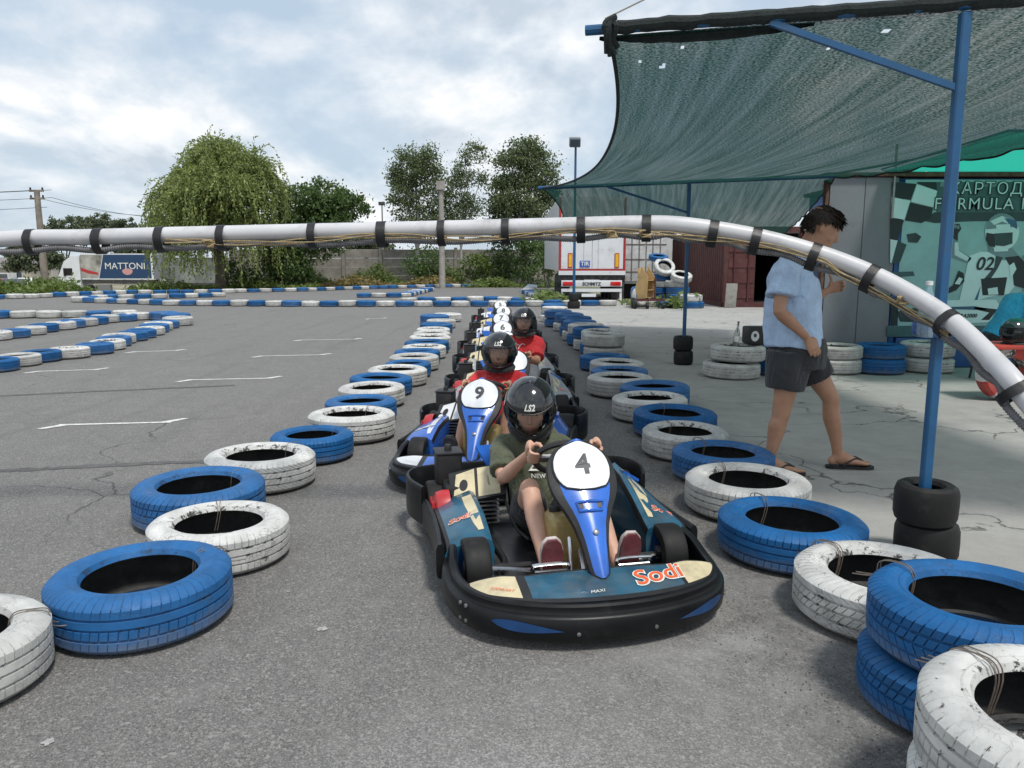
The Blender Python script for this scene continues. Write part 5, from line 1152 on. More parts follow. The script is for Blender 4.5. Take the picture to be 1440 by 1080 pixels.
for k in range(7): a = rnd.uniform(0, 6); kn.tube(catmull([PA + Vector((.07 + rnd.uniform(-.03, .03), rnd.uniform(-.04, .04), .05)), PA + Vector((.06 + rnd.uniform(-.03, .04), -.055, .0)), PA + Vector((.08 + rnd.uniform(-.03, .03), .0, -.07 - rnd.uniform(0, .05)))], 4), .014, 6)
kn.build('lashing', M_roll, can, world=True)
MB().tube([QA + Vector((-.03, 0, 0)), QB], .026, 8).build('beam', M_bpost, can, world=True)
MB().tube([SA + Vector((-.03, 0, 0)), SB], .026, 8).build('beam', M_bpost, can, world=True)
def post(x, y, w_, zt):
    p = MB(); p.rbox((x, y, zt / 2), (w_, w_, zt), .006, rot=None, seg=1); p.build('post', M_bpost, can, world=True)
post(1.945, 3.50, .044, 2.47); post(2.41, 10.73, .046, 2.49)
def bar(a, b, r_): MB().tube([a, b], r_, 4).build('brace', M_bpost, can, world=True)
bar(PA.lerp(PT, .50) + Vector((0, 0, -.02)), Vector((1.93, 3.50, 2.16)), .019); bar(QA.lerp(QT, .45), Vector((2.40, 10.74, 2.1)), .022)
# the pale rope running up from the beam's end
M_rope = M('pale_rope', (.42, .40, .36), .8, var=.2, scale=60); M_tanrope = M('tan_rope', (.33, .25, .13), .8, var=.3, scale=70, bmp=.6, bscale=180)
tag(MB().tube([PA + Vector((.04, 0, .05)), PA.lerp(Vector((2.3, 3.5, 3.4)), .5) + Vector((0, 0, -.02)), Vector((2.3, 3.5, 3.4)), Vector((3.2, 3.2, 3.95)), Vector((4.6, 2.865, 2.53))], .004, 6).build('guy_rope', M_rope, None, shift=PA), 'thin pale rope running up from the end of the canopy beam', 'rope')
# black kart tyres weighting the posts
def base_tyre(x, y, z, rad, h, lab, grp='black tyres weighting the posts'):
    prof = [(rad * .50, h * .12), (rad * .56, h * .02), (rad * .80, 0), (rad * .93, h * .06), (rad * .99, h * .2), (rad, h * .5), (rad * .99, h * .8), (rad * .93, h * .94), (rad * .80, h), (rad * .56, h * .98), (rad * .50, h * .88), (rad * .55, h * .8), (rad * .85, h * .85), (rad * .9, h * .5), (rad * .85, h * .15), (rad * .55, h * .2)]
    o = MB().lathe(prof, 40, loop=True).build('black_tyre', M_slick); o.location = (x, y, z); o.rotation_euler = (rnd.uniform(-.02, .02), rnd.uniform(-.02, .02), 0); return tag(o, lab, 'tyre', grp)
base_tyre(1.985, 3.52, .008, .142, .185, 'lower black slick tyre around the blue post beside the walking man'); base_tyre(1.96, 3.51, .195, .140, .185, 'upper black slick tyre around the blue post beside the walking man')
base_tyre(2.41, 10.73, .008, .135, .20, 'lower black tyre around the slim blue post behind the tyre row'); base_tyre(2.40, 10.73, .212, .137, .20, 'upper black tyre around the slim blue post behind the tyre row')
# bottle taped to the post
def clear_mat(name, tint, fac=.25):
    m, N_, L_, b = new_mat(name); N_.remove(b); tp = N_.new('ShaderNodeBsdfTransparent'); tp.inputs[0].default_value = (*tint, 1); g_ = N_.new('ShaderNodeBsdfGlossy'); g_.inputs['Roughness'].default_value = .08; d = N_.new('ShaderNodeBsdfDiffuse'); d.inputs[0].default_value = (*tint, 1)
    a = N_.new('ShaderNodeMixShader'); a.inputs[0].default_value = .5; L_.new(g_.outputs[0], a.inputs[1]); L_.new(d.outputs[0], a.inputs[2]); mx_ = N_.new('ShaderNodeMixShader'); mx_.inputs[0].default_value = fac
    L_.new(tp.outputs[0], mx_.inputs[1]); L_.new(a.outputs[0], mx_.inputs[2]); L_.new(mx_.outputs[0], N_['Material Output'].inputs[0]); return m
M_pet = clear_mat('clear_plastic', (.55, .82, .88), .35); M_btape = M('blue_foil_tape', (.03, .10, .30), .25, .3, var=.5, scale=30, bmp=.6, bscale=40, bdist=.01)
bt = MB().lathe([(0, 0), (.034, .002), (.037, .02), (.036, .13), (.034, .16), (.016, .21), (.013, .235), (0, .236)], 20).build('plastic_bottle', M_pet); bt.location = (1.865, 3.46, 1.075); tag(bt, 'clear plastic bottle taped to the side of the thick blue post', 'bottle')
MB().lathe([(0, 0), (.016, 0), (.016, .018), (0, .02)], 14, c=(0, 0, .233)).build('cap', M_wdec, bt)
MB().rbox((.055, .03, .035), (.165, .125, .075), .03, seg=3).build('tape_wrap', M_btape, bt)
# ================================================================ white plastic pipe arching over the lane
M_pipe = M('white_pipe', (.54, .54, .555), .35, var=.08, scale=4, dirt=.32, dirt_rgb=(.27, .26, .25)); M_tape = M('black_tape', (.012, .012, .013), .45, var=.3, scale=30, bmp=.3, bscale=60); M_hose = M('grey_hose', (.13, .13, .135), .55, var=.2, scale=20)
PP = [(0, 336.5, 3.90), (120, 333.5, 3.90), (230, 330.5, 3.89), (440, 325.5, 3.87), (620, 321.5, 3.85), (800, 317, 3.80), (905, 314.5, 3.75), (965, 317, 3.71), (1060, 332, 3.65), (1150, 356, 3.57), (1230, 387, 3.46), (1300, 425, 3.32), (1345, 457, 3.20), (1392, 502, 3.02), (1440, 556, 2.84)]
cen = [Vector((-4.35, 3.86, -.02)), Vector((-4.3, 3.86, .55)), Vector((-4.05, 3.86, 1.1)), Vector((-3.5, 3.86, 1.44))] + [ray(x, y) * d + Vector((0, 0, CAM_H)) for x, y, d in PP] + [Vector((2.16, 2.62, .50)), Vector((2.32, 2.55, -.02))]
pc = catmull(cen, 8); arch = thing('pipe_arch', 'white plastic pipe bent in an arch over the lane, bound with black tape', 'pipe arch', (2.32, 2.55, .006))
MB().tube(pc, .040, 20).build('pipe', M_pipe, arch, world=True)
def along(px):
    best = min(range(len(pc)), key=lambda i: abs(720 + pc[i].x / depth_of(pc[i]) * F_PX - px) + (0 if pc[i].z > .6 else 1e4)); 
    i = best; t = (pc[min(i + 1, len(pc) - 1)] - pc[max(i - 1, 0)]).normalized(); x_i = 720 + pc[i].x / depth_of(pc[i]) * F_PX
    return pc[i] + t * ((px - x_i) / F_PX * depth_of(pc[i])) / max(.3, t.x), t
hp = []
for i, p in enumerate(pc):
    t = (pc[min(i + 1, len(pc) - 1)] - pc[max(i - 1, 0)]).normalized(); dn = Vector((0, 0, -1)) - t * Vector((0, 0, -1)).dot(t); dn = dn.normalized() if dn.length > .1 else Vector((-1, 0, 0)); xx = 720 + p.x / max(.5, depth_of(p)) * F_PX
    hp.append(p + dn * (.060 + .008 * math.sin(i * .8) + (.012 if 1235 < xx else 0)) + Vector((0, -.012, 0)))
hs = []
for a, b in zip(hp, hp[1:]):
    n_ = max(2, int((b - a).length / .0055)); hs += [a.lerp(b, k / n_) for k in range(n_)]
MB().tube(hs, [.0165 if k % 2 else .0130 for k in range(len(hs))], 10).build('corrugated_hose', M_hose, arch, world=True)
rp = []
for x in range(236, 1345, 22):
    p, t = along(x); dn = (Vector((0, 0, -1)) - t * Vector((0, 0, -1)).dot(t)).normalized(); rp.append(p + dn * (.042 + .012 * math.sin(x * .021) + (.02 if x > 1180 else 0)) + Vector((0, -.038 - .006 * math.sin(x * .05), 0)))
for k in range(3): MB().tube(catmull([q + Vector((0, -.004 * k, .011 * math.sin(i * .63 + k * 2.3))) for i, q in enumerate(rp)], 3), .0032, 6).build('rope', M_tanrope, arch, world=True)
for x in (298, 905, 1272, 858):
    p, t = along(x); dn = (Vector((0, 0, -1)) - t * Vector((0, 0, -1)).dot(t)).normalized(); c = p + dn * .05 + Vector((0, -.05, 0)); kn = MB()
    for k in range(3): kn.tube([c + Vector((rnd.uniform(-.006, .006), 0, 0)) + Vector((.024 * math.cos(a + k), .012 * math.sin(a * 2 + k), .016 * math.sin(a))) for a in [2 * math.pi * i / 12 for i in range(12)]], .0048, 6, loop=True)
    kn.build('rope_knot', M_tanrope, arch, world=True)
for x in (44, 140, 227, 313, 440, 537, 621, 711, 817, 909, 1003, 1063, 1147, 1228, 1338, 1436):
    p, t = along(x); dn = (Vector((0, 0, -1)) - t * Vector((0, 0, -1)).dot(t)).normalized(); sd_ = t.cross(dn).normalized(); wd = .042 + rnd.uniform(-.006, .006); rg = []
    for q in (-.5, -.25, 0, .25, .5):
        rg.append([p + t * q * wd + dn * ((.088 if math.cos(a) > 0 else .0435) * math.cos(a)) + sd_ * ((.058 if math.cos(a) > 0 else .0435 + .0105 * max(0, 1 + 2 * math.cos(a))) * math.sin(a)) for a in [2 * math.pi * i / 28 for i in range(28)]])
    MB().rings(rg, 0, False).build('tape_band', M_tape, arch, world=True, smooth=60)
cp, ct = pc[0], None
p0 = pc[4 * 8 - 1] + Vector((0, 0, 0)); cl_ = MB()
for k in range(4): cl_.tube([p0 + Vector((-.035 + k * .02, math.cos(a) * (.072 + .004 * k), .012 + math.sin(a) * .078)) for a in [2 * math.pi * i / 24 for i in range(24)]], .0125, 8, loop=True)
tag(cl_.build('hose_coil', M_hose, None, shift=p0), 'coil of grey hose slung around the white pipe', 'hose')
# ================================================================ cabins, containers, lorries
M_gpan = M('grey_sheet', (.165, .18, .20), .5, var=.10, scale=2, dirt=.15, dirt_rgb=(.12, .11, .10)); M_rust = M('rusty_trim', (.11, .055, .035), .8, var=.5, scale=12, dirt=.3); M_bwall = M('blue_wall', (.012, .075, .24), .5, var=.2, scale=4, dirt=.15)
kio = thing('sheet_metal_wall', 'grey sheet metal wall panel behind the walking man', 'wall', (4.65, 10.45, .006))
for a, b in ((4.19, 4.65), (4.656, 5.09)): MB().rbox(((a + b) / 2, 10.40, 1.27), (b - a, .03, 2.52), .004, seg=1).build('panel', M_gpan, kio, world=True)
MB().box((4.64, 10.47, 1.26), (.88, .10, 2.48)).build('frame', M_gpan, kio, world=True)
MB().rbox((4.165, 10.45, 1.26), (.045, .10, 2.5), .005).build('corner_post', M_rust, kio, world=True)
MB().rbox((4.64, 10.46, 2.565), (1.06, .26, .05), .008).build('roof_trim', M_rust, kio, world=True)
bw = thing('cabin', 'blue cabin wall carrying the racing banner', 'cabin', (7.3, 10.6, .006))
MB().rbox((7.35, 12.0, 1.27), (4.46, 3.1, 2.52), .01).build('body', M_bwall, bw, world=True); MB().rbox((7.35, 12.0, 2.57), (4.6, 3.3, .06), .01).build('roof', M_rust, bw, world=True)
for x in (5.14, 9.5): MB().rbox((x, 10.42, 1.24), (.07, .07, 2.46), .005).build('corner_post', M_bwall, bw, world=True)
MB().rbox((7.35, 10.41, .22), (4.3, .08, .40), .01).build('skirt', M_bwall, bw, world=True)
# printed banner: flat print built as layered flat shapes on the sheet, 3 mm apart at most
def flat(name, rgb, var=.08, rough=.55, sc_=3): return M(name, rgb, rough, var=var, scale=sc_)
BP = {'base': flat('banner_pale', (.26, .46, .46), .14), 'dark': flat('banner_dark', (.008, .018, .02)), 'mid': flat('banner_mid', (.045, .11, .12), .35, sc_=2), 'deep': flat('banner_deep', (.02, .05, .055), .4, sc_=2), 'light': flat('banner_light', (.55, .73, .73), .06), 'grey': flat('banner_grey', (.16, .25, .27), .2), 'blue': flat('banner_blue', (.035, .12, .22), .2)}
BY = 10.372
ban = thing('banner', 'teal printed racing banner with chequered flag and raised fist driver', 'banner', (6.7, BY, .45))
def bz(x, y, lay=0): p = AY(1240 + x / 4.32, 230 + y / 4.32, BY); p.y = BY - .0022 * lay; return p
MB().box((6.85, BY + .009, 1.47), (3.36, .016, 2.06)).build('sheet', BP['base'], ban, world=True)
def bp(pts, mat, lay, nm='print_shape'): MB().add([bz(x, y, lay) for x, y in pts], [list(range(len(pts)))]).build(nm, BP[mat], ban, world=True, smooth=0)
def ell(cx, cy, rx, ry, n=28, a0=0, a1=360): return [(cx + rx * math.cos(R(a0 + (a1 - a0) * i / n)), cy + ry * math.sin(R(a0 + (a1 - a0) * i / n))) for i in range(n)]
bp([(330, 112), (1480, 112), (1480, 300), (330, 300)], 'mid', 1); bp([(320, 296), (1480, 296), (1480, 352), (560, 350), (320, 362), (240, 345)], 'deep', 1.4)
for pts, c in (([(62, 112), (210, 124), (175, 222), (60, 200)], 'dark'), ([(172, 236), (310, 268), (300, 330), (240, 362), (140, 346)], 'dark'), ([(54, 330), (134, 345), (96, 465), (51, 456)], 'dark'), ([(96, 470), (150, 492), (112, 596), (58, 612)], 'deep'), ([(214, 112), (330, 112), (335, 164), (215, 122)], 'dark'),
               ([(212, 126), (336, 166), (312, 266), (178, 231)], 'light'), ([(59, 203), (172, 226), (135, 341), (55, 326)], 'light'), ([(52, 460), (95, 468), (58, 606), (49, 600)], 'light'), ([(150, 430), (205, 420), (240, 445), (215, 482), (160, 478)], 'deep'), ([(48, 660), (190, 655), (200, 682), (60, 692)], 'mid'),
               ([(50, 840), (100, 850), (95, 985), (60, 980)], 'dark'), ([(90, 900), (230, 870), (330, 890), (330, 965), (110, 960)], 'deep'), ([(30, 985), (1480, 985), (1480, 1048), (30, 1052)], 'mid')): bp(pts, c, 2)
for x in range(360, 1400, 260): bp([(x, 112), (x + 110, 112), (x + 95, 140), (x - 10, 140)], 'grey', 1.8)
# driver with raised fist
bp([(394, 430), (398, 392), (430, 366), (470, 366), (482, 396), (462, 425), (460, 470)], 'dark', 3); bp([(394, 440), (460, 470), (464, 520), (545, 575), (520, 604), (430, 572), (398, 530)], 'grey', 3); bp([(440, 480), (462, 478), (468, 530), (530, 572), (515, 592), (440, 555)], 'light', 3.4)
for q in range(4): bp(ell(412 + q * 17, 382 + (q % 2) * 4, 8, 13, 12), 'grey', 3.6)
bp([(530, 560), (600, 535), (700, 540), (790, 545), (850, 600), (840, 700), (770, 790), (640, 812), (590, 828), (470, 828), (500, 700)], 'light', 3); bp([(745, 570), (830, 560), (900, 640), (870, 760), (800, 740), (790, 650)], 'dark', 4); bp([(690, 560), (735, 570), (700, 640), (660, 700), (620, 700), (680, 630)], 'deep', 4); bp([(770, 620), (800, 600), (815, 640), (780, 700)], 'light', 5)
bp([(600, 700), (760, 690), (740, 800), (610, 800)], 'dark', 4); bp([(640, 760), (700, 750), (705, 795), (645, 798)], 'light', 5); bp([(560, 830), (600, 740), (580, 828)], 'blue', 4); bp([(430, 740), (465, 650), (495, 665), (500, 715), (450, 770), (400, 790), (370, 805), (372, 775)], 'dark', 3.6); bp([(440, 730), (468, 690), (490, 700), (470, 735)], 'light', 4.4)
bp([(640, 470), (700, 520), (790, 510), (830, 560), (740, 590), (650, 540)], 'grey', 3.4); bp(ell(728, 415, 103, 112), 'light', 4.4); bp(ell(728, 400, 98, 96, 20, 180, 360), 'grey', 4.8); bp([(655, 350), (728, 318), (800, 350), (780, 372), (728, 352), (680, 374)], 'light', 5.2); bp([(740, 330), (815, 345), (820, 400), (770, 370)], 'blue', 5.4); bp([(690, 372), (775, 368), (778, 402), (694, 406)], 'light', 5.6)
bp([(632, 420), (680, 428), (685, 510), (650, 500), (630, 460)], 'dark', 5.2); bp([(680, 425), (792, 418), (790, 486), (740, 502), (684, 498)], 'deep', 5.6); bp([(676, 512), (762, 508), (764, 532), (680, 536)], 'light', 6)
bp([(365, 830), (690, 826), (720, 870), (860, 900), (700, 960), (430, 975), (360, 950)], 'light', 4); bp([(370, 872), (560, 866), (640, 880), (630, 890), (380, 884)], 'blue', 5); bp([(560, 870), (700, 885), (650, 950), (600, 950), (650, 905), (560, 884)], 'dark', 5); bp([(850, 560), (1450, 420), (1450, 980), (860, 980)], 'grey', 3); bp([(900, 620), (1300, 500), (1400, 700), (950, 800)], 'deep', 4)
def btext(s, x, y, size, c, lay, off=0.0, shear=0, spacing=1.0, align='LEFT'):
    vs_, fs_ = text_geo(s, size, off, shear, align, spacing); o = bz(x, y, lay); MB().add([o + Vector((u, 0, v)) for u, v in vs_], fs_).build('lettering', BP[c], ban, world=True, smooth=0)
for s, x, y, sz in (('КАРТОДРОМ', 408, 155, .215), ('FORMULA', 314, 248, .215), ('K', 842, 248, .215)): btext(s, x, y, sz, 'dark', 6, .011, spacing=1.12); btext(s, x, y, sz, 'light', 7, -.001, spacing=1.12)
btext('02', 565, 612, .24, 'dark', 6.5, .004, .2); btext('RA2000', 470, 925, .07, 'dark', 6.5, .002, .25)
# bright green awning in front of the blue cabin
aw = thing('awning', 'bright green net awning fixed above the racing banner', 'awning', (7, 9.2, 2.5)); g = []
for j in range(25):
    t = j / 24; row = []
    for i in range(41):
        s = i / 40; p = Vector((4.88 + 4.7 * s, 10.45 - 2.6 * t, 2.62 + .06 * t - .07 * math.sin(math.pi * t) * (.4 + .6 * math.sin(math.pi * s)) + .03 * math.sin(s * 22 + t * 2) * t - (.05 * abs(math.sin(s * 26)) if j == 0 else 0))); row.append(p)
    g.append(row)
mb = MB(); mb.rings(g, 0, False, False); o = mb.build('awning_net', M_gnet, aw, world=True, smooth=60); uvl = o.data.uv_layers.new(name='UVMap')
for lp in o.data.loops: uvl.data[lp.index].uv = ((lp.vertex_index % 41) / 40, (lp.vertex_index // 41) / 24)
MB().tube([(4.88, 10.45, 2.64), (4.88, 7.85, 2.70)], .012, 6).build('rail', M_bpost, aw, world=True); MB().tube([(4.88, 7.85, 2.70), (9.58, 7.85, 2.70)], .015, 6).build('rail', M_bpost, aw, world=True)
for x in (9.5,): MB().tube([(x, 7.87, 0), (x, 7.87, 2.70)], .02, 8).build('pole', M_bpost, aw, world=True)
MB().tube([(5.02, 10.37, 2.0), (5.02, 10.37, 2.95)], .018, 8).build('pole', M_steel, aw, world=True)
# tyre stacks in front of the cabins
gs = 'doubled tyres in front of the cabins'
for x0, x1, yb, c, r_, l1 in ((985, 1070, 536, 'w', .355, 'with a glass bottle on it'), (1064, 1120, 531, 'b', .33, 'beside the black box'), (1146, 1203, 529, 'w', .32, 'against the grey cabin'), (1200, 1267, 529, 'b', .33, 'with white scrawls between two white pairs'), (1262, 1338, 527, 'w', .345, 'under the racing banner')):
    o, ctr, r2_ = seen_tyre(x0, x1, yb, c, 'lower %s tyre of the pair %s' % (CN[c], l1), gs, True, rad=r_, zs=.95); o.location.z = .008
    place_tyre(ctr + Vector((.07 if x0 == 985 else .01, 0, 0)), r_ * .96, c, 'upper %s tyre of the pair %s' % (CN[c], l1), gs, True, z=.195 * r_ / .32 * .95 + .008, zs=.95)
    if x0 == 985: SB0 = ctr.copy()
M_glass = clear_mat('bottle_glass', (.30, .34, .30), .5)
gb = MB().lathe([(0, 0), (.034, .001), (.036, .01), (.036, .15), (.028, .19), (.013, .23), (.012, .29), (.015, .295), (.015, .305), (0, .306)], 20).build('glass_bottle', M_glass); gb.location = (SB0.x - .02, SB0.y - .20, .412); gb.rotation_euler = (.0, .10, 0); tag(gb, 'empty glass bottle standing on the upper white tyre', 'bottle')
MB().rbox((0, -.034, .09), (.05, .008, .07), .003).build('label', M_wdec, gb)
bx = thing('plastic_box', 'black plastic box with pale round stickers on the blue tyre pair', 'box', (SB0.x + .36, SB0.y + .08, .412))
MB().rbox((0, 0, .11), (.36, .30, .22), .03).build('body', M_blk, bx)
for dx in (-.1, .07): MB().add([Vector((dx + .05 * math.cos(a), -.152, .11 + .065 * math.sin(a))) for a in [2 * math.pi * i / 18 for i in range(18)]], [list(range(18))]).build('sticker', M_wdec, bx, smooth=0); MB().add([Vector((dx + .02 * math.cos(a), -.1535, .12 + .025 * math.sin(a))) for a in [2 * math.pi * i / 12 for i in range(12)]], [list(range(12))]).build('sticker', M_digit, bx, smooth=0)
# red table with helmets beside the sitting person
tb = thing('table', 'low red topped table standing on a striped red and white tyre', 'table', (5.22, 7.9, .006)); M_rtop = M('red_board', (.42, .05, .035), .5, var=.2, dirt=.2); M_rwt = M('red_stripe', (.40, .05, .04), .6, var=.3, dirt=.3)
MB().rbox((5.28, 7.9, .575), (.86, .5, .04), .01).build('table_top', M_rtop, tb, world=True)
mb = MB(); prof = [(.16, -.07), (.2, -.09), (.27, -.09), (.30, -.06), (.305, 0), (.30, .06), (.27, .09), (.2, .09), (.16, .07)]
mb.lathe(prof, 40, c=(5.12, 7.86, .30), axis='Y', loop=True, mi=lambda i, j: (i // 4) % 2); mb.build('striped_tyre', [M_rwt, TY['w']], tb, world=True)
for x, y in ((5.62, 7.72), (5.62, 8.08)): MB().tube([(x, y, .56), (x, y, .006)], .018, 8).build('leg', M_bpost, tb, world=True)
M_ghel = M('green_black_helmet', (.012, .035, .03), .12, var=.6, scale=4, coat=.8)
for i, (x, y, a, m_, lab) in enumerate(((5.14, 7.84, 2.2, M_ghel, 'dark green glossy helmet lying on the red table'), (5.46, 7.95, 1.2, M_hel, 'black helmet lying on the red table beside the green one'))):
    r = thing('helmet', lab, 'helmet', (x, y, .595)); h = helmet(r, Matrix.Translation((0, 0, .128)) @ Matrix.Rotation(a, 4, 'Z'), False); h.name = 'shell'; h.data = h.data.copy(); h.data.materials[0] = m_
# ---------------------------------------------------------------- containers
def corr(mb, p0, p1, z0, z1, n_out, pitch=.14, dep=.035):
    p0, p1 = Vector(p0), Vector(p1); L_ = (p1 - p0).length; t = (p1 - p0) / L_; n = int(L_ / pitch); nn = Vector(n_out); row = []
    for k in range(n):
        for q, d in ((0, 0), (.35, 0), (.5, 1), (.85, 1)): row.append(p0 + t * (k + q) * pitch - nn * dep * d)
    row.append(p1); mb.rings([[Vector((q.x, q.y, z0)) for q in row], [Vector((q.x, q.y, z1)) for q in row]], 0, False, False)
M_cred = M('red_container', (.075, .017, .016), .6, var=.25, scale=3, dirt=.35, dirt_rgb=(.10, .06, .045)); M_dark = M('dark_interior', (.012, .011, .011), .9); M_wcon = M('white_container', (.52, .53, .53), .5, var=.12, scale=3, dirt=.4, dirt_rgb=(.25, .2, .16))
cb_ = thing('container', 'dark red container with one door open onto a black inside', 'container', (8.2, 25.4, .006))
for c, d in (((8.2, 25.4, .08), (2.5, .14, .16)), ((8.2, 25.4, 2.5), (2.5, .14, .18)), ((6.99, 25.4, 1.3), (.12, .14, 2.3)), ((9.41, 25.4, 1.3), (.12, .14, 2.3))): MB().box(c, d).build('frame', M_cred, cb_, world=True)
dr_ = MB().box((7.5, 25.42, 1.28), (.9, .05, 2.24)).build('door', M_cred, cb_, world=True)
for z in (.45, .95, 1.45, 1.95): MB().box((7.5, 25.385, z), (.86, .03, .30)).build('door_panel', M_cred, dr_, shift=cb_.location)
for x in (7.25, 7.72): MB().tube([(x, 25.35, .2), (x, 25.35, 2.4)], .02, 8).build('lock_bar', M_cred, dr_, shift=cb_.location)
MB().box((7.42, 25.38, .55), (.3, .01, .1)).build('plate', M_wcon, dr_, shift=cb_.location)
MB().add([Vector(q) for q in [(7.96, 25.5, .16), (9.36, 25.5, .16), (9.36, 31, .16), (7.05, 31, .16), (7.05, 25.5, .16), (7.96, 25.5, 2.41), (9.36, 25.5, 2.41), (9.36, 31, 2.41), (7.05, 31, 2.41), (7.05, 25.5, 2.41)]], [(0, 1, 2, 3, 4), (5, 6, 7, 8, 9), (1, 6, 7, 2), (2, 7, 8, 3), (3, 8, 9, 4)]).build('inside', M_dark, cb_, world=True, smooth=0)
mb = MB(); corr(mb, (6.97, 36.4, 0), (6.97, 25.5, 0), .15, 2.5, (-1, 0, 0), .28, .045); mb.build('side_wall', M_cred, cb_, world=True, smooth=0)
for z in (.08, 2.5): MB().box((6.97, 30.95, z), (.12, 10.9, .16)).build('rail', M_cred, cb_, world=True)
MB().box((8.2, 30.9, 2.6), (2.5, 11.0, .03)).build('roof', M_cred, cb_, world=True)
od = MB().box((9.42, 24.85, 1.28), (.05, 1.05, 2.24)).build('open_door', M_cred, cb_, world=True)
cw = thing('container', 'white container with closed bolted doors on a chassis', 'container', (5.45, 31.5, .0))
MB().box((5.55, 33.9, 1.8), (1.9, 4.6, 2.35)).build('body', M_wcon, cw, world=True)
for x in (5.0, 5.85):
    d_ = MB().rbox((x, 31.56, 1.75), (.80, .07, 2.05), .01).build('door', M_wcon, cw, world=True)
    for z in (1.1, 1.6, 2.2): MB().box((x, 31.515, z), (.78, .02, .03)).build('seam', M_rust, d_, shift=cw.location)
    for q in (-.15, .15): MB().tube([(x + q, 31.5, .75), (x + q, 31.5, 2.75)], .018, 8).build('lock_bar', M_steel, d_, shift=cw.location)
MB().box((5.45, 31.56, 2.87), (1.75, .1, .18)).build('header', M_wcon, cw, world=True)
for y in (32.2, 35): MB().box((5.45, y, .32), (1.6, .5, .62)).build('support', M_dark, cw, world=True)
MB().rbox((7.06, 24.9, .40), (.36, .05, .78), .01, rot=Matrix.Rotation(R(8), 3, 'X')).build('board', M('grey_board', (.30, .29, .26), .8, dirt=.3)).location = (0, 0, .006)
bd = [o for o in col.objects if o.name == 'board'][0]; tag(bd, 'pale grey board leaning against the red container', 'board')
# heap of tyres
def heap(x, y, z, c, r_, lab, rx=0, rz_=0):
    o = place_tyre((x, y), r_, c, '%s tyre %s of the heap by the red container' % (CN[c], lab), 'tyres heaped by the red container', True); o.location = (x, y, z + .006); o.rotation_euler = (R(rx), R(rx * .2), R(rz_))
for x, y, cols in ((4.98, 25.95, 'bbbwb'), (5.46, 25.5, 'bbbw'), (5.80, 24.95, 'bw')):
    for k, c in enumerate(cols): heap(x + rnd.uniform(-.05, .05), y + rnd.uniform(-.04, .04), k * .215, c, .35 + (.03 if x > 5.4 else 0), '%s layer in the %s stack' % (ORD[k], 'tall' if x < 5.2 else ('middle' if x < 5.6 else 'low')), 2)
heap(5.02, 25.75, 1.24, 'w', .34, 'tipped up near the top', 48); heap(4.9, 26.1, 1.52, 'b', .33, 'crowning the top', 12); heap(5.52, 25.35, .90, 'w', .34, 'tilted on the middle stack', 22)
heap(4.22, 25.6, .33, 'w', .32, 'leaning at the left foot', 72, 12); heap(4.05, 25.75, .33, 'b', .33, 'standing behind the leaning white one', 80, 60); heap(4.55, 25.9, .0, 'w', .35, 'lying flat behind the trolley', 2); heap(5.15, 25.2, .0, 'b', .34, 'lying flat before the tall stack', 1)
# trolley with plywood box
M_ply = M('plywood', (.42, .28, .12), .7, var=.25, scale=5, dirt=.2); tro = thing('trolley', 'red steel trolley frame on small wheels', 'trolley', (4.36, 24.4, .006))
MB().box((4.36, 24.4, .28), (.95, .06, .06)).build('rail', M_cred, tro, world=True); MB().box((4.36, 24.9, .28), (.95, .06, .06)).build('rail', M_cred, tro, world=True)
for x in (3.95, 4.36, 4.8): MB().box((x, 24.65, .30), (.06, .5, .05)).build('cross_bar', M_cred, tro, world=True)
MB().tube([(4.55, 24.6, .28), (4.55, 24.6, 1.0)], .03, 8).build('mast', M_cred, tro, world=True)
for x, y, r_ in ((3.9, 24.45, .17), (4.28, 24.4, .10), (4.78, 24.4, .10), (3.9, 24.9, .17)): MB().lathe([(.0, -.04), (r_, -.04), (r_, .04), (0, .04)], 18, c=(x, y, r_), axis='X').build('wheel', M_slick, tro, world=True)
pb = thing('plywood_box', 'open plywood box standing tilted on the red trolley', 'box', (4.36, 24.62, .34)); rt = Matrix.Rotation(R(-40), 3, 'Z') @ Matrix.Rotation(R(-6), 3, 'Y')
def pw(nm, c, d): MB().box(rt @ Vector(c), d, rot=rt).build(nm, M_ply, pb)
MB().prism([(-.28, 0), (.05, .0), (.15, .65), (-.05, 1.0), (-.35, .35)], lambda p: rt @ Vector((p[0], -.22, p[1])), lambda p: rt @ Vector((p[0], -.20, p[1]))).build('side_panel', M_ply, pb); MB().prism([(-.28, 0), (.05, .0), (.15, .65), (-.05, 1.0), (-.35, .35)], lambda p: rt @ Vector((p[0], .20, p[1])), lambda p: rt @ Vector((p[0], .22, p[1]))).build('side_panel', M_ply, pb)
pw('back_panel', (-.20, 0, .62), (.02, .40, .70)); pw('shelf', (.03, 0, .55), (.28, .40, .02)); pw('shelf', (.0, 0, .25), (.26, .40, .02)); pw('bottom', (-.1, 0, .02), (.32, .40, .02))
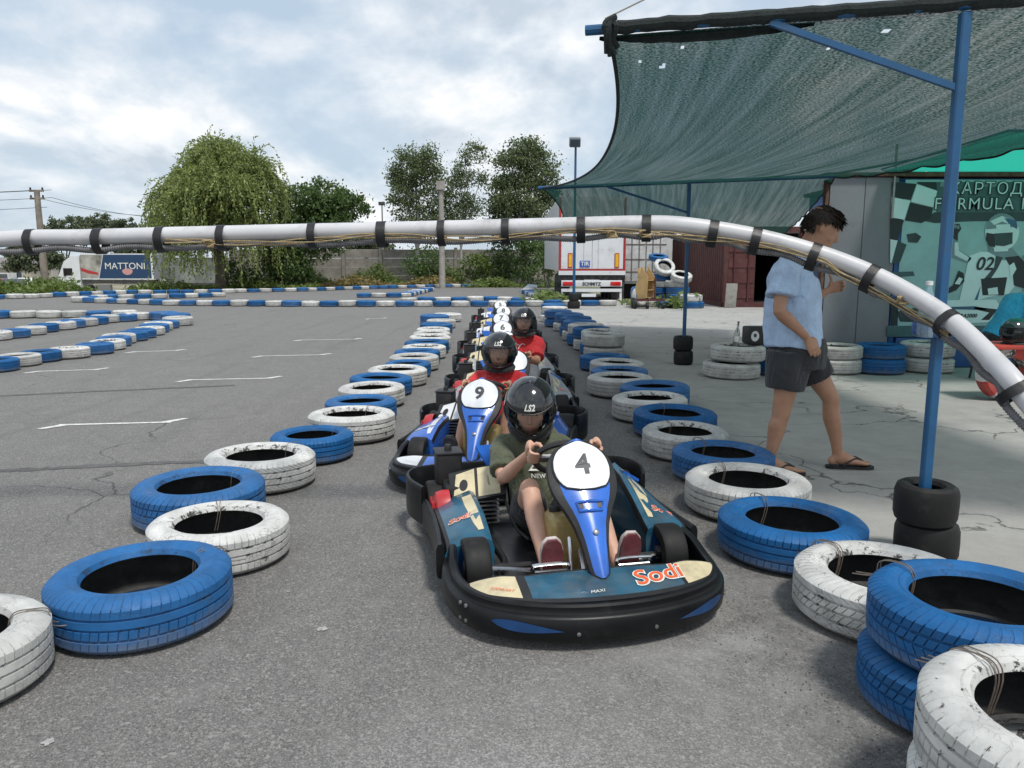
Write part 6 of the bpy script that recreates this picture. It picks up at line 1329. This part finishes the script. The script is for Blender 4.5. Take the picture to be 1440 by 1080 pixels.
# ---------------------------------------------------------------- white trailer seen from behind
M_lw = M('lorry_white', (.66, .68, .70), .35, var=.06, scale=2, dirt=.2, dirt_rgb=(.4, .39, .37)); M_lred = M('lorry_red', (.42, .03, .03), .4, var=.15); M_yel = M('yellow_marker', (.75, .42, .02), .4); M_lamp = M('red_lamp', (.5, .012, .012), .15, coat=.6); M_tblue = M('sign_blue', (.02, .10, .42), .4); M_dgrey = M('dark_chassis', (.03, .03, .032), .7, dirt=.4)
tl = thing('trailer', 'white lorry trailer seen from behind with blue TIR plate', 'trailer', (3.05, 29.7, .0)); X0, X1, TY0 = 1.78, 4.33, 29.6
MB().box((3.055, 36.2, 2.55), (2.55, 12.9, 2.75)).build('body', M_lw, tl, world=True)
for a, b in ((X0 + .09, 3.05), (3.06, X1 - .09)): MB().rbox(((a + b) / 2, TY0 + .10, 2.53), (b - a, .05, 2.60), .008, seg=1).build('door', M_lw, tl, world=True)
for x in (X0 + .035, X1 - .035): MB().rbox((x, TY0 + .09, 2.53), (.07, .10, 2.72), .01, seg=1).build('door_post', M_lred, tl, world=True)
MB().box((3.055, TY0 + .08, 1.19), (2.55, .10, .05)).build('sill_strip', M_lred, tl, world=True); MB().box((3.055, TY0 + .085, 1.08), (2.55, .12, .16)).build('sill', M_lw, tl, world=True)
for x in (2.22, 4.0): m_ = MB().box((x, TY0 + .055, 1.55), (.17, .02, .55)).build('marker_plate', M_lred, tl, world=True); MB().box((x, TY0 + .04, 1.55), (.12, .012, .48)).build('marker_field', M_yel, m_, shift=tl.location)
tp = MB().box((2.78, TY0 + .055, 1.42), (.38, .02, .24)).build('sign_plate', M_tblue, tl, world=True); vs_, fs_ = text_geo('TIR', .22, .004); MB().add([Vector((2.78 + u, TY0 + .042, 1.42 + v)) for u, v in vs_], fs_).build('lettering', M_wprint, tp, shift=tl.location, smooth=0)
for x in (2.75, 3.3): MB().tube([(x, TY0 + .06, 1.25), (x, TY0 + .06, 3.7)], .016, 6).build('lock_bar', M_lw, tl, world=True)
MB().box((3.055, TY0 + .3, .88), (2.4, .3, .2)).build('rear_beam', M_dgrey, tl, world=True); lb = MB().rbox((3.055, TY0 + .10, .68), (2.32, .06, .24), .01).build('lamp_board', M_lw, tl, world=True)
for x in (2.14, 3.97): MB().rbox((x, TY0 + .06, .67), (.40, .05, .16), .02).build('lamp', M_lamp, lb, shift=tl.location)
vs_, fs_ = text_geo('SCHMITZ', .17, .008); MB().add([Vector((3.05 + u, TY0 + .065, .65 + v)) for u, v in vs_], fs_).build('lettering', M_digit, lb, shift=tl.location, smooth=0)
MB().box((3.05, TY0 + .06, .77), (.60, .02, .10)).build('number_plate', M_plate, lb, shift=tl.location)
MB().box((3.055, TY0 + .12, .42), (2.32, .08, .12)).build('underrun_bar', M_lw, tl, world=True); MB().box((2.95, TY0 + .07, .23), (.55, .02, .12)).build('rear_plate', M_plate, tl, world=True)
for x in (1.93, 4.18): MB().box((x, TY0 + .14, .2), (.08, .06, .36)).build('underrun_leg', M_lw, tl, world=True); MB().box((x * .94 + .18, TY0 + .5, .4), (.5, .02, .66)).build('mud_flap', M_dgrey, tl, world=True)
for y in (31.0, 32.3, 33.6):
    for x in (2.05, 4.06): MB().lathe([(.22, -.18), (.48, -.18), (.52, -.12), (.52, .12), (.48, .18), (.22, .18)], 24, c=(x, y, .50), axis='X', loop=True).build('wheel', M_rub, tl, world=True)
MB().box((3.055, 36, .95), (1.2, 12, .2)).build('chassis', M_dgrey, tl, world=True)
# ---------------------------------------------------------------- lettered lorry beyond the track
def lorry(Y, x0, zb, lab, name='lorry', cab=True, texts=True):
    r = thing(name, lab, 'lorry', (x0 + 4, Y, zb)); sc_ = Y / F_PX
    def P(px, py): return AY(px, py, Y)
    if cab:
        a, b = P(80, 361), P(111, 404); c0 = P(88, 361).x; c1 = P(111, 361).x; zt, zl = P(90, 360).z, zb + .55
        MB().prism([(c0 - .7, zl), (c1, zl), (c1, zt), (c0 + .9, zt), (c0 + .1, zt - .55), (c0 - .55, zl + 1.5), (c0 - .7, zl + 1.2)], lambda p: Vector((p[0], Y - .05, p[1])), lambda p: Vector((p[0], Y + 2.4, p[1]))).build('cab', M_lw, r, world=True)
        MB().box((c0 + .45, Y - .06, zl + 1.85), (.95, .03, .75)).build('side_window', M_dark, r, world=True); MB().box((c0 - .45, Y + 1.2, zl + 1.9), (.3, 2.1, .8), rot=Matrix.Rotation(R(18), 3, 'Y')).build('windscreen', M_dark, r, world=True)
        MB().box((c0 + .2, Y - .2, zl + 1.7), (.12, .2, .6)).build('mirror', M_dark, r, world=True); MB().box((c0 + .9, Y - .06, zl + .9), (.22, .02, .08)).build('door_handle', M_dark, r, world=True)
        MB().lathe([(.2, -.15), (.46, -.15), (.5, -.1), (.5, .1), (.46, .15), (.2, .15)], 22, c=(c0 + .75, Y, zb + .5), axis='Y', loop=True).build('wheel', M_rub, r, world=True)
    tx0, tx1, zt, zl = P(112, 356).x, P(214, 356).x, P(160, 356.5).z, P(160, 393).z
    MB().box(((tx0 + tx1) / 2, Y + 1.3, (zt + zl) / 2), (tx1 - tx0, 2.5, zt - zl)).build('box_body', M_lw, r, world=True)
    if texts:
        q = Y + .035
        MB().add([Vector((P(146, 375).x, q, zt - .12)), Vector((P(212, 375).x, q, zt - .12)), Vector((P(212, 375).x, q, zl + .12)), Vector((P(138, 375).x, q, zl + .12))], [(0, 1, 2, 3)]).build('printed_panel', M('print_navy', (.012, .045, .115), .4, var=.1), r, world=True, smooth=0)
        MB().add([Vector((P(113, 375).x, q, zt - .15)), Vector((P(145, 375).x, q, zt - .15)), Vector((P(137, 375).x, q, zl + .15)), Vector((P(113, 375).x, q, zl + .15))], [(0, 1, 2, 3)]).build('printed_panel', M('print_photo', (.30, .29, .26), .4, var=.7, scale=.9), r, world=True, smooth=0)
        MB().add([Vector((P(a, 375).x, q - .01, b)) for a, b in ((113, zl + 1.25), (124, zl + .95), (137, zl + .72), (137, zl + .5), (124, zl + .62), (113, zl + .9))], [list(range(6))]).build('printed_panel', M_lred, r, world=True, smooth=0)
        vs_, fs_ = text_geo('MATTONI', .96, .0); c = P(175.5, 374.5); MB().add([Vector((c.x + u * 1.0, q - .012, c.z + v)) for u, v in vs_], fs_).build('lettering', M_wprint, r, world=True, smooth=0)
        c = P(179, 381); MB().add([Vector((c.x + .55 * math.cos(a), q - .009, c.z + .42 * math.sin(a) * (1 if math.sin(a) < 0 else .6))) for a in [2 * math.pi * i / 20 for i in range(20)]], [list(range(20))]).build('printed_emblem', M('emblem_pink', (.55, .28, .27), .5), r, world=True, smooth=0)
        MB().box((P(221, 375).x, Y + 1.3, (zt + zl) / 2), (.9, 2.52, zt - zl - .1)).build('rear_section', M_gpan, r, world=True)
    MB().box(((tx0 + tx1) / 2, Y + .6, zl - .25), (tx1 - tx0 - .4, 1.6, .35)).build('chassis', M_dgrey, r, world=True); MB().box((tx0 + 2.2, Y + .1, zb + .75), (1.6, .5, .6)).build('fuel_tank', M_steel, r, world=True)
    for x in (tx0 + .8, tx1 - 2.4, tx1 - 1.2): MB().lathe([(.2, -.15), (.46, -.15), (.5, -.1), (.5, .1), (.46, .15), (.2, .15)], 22, c=(x, Y + .2, zb + .5), axis='Y', loop=True).build('wheel', M_rub, r, world=True)
    return r
zt_ = ground_z(-44, 82); lorry(82, -44, zt_, 'lorry with white cab and navy MATTONI lettered side')
r2_ = thing('lorry', 'parked lorry box half hidden behind the weeping willow', 'lorry', (-36, 83, zt_)); MB().box((-33.0, 84.5, zt_ + 2.55), (8.2, 2.5, 2.7)).build('box_body', M('print_dim', (.16, .17, .16), .5, var=.6, scale=.8), r2_, world=True); MB().box((-33, 83.8, zt_ + 1.0), (7.6, 1.6, .4)).build('chassis', M_dgrey, r2_, world=True)
for x in (-36, -31, -30): MB().lathe([(.2, -.15), (.46, -.15), (.5, -.1), (.5, .1), (.46, .15), (.2, .15)], 22, c=(x, 83.4, zt_ + .5), axis='Y', loop=True).build('wheel', M_rub, r2_, world=True)
# parked cars and roofs on the far side
M_cw = M('car_white', (.65, .66, .67), .25, coat=.6); M_cr = M('car_red', (.45, .03, .03), .25, coat=.6); M_cd = M('car_dark', (.05, .07, .10), .25, coat=.6); M_cglass = M('car_glass', (.05, .07, .09), .08, var=.1)
def car(px, Y, m_, lab, van=False):
    zb = ground_z(-60, Y); x = (px - 720) / F_PX * (Y + 1); r = thing('parked_car', lab, 'car', (x, Y, zb), R(18)); h = 2.1 if van else 1.45
    body = [(-2.1, .35), (2.1, .35), (2.15, .8), (1.3, .95), (.9 if not van else 1.5, h), (-1.2 if not van else -2.0, h), (-1.9, 1.0), (-2.15, .9)]
    MB().prism(body, lambda p: Vector((p[1] * 0 - .85, p[0], p[1])), lambda p: Vector((.85, p[0], p[1]))).build('body', m_, r, smooth=20)
    MB().box((0, -1.72 if not van else -2.02, h - .38), (1.4, .06, .5), rot=Matrix.Rotation(R(-25 if not van else -4), 3, 'X')).build('windscreen', M_cglass, r)
    for sx in (1, -1):
        for sy in (1.3, -1.3): MB().lathe([(.0, -.1), (.32, -.1), (.32, .1), (0, .1)], 18, c=(sx * .8, sy, .32), axis='X').build('wheel', M_rub, r)
        MB().rbox((sx * .6, -2.13, .68), (.3, .06, .14), .03).build('headlight', M_cw, r)
    return r
car(4, 96, M_cr, 'red car parked in front of the low roofs'); car(22, 100, M_cw, 'white van parked beside the red car', True); car(33, 94, M_cd, 'dark car parked before the white van'); car(52, 102, M_cw, 'white car parked near the utility pole')
def house(px, Y, wd, hgt, lab, rgb):
    zb = ground_z(-80, Y); x = (px - 720) / F_PX * Y; r = thing('house', lab, 'house', (x, Y, zb)); mw = M('house_wall', rgb, .8, dirt=.2)
    MB().box((0, 3, hgt / 2), (wd, 6, hgt)).build('wall', mw, r); MB().prism([(-.4, hgt), (6.4, hgt), (3, hgt + 1.8)], lambda p: Vector((-wd / 2 - .3, p[0], p[1])), lambda p: Vector((wd / 2 + .3, p[0], p[1]))).build('roof', M('grey_roof', (.20, .19, .18), .8, dirt=.3), r, smooth=0)
    for k in range(3): w_ = MB().box((-wd / 3 + k * wd / 3, -.02, hgt * .55), (1.1, .08, 1.2)).build('window', M_cw, r); MB().box((-wd / 3 + k * wd / 3, -.07, hgt * .55), (.95, .02, 1.05)).build('pane', M_cglass, w_)
house(2, 135, 12, 2.6, 'low pale house with grey roof behind the parked cars', (.42, .38, .32)); house(52, 150, 8, 3.0, 'small house with grey gable roof behind the utility pole', (.40, .38, .35))
# ---------------------------------------------------------------- concrete wall
M_wall = M('panel_concrete', (.27, .25, .225), .88, var=.25, scale=1.2, dirt=.45, dirt_rgb=(.13, .115, .095), bmp=.3, bscale=12, bdist=.02)
wl_ = thing('concrete_wall', 'weathered concrete panel wall behind the far tyres', 'wall', (-6.5, 54, 0))
for k in range(11):
    x = -19.5 + k * 2.6; MB().box((x, 54, 1.25), (.22, .26, 2.6)).build('post', M_wall, wl_, world=True)
    for z in range(4): MB().rbox((x + 1.3, 54.02 + rnd.uniform(-.015, .015), .33 + z * .60), (2.36, .10, .585), .02, seg=1).build('panel', M_wall, wl_, world=True)
# ================================================================ trees, weeds, poles, wires
def leaf_mat(name, rgb, rough=.55):
    m, N_, L_, b = new_mat(name); oi = N_.new('ShaderNodeNewGeometry')
    c = ramp(N_, L_, oi.outputs['Random Per Island'], 0, 1, (*[v * .6 for v in rgb], 1), (min(1, rgb[0] * 1.5), min(1, rgb[1] * 1.35), rgb[2] * 1.2, 1)); L_.new(c, b.inputs['Base Color']); b.inputs['Roughness'].default_value = rough
    b.inputs['Subsurface Weight'].default_value = 0; tr_ = N_.new('ShaderNodeBsdfTranslucent'); L_.new(c, tr_.inputs[0]); mx_ = N_.new('ShaderNodeMixShader'); mx_.inputs[0].default_value = .45
    L_.new(b.outputs[0], mx_.inputs[1]); L_.new(tr_.outputs[0], mx_.inputs[2]); L_.new(mx_.outputs[0], N_['Material Output'].inputs[0]); return m
LM = {'willow': leaf_mat('willow_leaf', (.22, .29, .10)), 'dark': leaf_mat('dark_leaf', (.095, .165, .055)), 'birch': leaf_mat('birch_leaf', (.125, .175, .085)), 'weed': leaf_mat('weed_leaf', (.12, .185, .045)), 'dry': leaf_mat('dry_grass', (.23, .20, .08)), 'far': leaf_mat('far_leaf', (.12, .16, .10))}
M_bark = M('bark', (.10, .085, .07), .9, var=.4, scale=6, bmp=.5, bscale=20); M_bbark = M('birch_bark', (.42, .40, .37), .8, var=.3, scale=5, dirt=.5, dirt_rgb=(.05, .05, .05))
def leaves(name, pts, size, mat, parent, up=.3, seed=1, long=1.6):
    r2 = random.Random(seed); vs_, fs_ = [], []
    for p in pts:
        d = Vector((r2.gauss(0, 1), r2.gauss(0, 1), r2.gauss(0, 1) - up)).normalized(); s = d.orthogonal().normalized(); s.rotate(Matrix.Rotation(r2.uniform(0, 6.28), 3, d)); k = size * r2.uniform(.6, 1.35); b0 = len(vs_)
        vs_ += [tuple(p), tuple(p + d * k * long * .5 + s * k * .5), tuple(p + d * k * long), tuple(p + d * k * long * .5 - s * k * .5)]; fs_.append((b0, b0 + 1, b0 + 2, b0 + 3))
    return raw_obj(name, vs_, fs_, [mat], parent)
def blob_pts(blobs, dens, seed, core=.45):
    r2 = random.Random(seed); out = []
    for (cx, cy, cz, rx, ry, rz_) in blobs:
        # each blob is a bunch of smaller clumps so that gaps stay between them
        ncl = max(6, int(dens * (rx * ry * rz_) ** .55))
        for k in range(ncl):
            d = Vector((r2.gauss(0, 1), r2.gauss(0, 1), r2.gauss(0, 1))).normalized(); rr = core + (1 - core) * r2.random() ** .6; c = Vector((cx + d.x * rx * rr, cy + d.y * ry * rr, cz + d.z * rz_ * rr)); cr_ = r2.uniform(.28, .62)
            for q in range(r2.randint(34, 64)): out.append(c + Vector((r2.gauss(0, cr_ * .55), r2.gauss(0, cr_ * .55), r2.gauss(0, cr_ * .36))))
    return out
def trunk(parent, base, tops, r0, mat, seed=3):
    r2 = random.Random(seed); mb = MB(); base = Vector(base); fork = base + Vector((r2.uniform(-.2, .2), 0, (max(t[2] for t in tops) - base.z) * .28)); mb.tube(catmull([base, base.lerp(fork, .5) + Vector((.08, 0, 0)), fork], 3), [r0 * (1 - .3 * i / 6) for i in range(7)], 9)
    for t in tops:
        t = Vector(t); mid = fork.lerp(t, .5) + Vector((r2.uniform(-.3, .3), r2.uniform(-.3, .3), .3)); P = catmull([fork, mid, t], 4); mb.tube(P, [r0 * .55 * (1 - .85 * i / (len(P) - 1)) for i in range(len(P))], 7)
        for k in range(4): q = P[2 + k % 6]; e_ = q + Vector((r2.uniform(-1, 1), r2.uniform(-1, 1), r2.uniform(.2, 1.0))); mb.tube([q, q.lerp(e_, .5) + Vector((0, 0, .1)), e_], [r0 * .16, r0 * .1, .01], 5)
    return mb.build('trunk', mat, parent)
def tree(name, lab, base, blobs, dens, size, lm, r0=.2, bark=None, seed=1, group=None, core=.45, up=.3):
    r = thing(name, lab, 'tree', base, 0, group); B = Vector(base); rel = [(b[0] - B.x, b[1] - B.y, b[2] - B.z, b[3], b[4], b[5]) for b in blobs]
    trunk(r, (0, 0, -.1), [(b[0], b[1], b[2] + b[5] * .5) for b in rel], r0, bark or M_bark, seed); leaves('crown', blob_pts(rel, dens, seed, core), size, LM[lm], r, up, seed); return r
def PB_(px, py, Y, rx, ry, rz_): p = AY(px, py, Y); s = Y / F_PX; return (p.x, Y, p.z, rx * s, ry * s, rz_ * s)
# weeping willow
def willow():
    Y = 46; base = AY(312, 400, Y); base.z = 0; r = thing('weeping_willow', 'large pale green weeping willow with hanging strands beside the lorries', 'tree', base); r2 = random.Random(4)
    tops = [AY(x, y, Y + dy) - base for x, y, dy in ((305, 212, 0), (268, 245, -1), (250, 270, 1), (345, 235, 1), (372, 240, -1), (320, 225, 2), (380, 275, 0), (240, 290, 0), (290, 240, -2))]
    trunk(r, (0, 0, -.1), [tuple(t) for t in tops], .42, M_bark, 4); vs_, fs_ = [], []
    domes = [PB_(x, y, Y + dy, a, a, b) for x, y, dy, a, b in (((x - 310) * .82 + 308, y, dy, a * .85, b) for x, y, dy, a, b in ((312, 222, 0, 20, 16), (298, 236, -1, 24, 20), (328, 238, .5, 22, 16), (276, 258, -.5, 24, 20), (252, 276, .5, 22, 18), (236, 292, 0, 16, 16), (345, 252, .5, 24, 18), (366, 246, -.5, 18, 18), (376, 268, 0, 16, 24), (300, 270, -2, 40, 26), (335, 280, -2, 36, 26), (318, 290, 2, 50, 30), (262, 300, -1, 26, 24), (290, 330, 0, 55, 20), (340, 330, 0, 50, 20)))]
    for k in range(3000):
        d = domes[r2.randrange(len(domes)) if r2.random() < .8 else -1 - r2.randrange(2)]; a = r2.uniform(0, 6.28); el = r2.uniform(-.1, 1.4); o = Vector((d[0] + d[3] * math.cos(el) * math.cos(a), d[1] + d[4] * math.cos(el) * math.sin(a), d[2] + d[5] * math.sin(el))) - base
        out = Vector((math.cos(a), math.sin(a), 0)); L_ = r2.uniform(.8, 3.0) * (1.5 if el < .5 else .8); n = int(L_ / .20); p = o.copy(); v = (out * .3 + Vector((r2.gauss(0, .25), r2.gauss(0, .25), r2.uniform(.1, 1.1)))).normalized()
        for q in range(n):
            v = (v + Vector((r2.gauss(0, .08), r2.gauss(0, .08), -.30))).normalized(); p = p + v * .17
            if p.z < .25: break
            for s_ in range(2):
                d_ = (v + Vector((r2.gauss(0, .45), r2.gauss(0, .45), r2.gauss(0, .3)))).normalized(); sd_ = d_.orthogonal().normalized(); sd_.rotate(Matrix.Rotation(r2.uniform(0, 6.28), 3, d_)); kk = r2.uniform(.14, .27); w_ = r2.uniform(.028, .055); b0 = len(vs_)
                vs_ += [tuple(p), tuple(p + d_ * kk * .5 + sd_ * w_), tuple(p + d_ * kk), tuple(p + d_ * kk * .5 - sd_ * w_)]; fs_.append((b0, b0 + 1, b0 + 2, b0 + 3))
    raw_obj('crown', vs_, fs_, [LM['willow']], r)
    inner = blob_pts([(d[0] - base.x, d[1] - base.y, d[2] - base.z, d[3] * .8, d[4] * .8, d[5] * .8) for d in domes], 9, 8); leaves('inner_foliage', inner, .13, LM['willow'], r, 1.2, 3, 2.4)
willow()
tree('leafy_tree', 'dense dark green tree standing close behind the willow', (AY(420, 400, 49).x, 49, 0), [PB_(*a) for a in ((415, 290, 49, 36, 34, 34), (450, 285, 49.5, 36, 36, 32), (436, 325, 48.5, 50, 40, 40), (480, 290, 49, 26, 24, 20), (503, 288, 49, 14, 14, 12), (400, 340, 48.5, 30, 30, 40), (410, 375, 48, 32, 26, 24))], 40, .125, 'dark', .22, None, 11)
tree('birch_tree', 'airy birch with rounded crown behind the concrete pole', (AY(590, 400, 53).x, 53, 0), [PB_(*a) for a in ((580, 240, 53, 30, 28, 32), (600, 228, 53, 22, 22, 22), (570, 275, 53, 26, 26, 30), (612, 270, 53.5, 22, 24, 40), (590, 310, 53, 36, 30, 26), (560, 245, 53, 12, 12, 16))], 36, .10, 'birch', .17, M_bbark, 21, 'birches beyond the wall', .3)
tree('birch_tree', 'slender leaning birch with sparse feathery crown', (AY(645, 400, 54).x, 54, 0), [PB_(*a) for a in ((668, 215, 54, 14, 14, 14), (655, 240, 54, 15, 15, 20), (678, 250, 54, 8, 8, 10), (645, 270, 54, 18, 18, 26), (640, 305, 54, 22, 22, 20), (664, 290, 54, 16, 14, 16))], 30, .10, 'birch', .13, M_bbark, 22, 'birches beyond the wall', .3)
tree('birch_tree', 'tall broad birch with drooping crown next to the floodlight', (AY(735, 400, 50).x, 50, 0), [PB_(*a) for a in ((738, 215, 50, 26, 26, 24), (718, 240, 50, 26, 26, 26), (758, 242, 50, 26, 26, 32), (735, 275, 50, 46, 40, 34), (705, 280, 50, 20, 20, 24), (772, 270, 50, 16, 16, 26), (735, 315, 50, 46, 36, 30))], 38, .105, 'birch', .19, M_bbark, 23, 'birches beyond the wall', .35, .7)
for i, (x, y, Y, rx, rz_, lm, dens, lab) in enumerate(((600, 372, 51, 30, 26, 'dark', 30, 'dark bush in front of the wall beside the concrete pole'), (672, 378, 50, 26, 22, 'weed', 34, 'bright green bush in front of the wall under the birches'), (706, 364, 51, 24, 36, 'dark', 34, 'dark tall bush under the broad birch'), (745, 362, 49, 30, 38, 'dark', 36, 'dark hedge like bush next to the trailer'), (770, 365, 46, 16, 36, 'dark', 30, 'narrow dark bush against the trailer side'), (392, 376, 48, 24, 22, 'dark', 30, 'round green bush at the end of the wall'), (536, 384, 51, 14, 11, 'weed', 20, 'small green bush before the wall panels'), (340, 385, 47, 34, 18, 'dark', 24, 'low dark bush under the willow'))):
    b = AY(x, 400, Y); b.z = 0; r = thing('bush', lab, 'bush', b, 0, 'bushes along the far edge'); bl = PB_(x, y, Y, rx, rx * .8, rz_); rel = [(0, 0, bl[2], bl[3], bl[4], bl[5])]; leaves('foliage', blob_pts(rel, dens, 40 + i, .3), .11, LM[lm], r, .2, 40 + i)
    mb = MB()
    for k in range(5): a = k * 1.3; mb.tube([(.1 * math.cos(a), .1 * math.sin(a), 0), (.3 * math.cos(a), .3 * math.sin(a), bl[2] * .6), (.7 * math.cos(a), .5 * math.sin(a), bl[2] * 1.2)], [.03, .02, .006], 5)
    mb.build('stems', M_bark, r)
def farblob(px, py, Y, rx, rz_): p = AY(px, py, Y); s = Y / F_PX; return (p.x, Y, p.z, rx * s, rx * s * .7, rz_ * s)
for i, (x, y, rx, rz_, Y, lab) in enumerate(((25, 362, 16, 22, 118, 'small tree rising between the low roofs'), (95, 322, 30, 20, 125, 'broad distant tree behind the lorry cab'), (140, 318, 26, 20, 130, 'rounded distant tree above the lorry box'), (175, 322, 24, 16, 128, 'low distant tree at the end of the far row'), (222, 310, 9, 12, 90, 'small round tree beside the willow'), (60, 360, 26, 20, 120, 'dark distant tree behind the utility pole'), (240, 330, 24, 24, 110, 'distant tree behind the willow'), (200, 345, 40, 18, 125, 'distant tree over the second lorry'), (515, 335, 30, 22, 90, 'distant tree over the concrete wall'))):
    b = AY(x, 400, Y); b.z = ground_z(b.x, Y); bl = farblob(x, y, Y, rx, rz_); tree('distant_tree', lab, b, [bl, (bl[0] + bl[3] * .5, Y, bl[2] - bl[5] * .4, bl[3] * .7, bl[4] * .7, bl[5] * .7), (bl[0] - bl[3] * .5, Y, bl[2] - bl[5] * .3, bl[3] * .7, bl[4] * .7, bl[5] * .7)], 9, .28, 'far', .25, None, 60 + i, 'trees in the far distance')
# weeds and tall grass
def weeds(name, lab, pts, n, hgt, lm, seed):
    r2 = random.Random(seed); vs_, fs_ = [], []
    for k in range(n):
        a, b = pts[r2.randrange(len(pts))]; t = r2.random(); x = a[0] + (b[0] - a[0]) * t + r2.gauss(0, .3); y = a[1] + (b[1] - a[1]) * t + r2.gauss(0, .55); z0 = ground_z(x, y); h = hgt * r2.uniform(.3, 1.15) * (.6 + .4 * math.sin(x * 1.3 + seed)); lean = Vector((r2.gauss(0, .25), r2.gauss(0, .25), 1)).normalized(); s = lean.orthogonal().normalized(); s.rotate(Matrix.Rotation(r2.uniform(0, 6.28), 3, lean)); w_ = r2.uniform(.02, .05); b0 = len(vs_); p = Vector((x, y, z0))
        vs_ += [tuple(p - s * w_), tuple(p + s * w_), tuple(p + lean * h)]; fs_.append((b0, b0 + 1, b0 + 2))
        for q in range(3):
            c = p + lean * h * r2.uniform(.25, 1); d = (Vector((r2.gauss(0, 1), r2.gauss(0, 1), r2.uniform(-.1, .8)))).normalized(); e_ = d.orthogonal().normalized(); ln = r2.uniform(.12, .26); b0 = len(vs_); vs_ += [tuple(c), tuple(c + d * ln * .5 + e_ * ln * .25), tuple(c + d * ln), tuple(c + d * ln * .5 - e_ * ln * .25)]; fs_.append((b0, b0 + 1, b0 + 2, b0 + 3))
    return tag(raw_obj(name, vs_, fs_, [LM[lm]]), lab, 'weeds', None, 'stuff')
w0, w1 = AY(380, 400, 52), AY(650, 400, 52); weeds('tall_weeds', 'tall weeds along the foot of the concrete wall', [((w0.x, 52), (w1.x, 52)), ((w0.x, 51), (w1.x, 51.5))], 2600, 1.25, 'weed', 1); weeds('dry_grass', 'dry grass along the foot of the concrete wall', [((w0.x, 49.5), (w1.x, 50.5))], 1800, .75, 'dry', 2)
weeds('edge_grass', 'grass strip under the bushes and willow', [((-22, 45), (-12, 47.5)), ((-3, 48.5), (3, 49))], 1500, .6, 'weed', 3)
a0, a1 = AY(42, 410, 41), AY(130, 410, 41); weeds('roadside_weeds', 'bright green weeds in front of the lorry cab', [((a0.x, 38), (a1.x, 38)), ((AY(60, 400, 42).x, 42), (AY(112, 400, 42).x, 42))], 1900, 1.0, 'weed', 4); weeds('roadside_shrubbery', 'taller green weeds at the foot of the utility pole', [((AY(58, 400, 41).x, 41), (AY(88, 400, 41).x, 41))], 900, 1.7, 'weed', 5)
weeds('corner_weeds', 'green weeds between trailer and heap of tyres', [((4.35, 27.2), (4.6, 27.2)), ((4.6, 26.3), (4.9, 26.4)), ((5.1, 24.9), (5.3, 24.9))], 150, .75, 'weed', 6); weeds('track_weeds', 'weeds growing by the tyres next to the trailer', [((1.2, 27.5), (1.7, 28.5))], 260, .5, 'weed', 7)
# poles and wires
M_conc = M('pole_concrete', (.30, .28, .255), .85, var=.2, scale=3, dirt=.2); M_wood = M('pole_wood', (.22, .19, .16), .85, var=.3, scale=3)
def pole(name, lab, px, yt, yb, Y, r0, r1, mat):
    b = AY(px, yb, Y); t = AY(px, yt, Y); z0 = ground_z(b.x, Y); r = thing(name, lab, 'pole', (b.x, Y, z0)); MB().tube([(0, 0, 0), (0, 0, t.z - z0)], [r0, r1], 12).build('shaft', mat, r); return r, t
up, ut = pole('utility_pole', 'wooden utility pole standing in the weeds beside the lorry', 64, 267, 402, 42, .20, .14, M_wood)
for k, z in enumerate((-.05, -.45)): MB().box((0, -.02, ut.z - up.location.z + z), (.75, .1, .1)).build('cross_arm', M_wood, up); [MB().lathe([(0, 0), (.05, 0), (.04, .12), (0, .14)], 10, c=(x, -.02, ut.z - up.location.z + z + .05)).build('insulator', M_dark, up) for x in (-.32, .32)]
cpole, ctop = pole('concrete_pole', 'grey concrete pole in front of the wall and birches', 622, 258, 403, 46, .20, .13, M_conc); MB().box((0, -.1, ctop.z - .1), (.5, .3, .5)).build('pole_head', M_conc, cpole)
lp, lt = pole('lamp_post', 'thin lamp post rising behind the pipe between the trees', 540, 288, 402, 70, .09, .06, M_steel); MB().rbox((0, -.1, lt.z + .1 - lp.location.z), (.55, .4, .3), .05).build('lamp_head', M_dgrey, lp)
fp_ = thing('floodlight_pole', 'tall thin blue pole carrying a grey floodlight', 'floodlight', (1.97, 24.6, .006)); MB().tube([(0, 0, 0), (0, 0, 5.0)], [.05, .035], 10).build('shaft', M_bpost, fp_)
fh = MB().rbox((-.03, -.05, 5.12), (.34, .26, .28), .03, rot=Matrix.Rotation(R(18), 3, 'X')).build('lamp_head', M_gpan, fp_); MB().box((-.03, -.20, 5.07), (.28, .02, .2), rot=Matrix.Rotation(R(18), 3, 'X')).build('lens', M_cglass, fh)
base_tyre(1.97, 24.6, .006, .20, .24, 'lower black tyre at the foot of the floodlight pole'); base_tyre(1.97, 24.6, .25, .17, .24, 'upper black tyre at the foot of the floodlight pole')
def wire(a, b, sag, lab, par=None):
    a, b = Vector(a), Vector(b); o = MB().tube([a.lerp(b, i / 16) + Vector((0, 0, -sag * 4 * (i / 16) * (1 - i / 16))) for i in range(17)], .012, 5).build('power_line', M_cord, None, shift=a); return tag(o, lab, 'wire', 'power lines on the utility pole')
for k, (z, dx) in enumerate(((0, -.32), (0, .32), (-.4, .32), (-.9, 0))): wire((ut.x + dx, 42, ut.z + z), (ut.x - 26, 40, ut.z + z + .3), .5, '%s power line sagging from the utility pole towards the houses' % ('first', 'second', 'third', 'lowest')[k])
for k, (z, dx) in enumerate(((-.4, .32), (-.45, -.3))): wire((ut.x + dx, 42, ut.z + z), (-24.0, 60, ut.z + z + .2 + k * .2), .5, '%s power line running from the utility pole behind the willow' % ('upper', 'lower')[k])
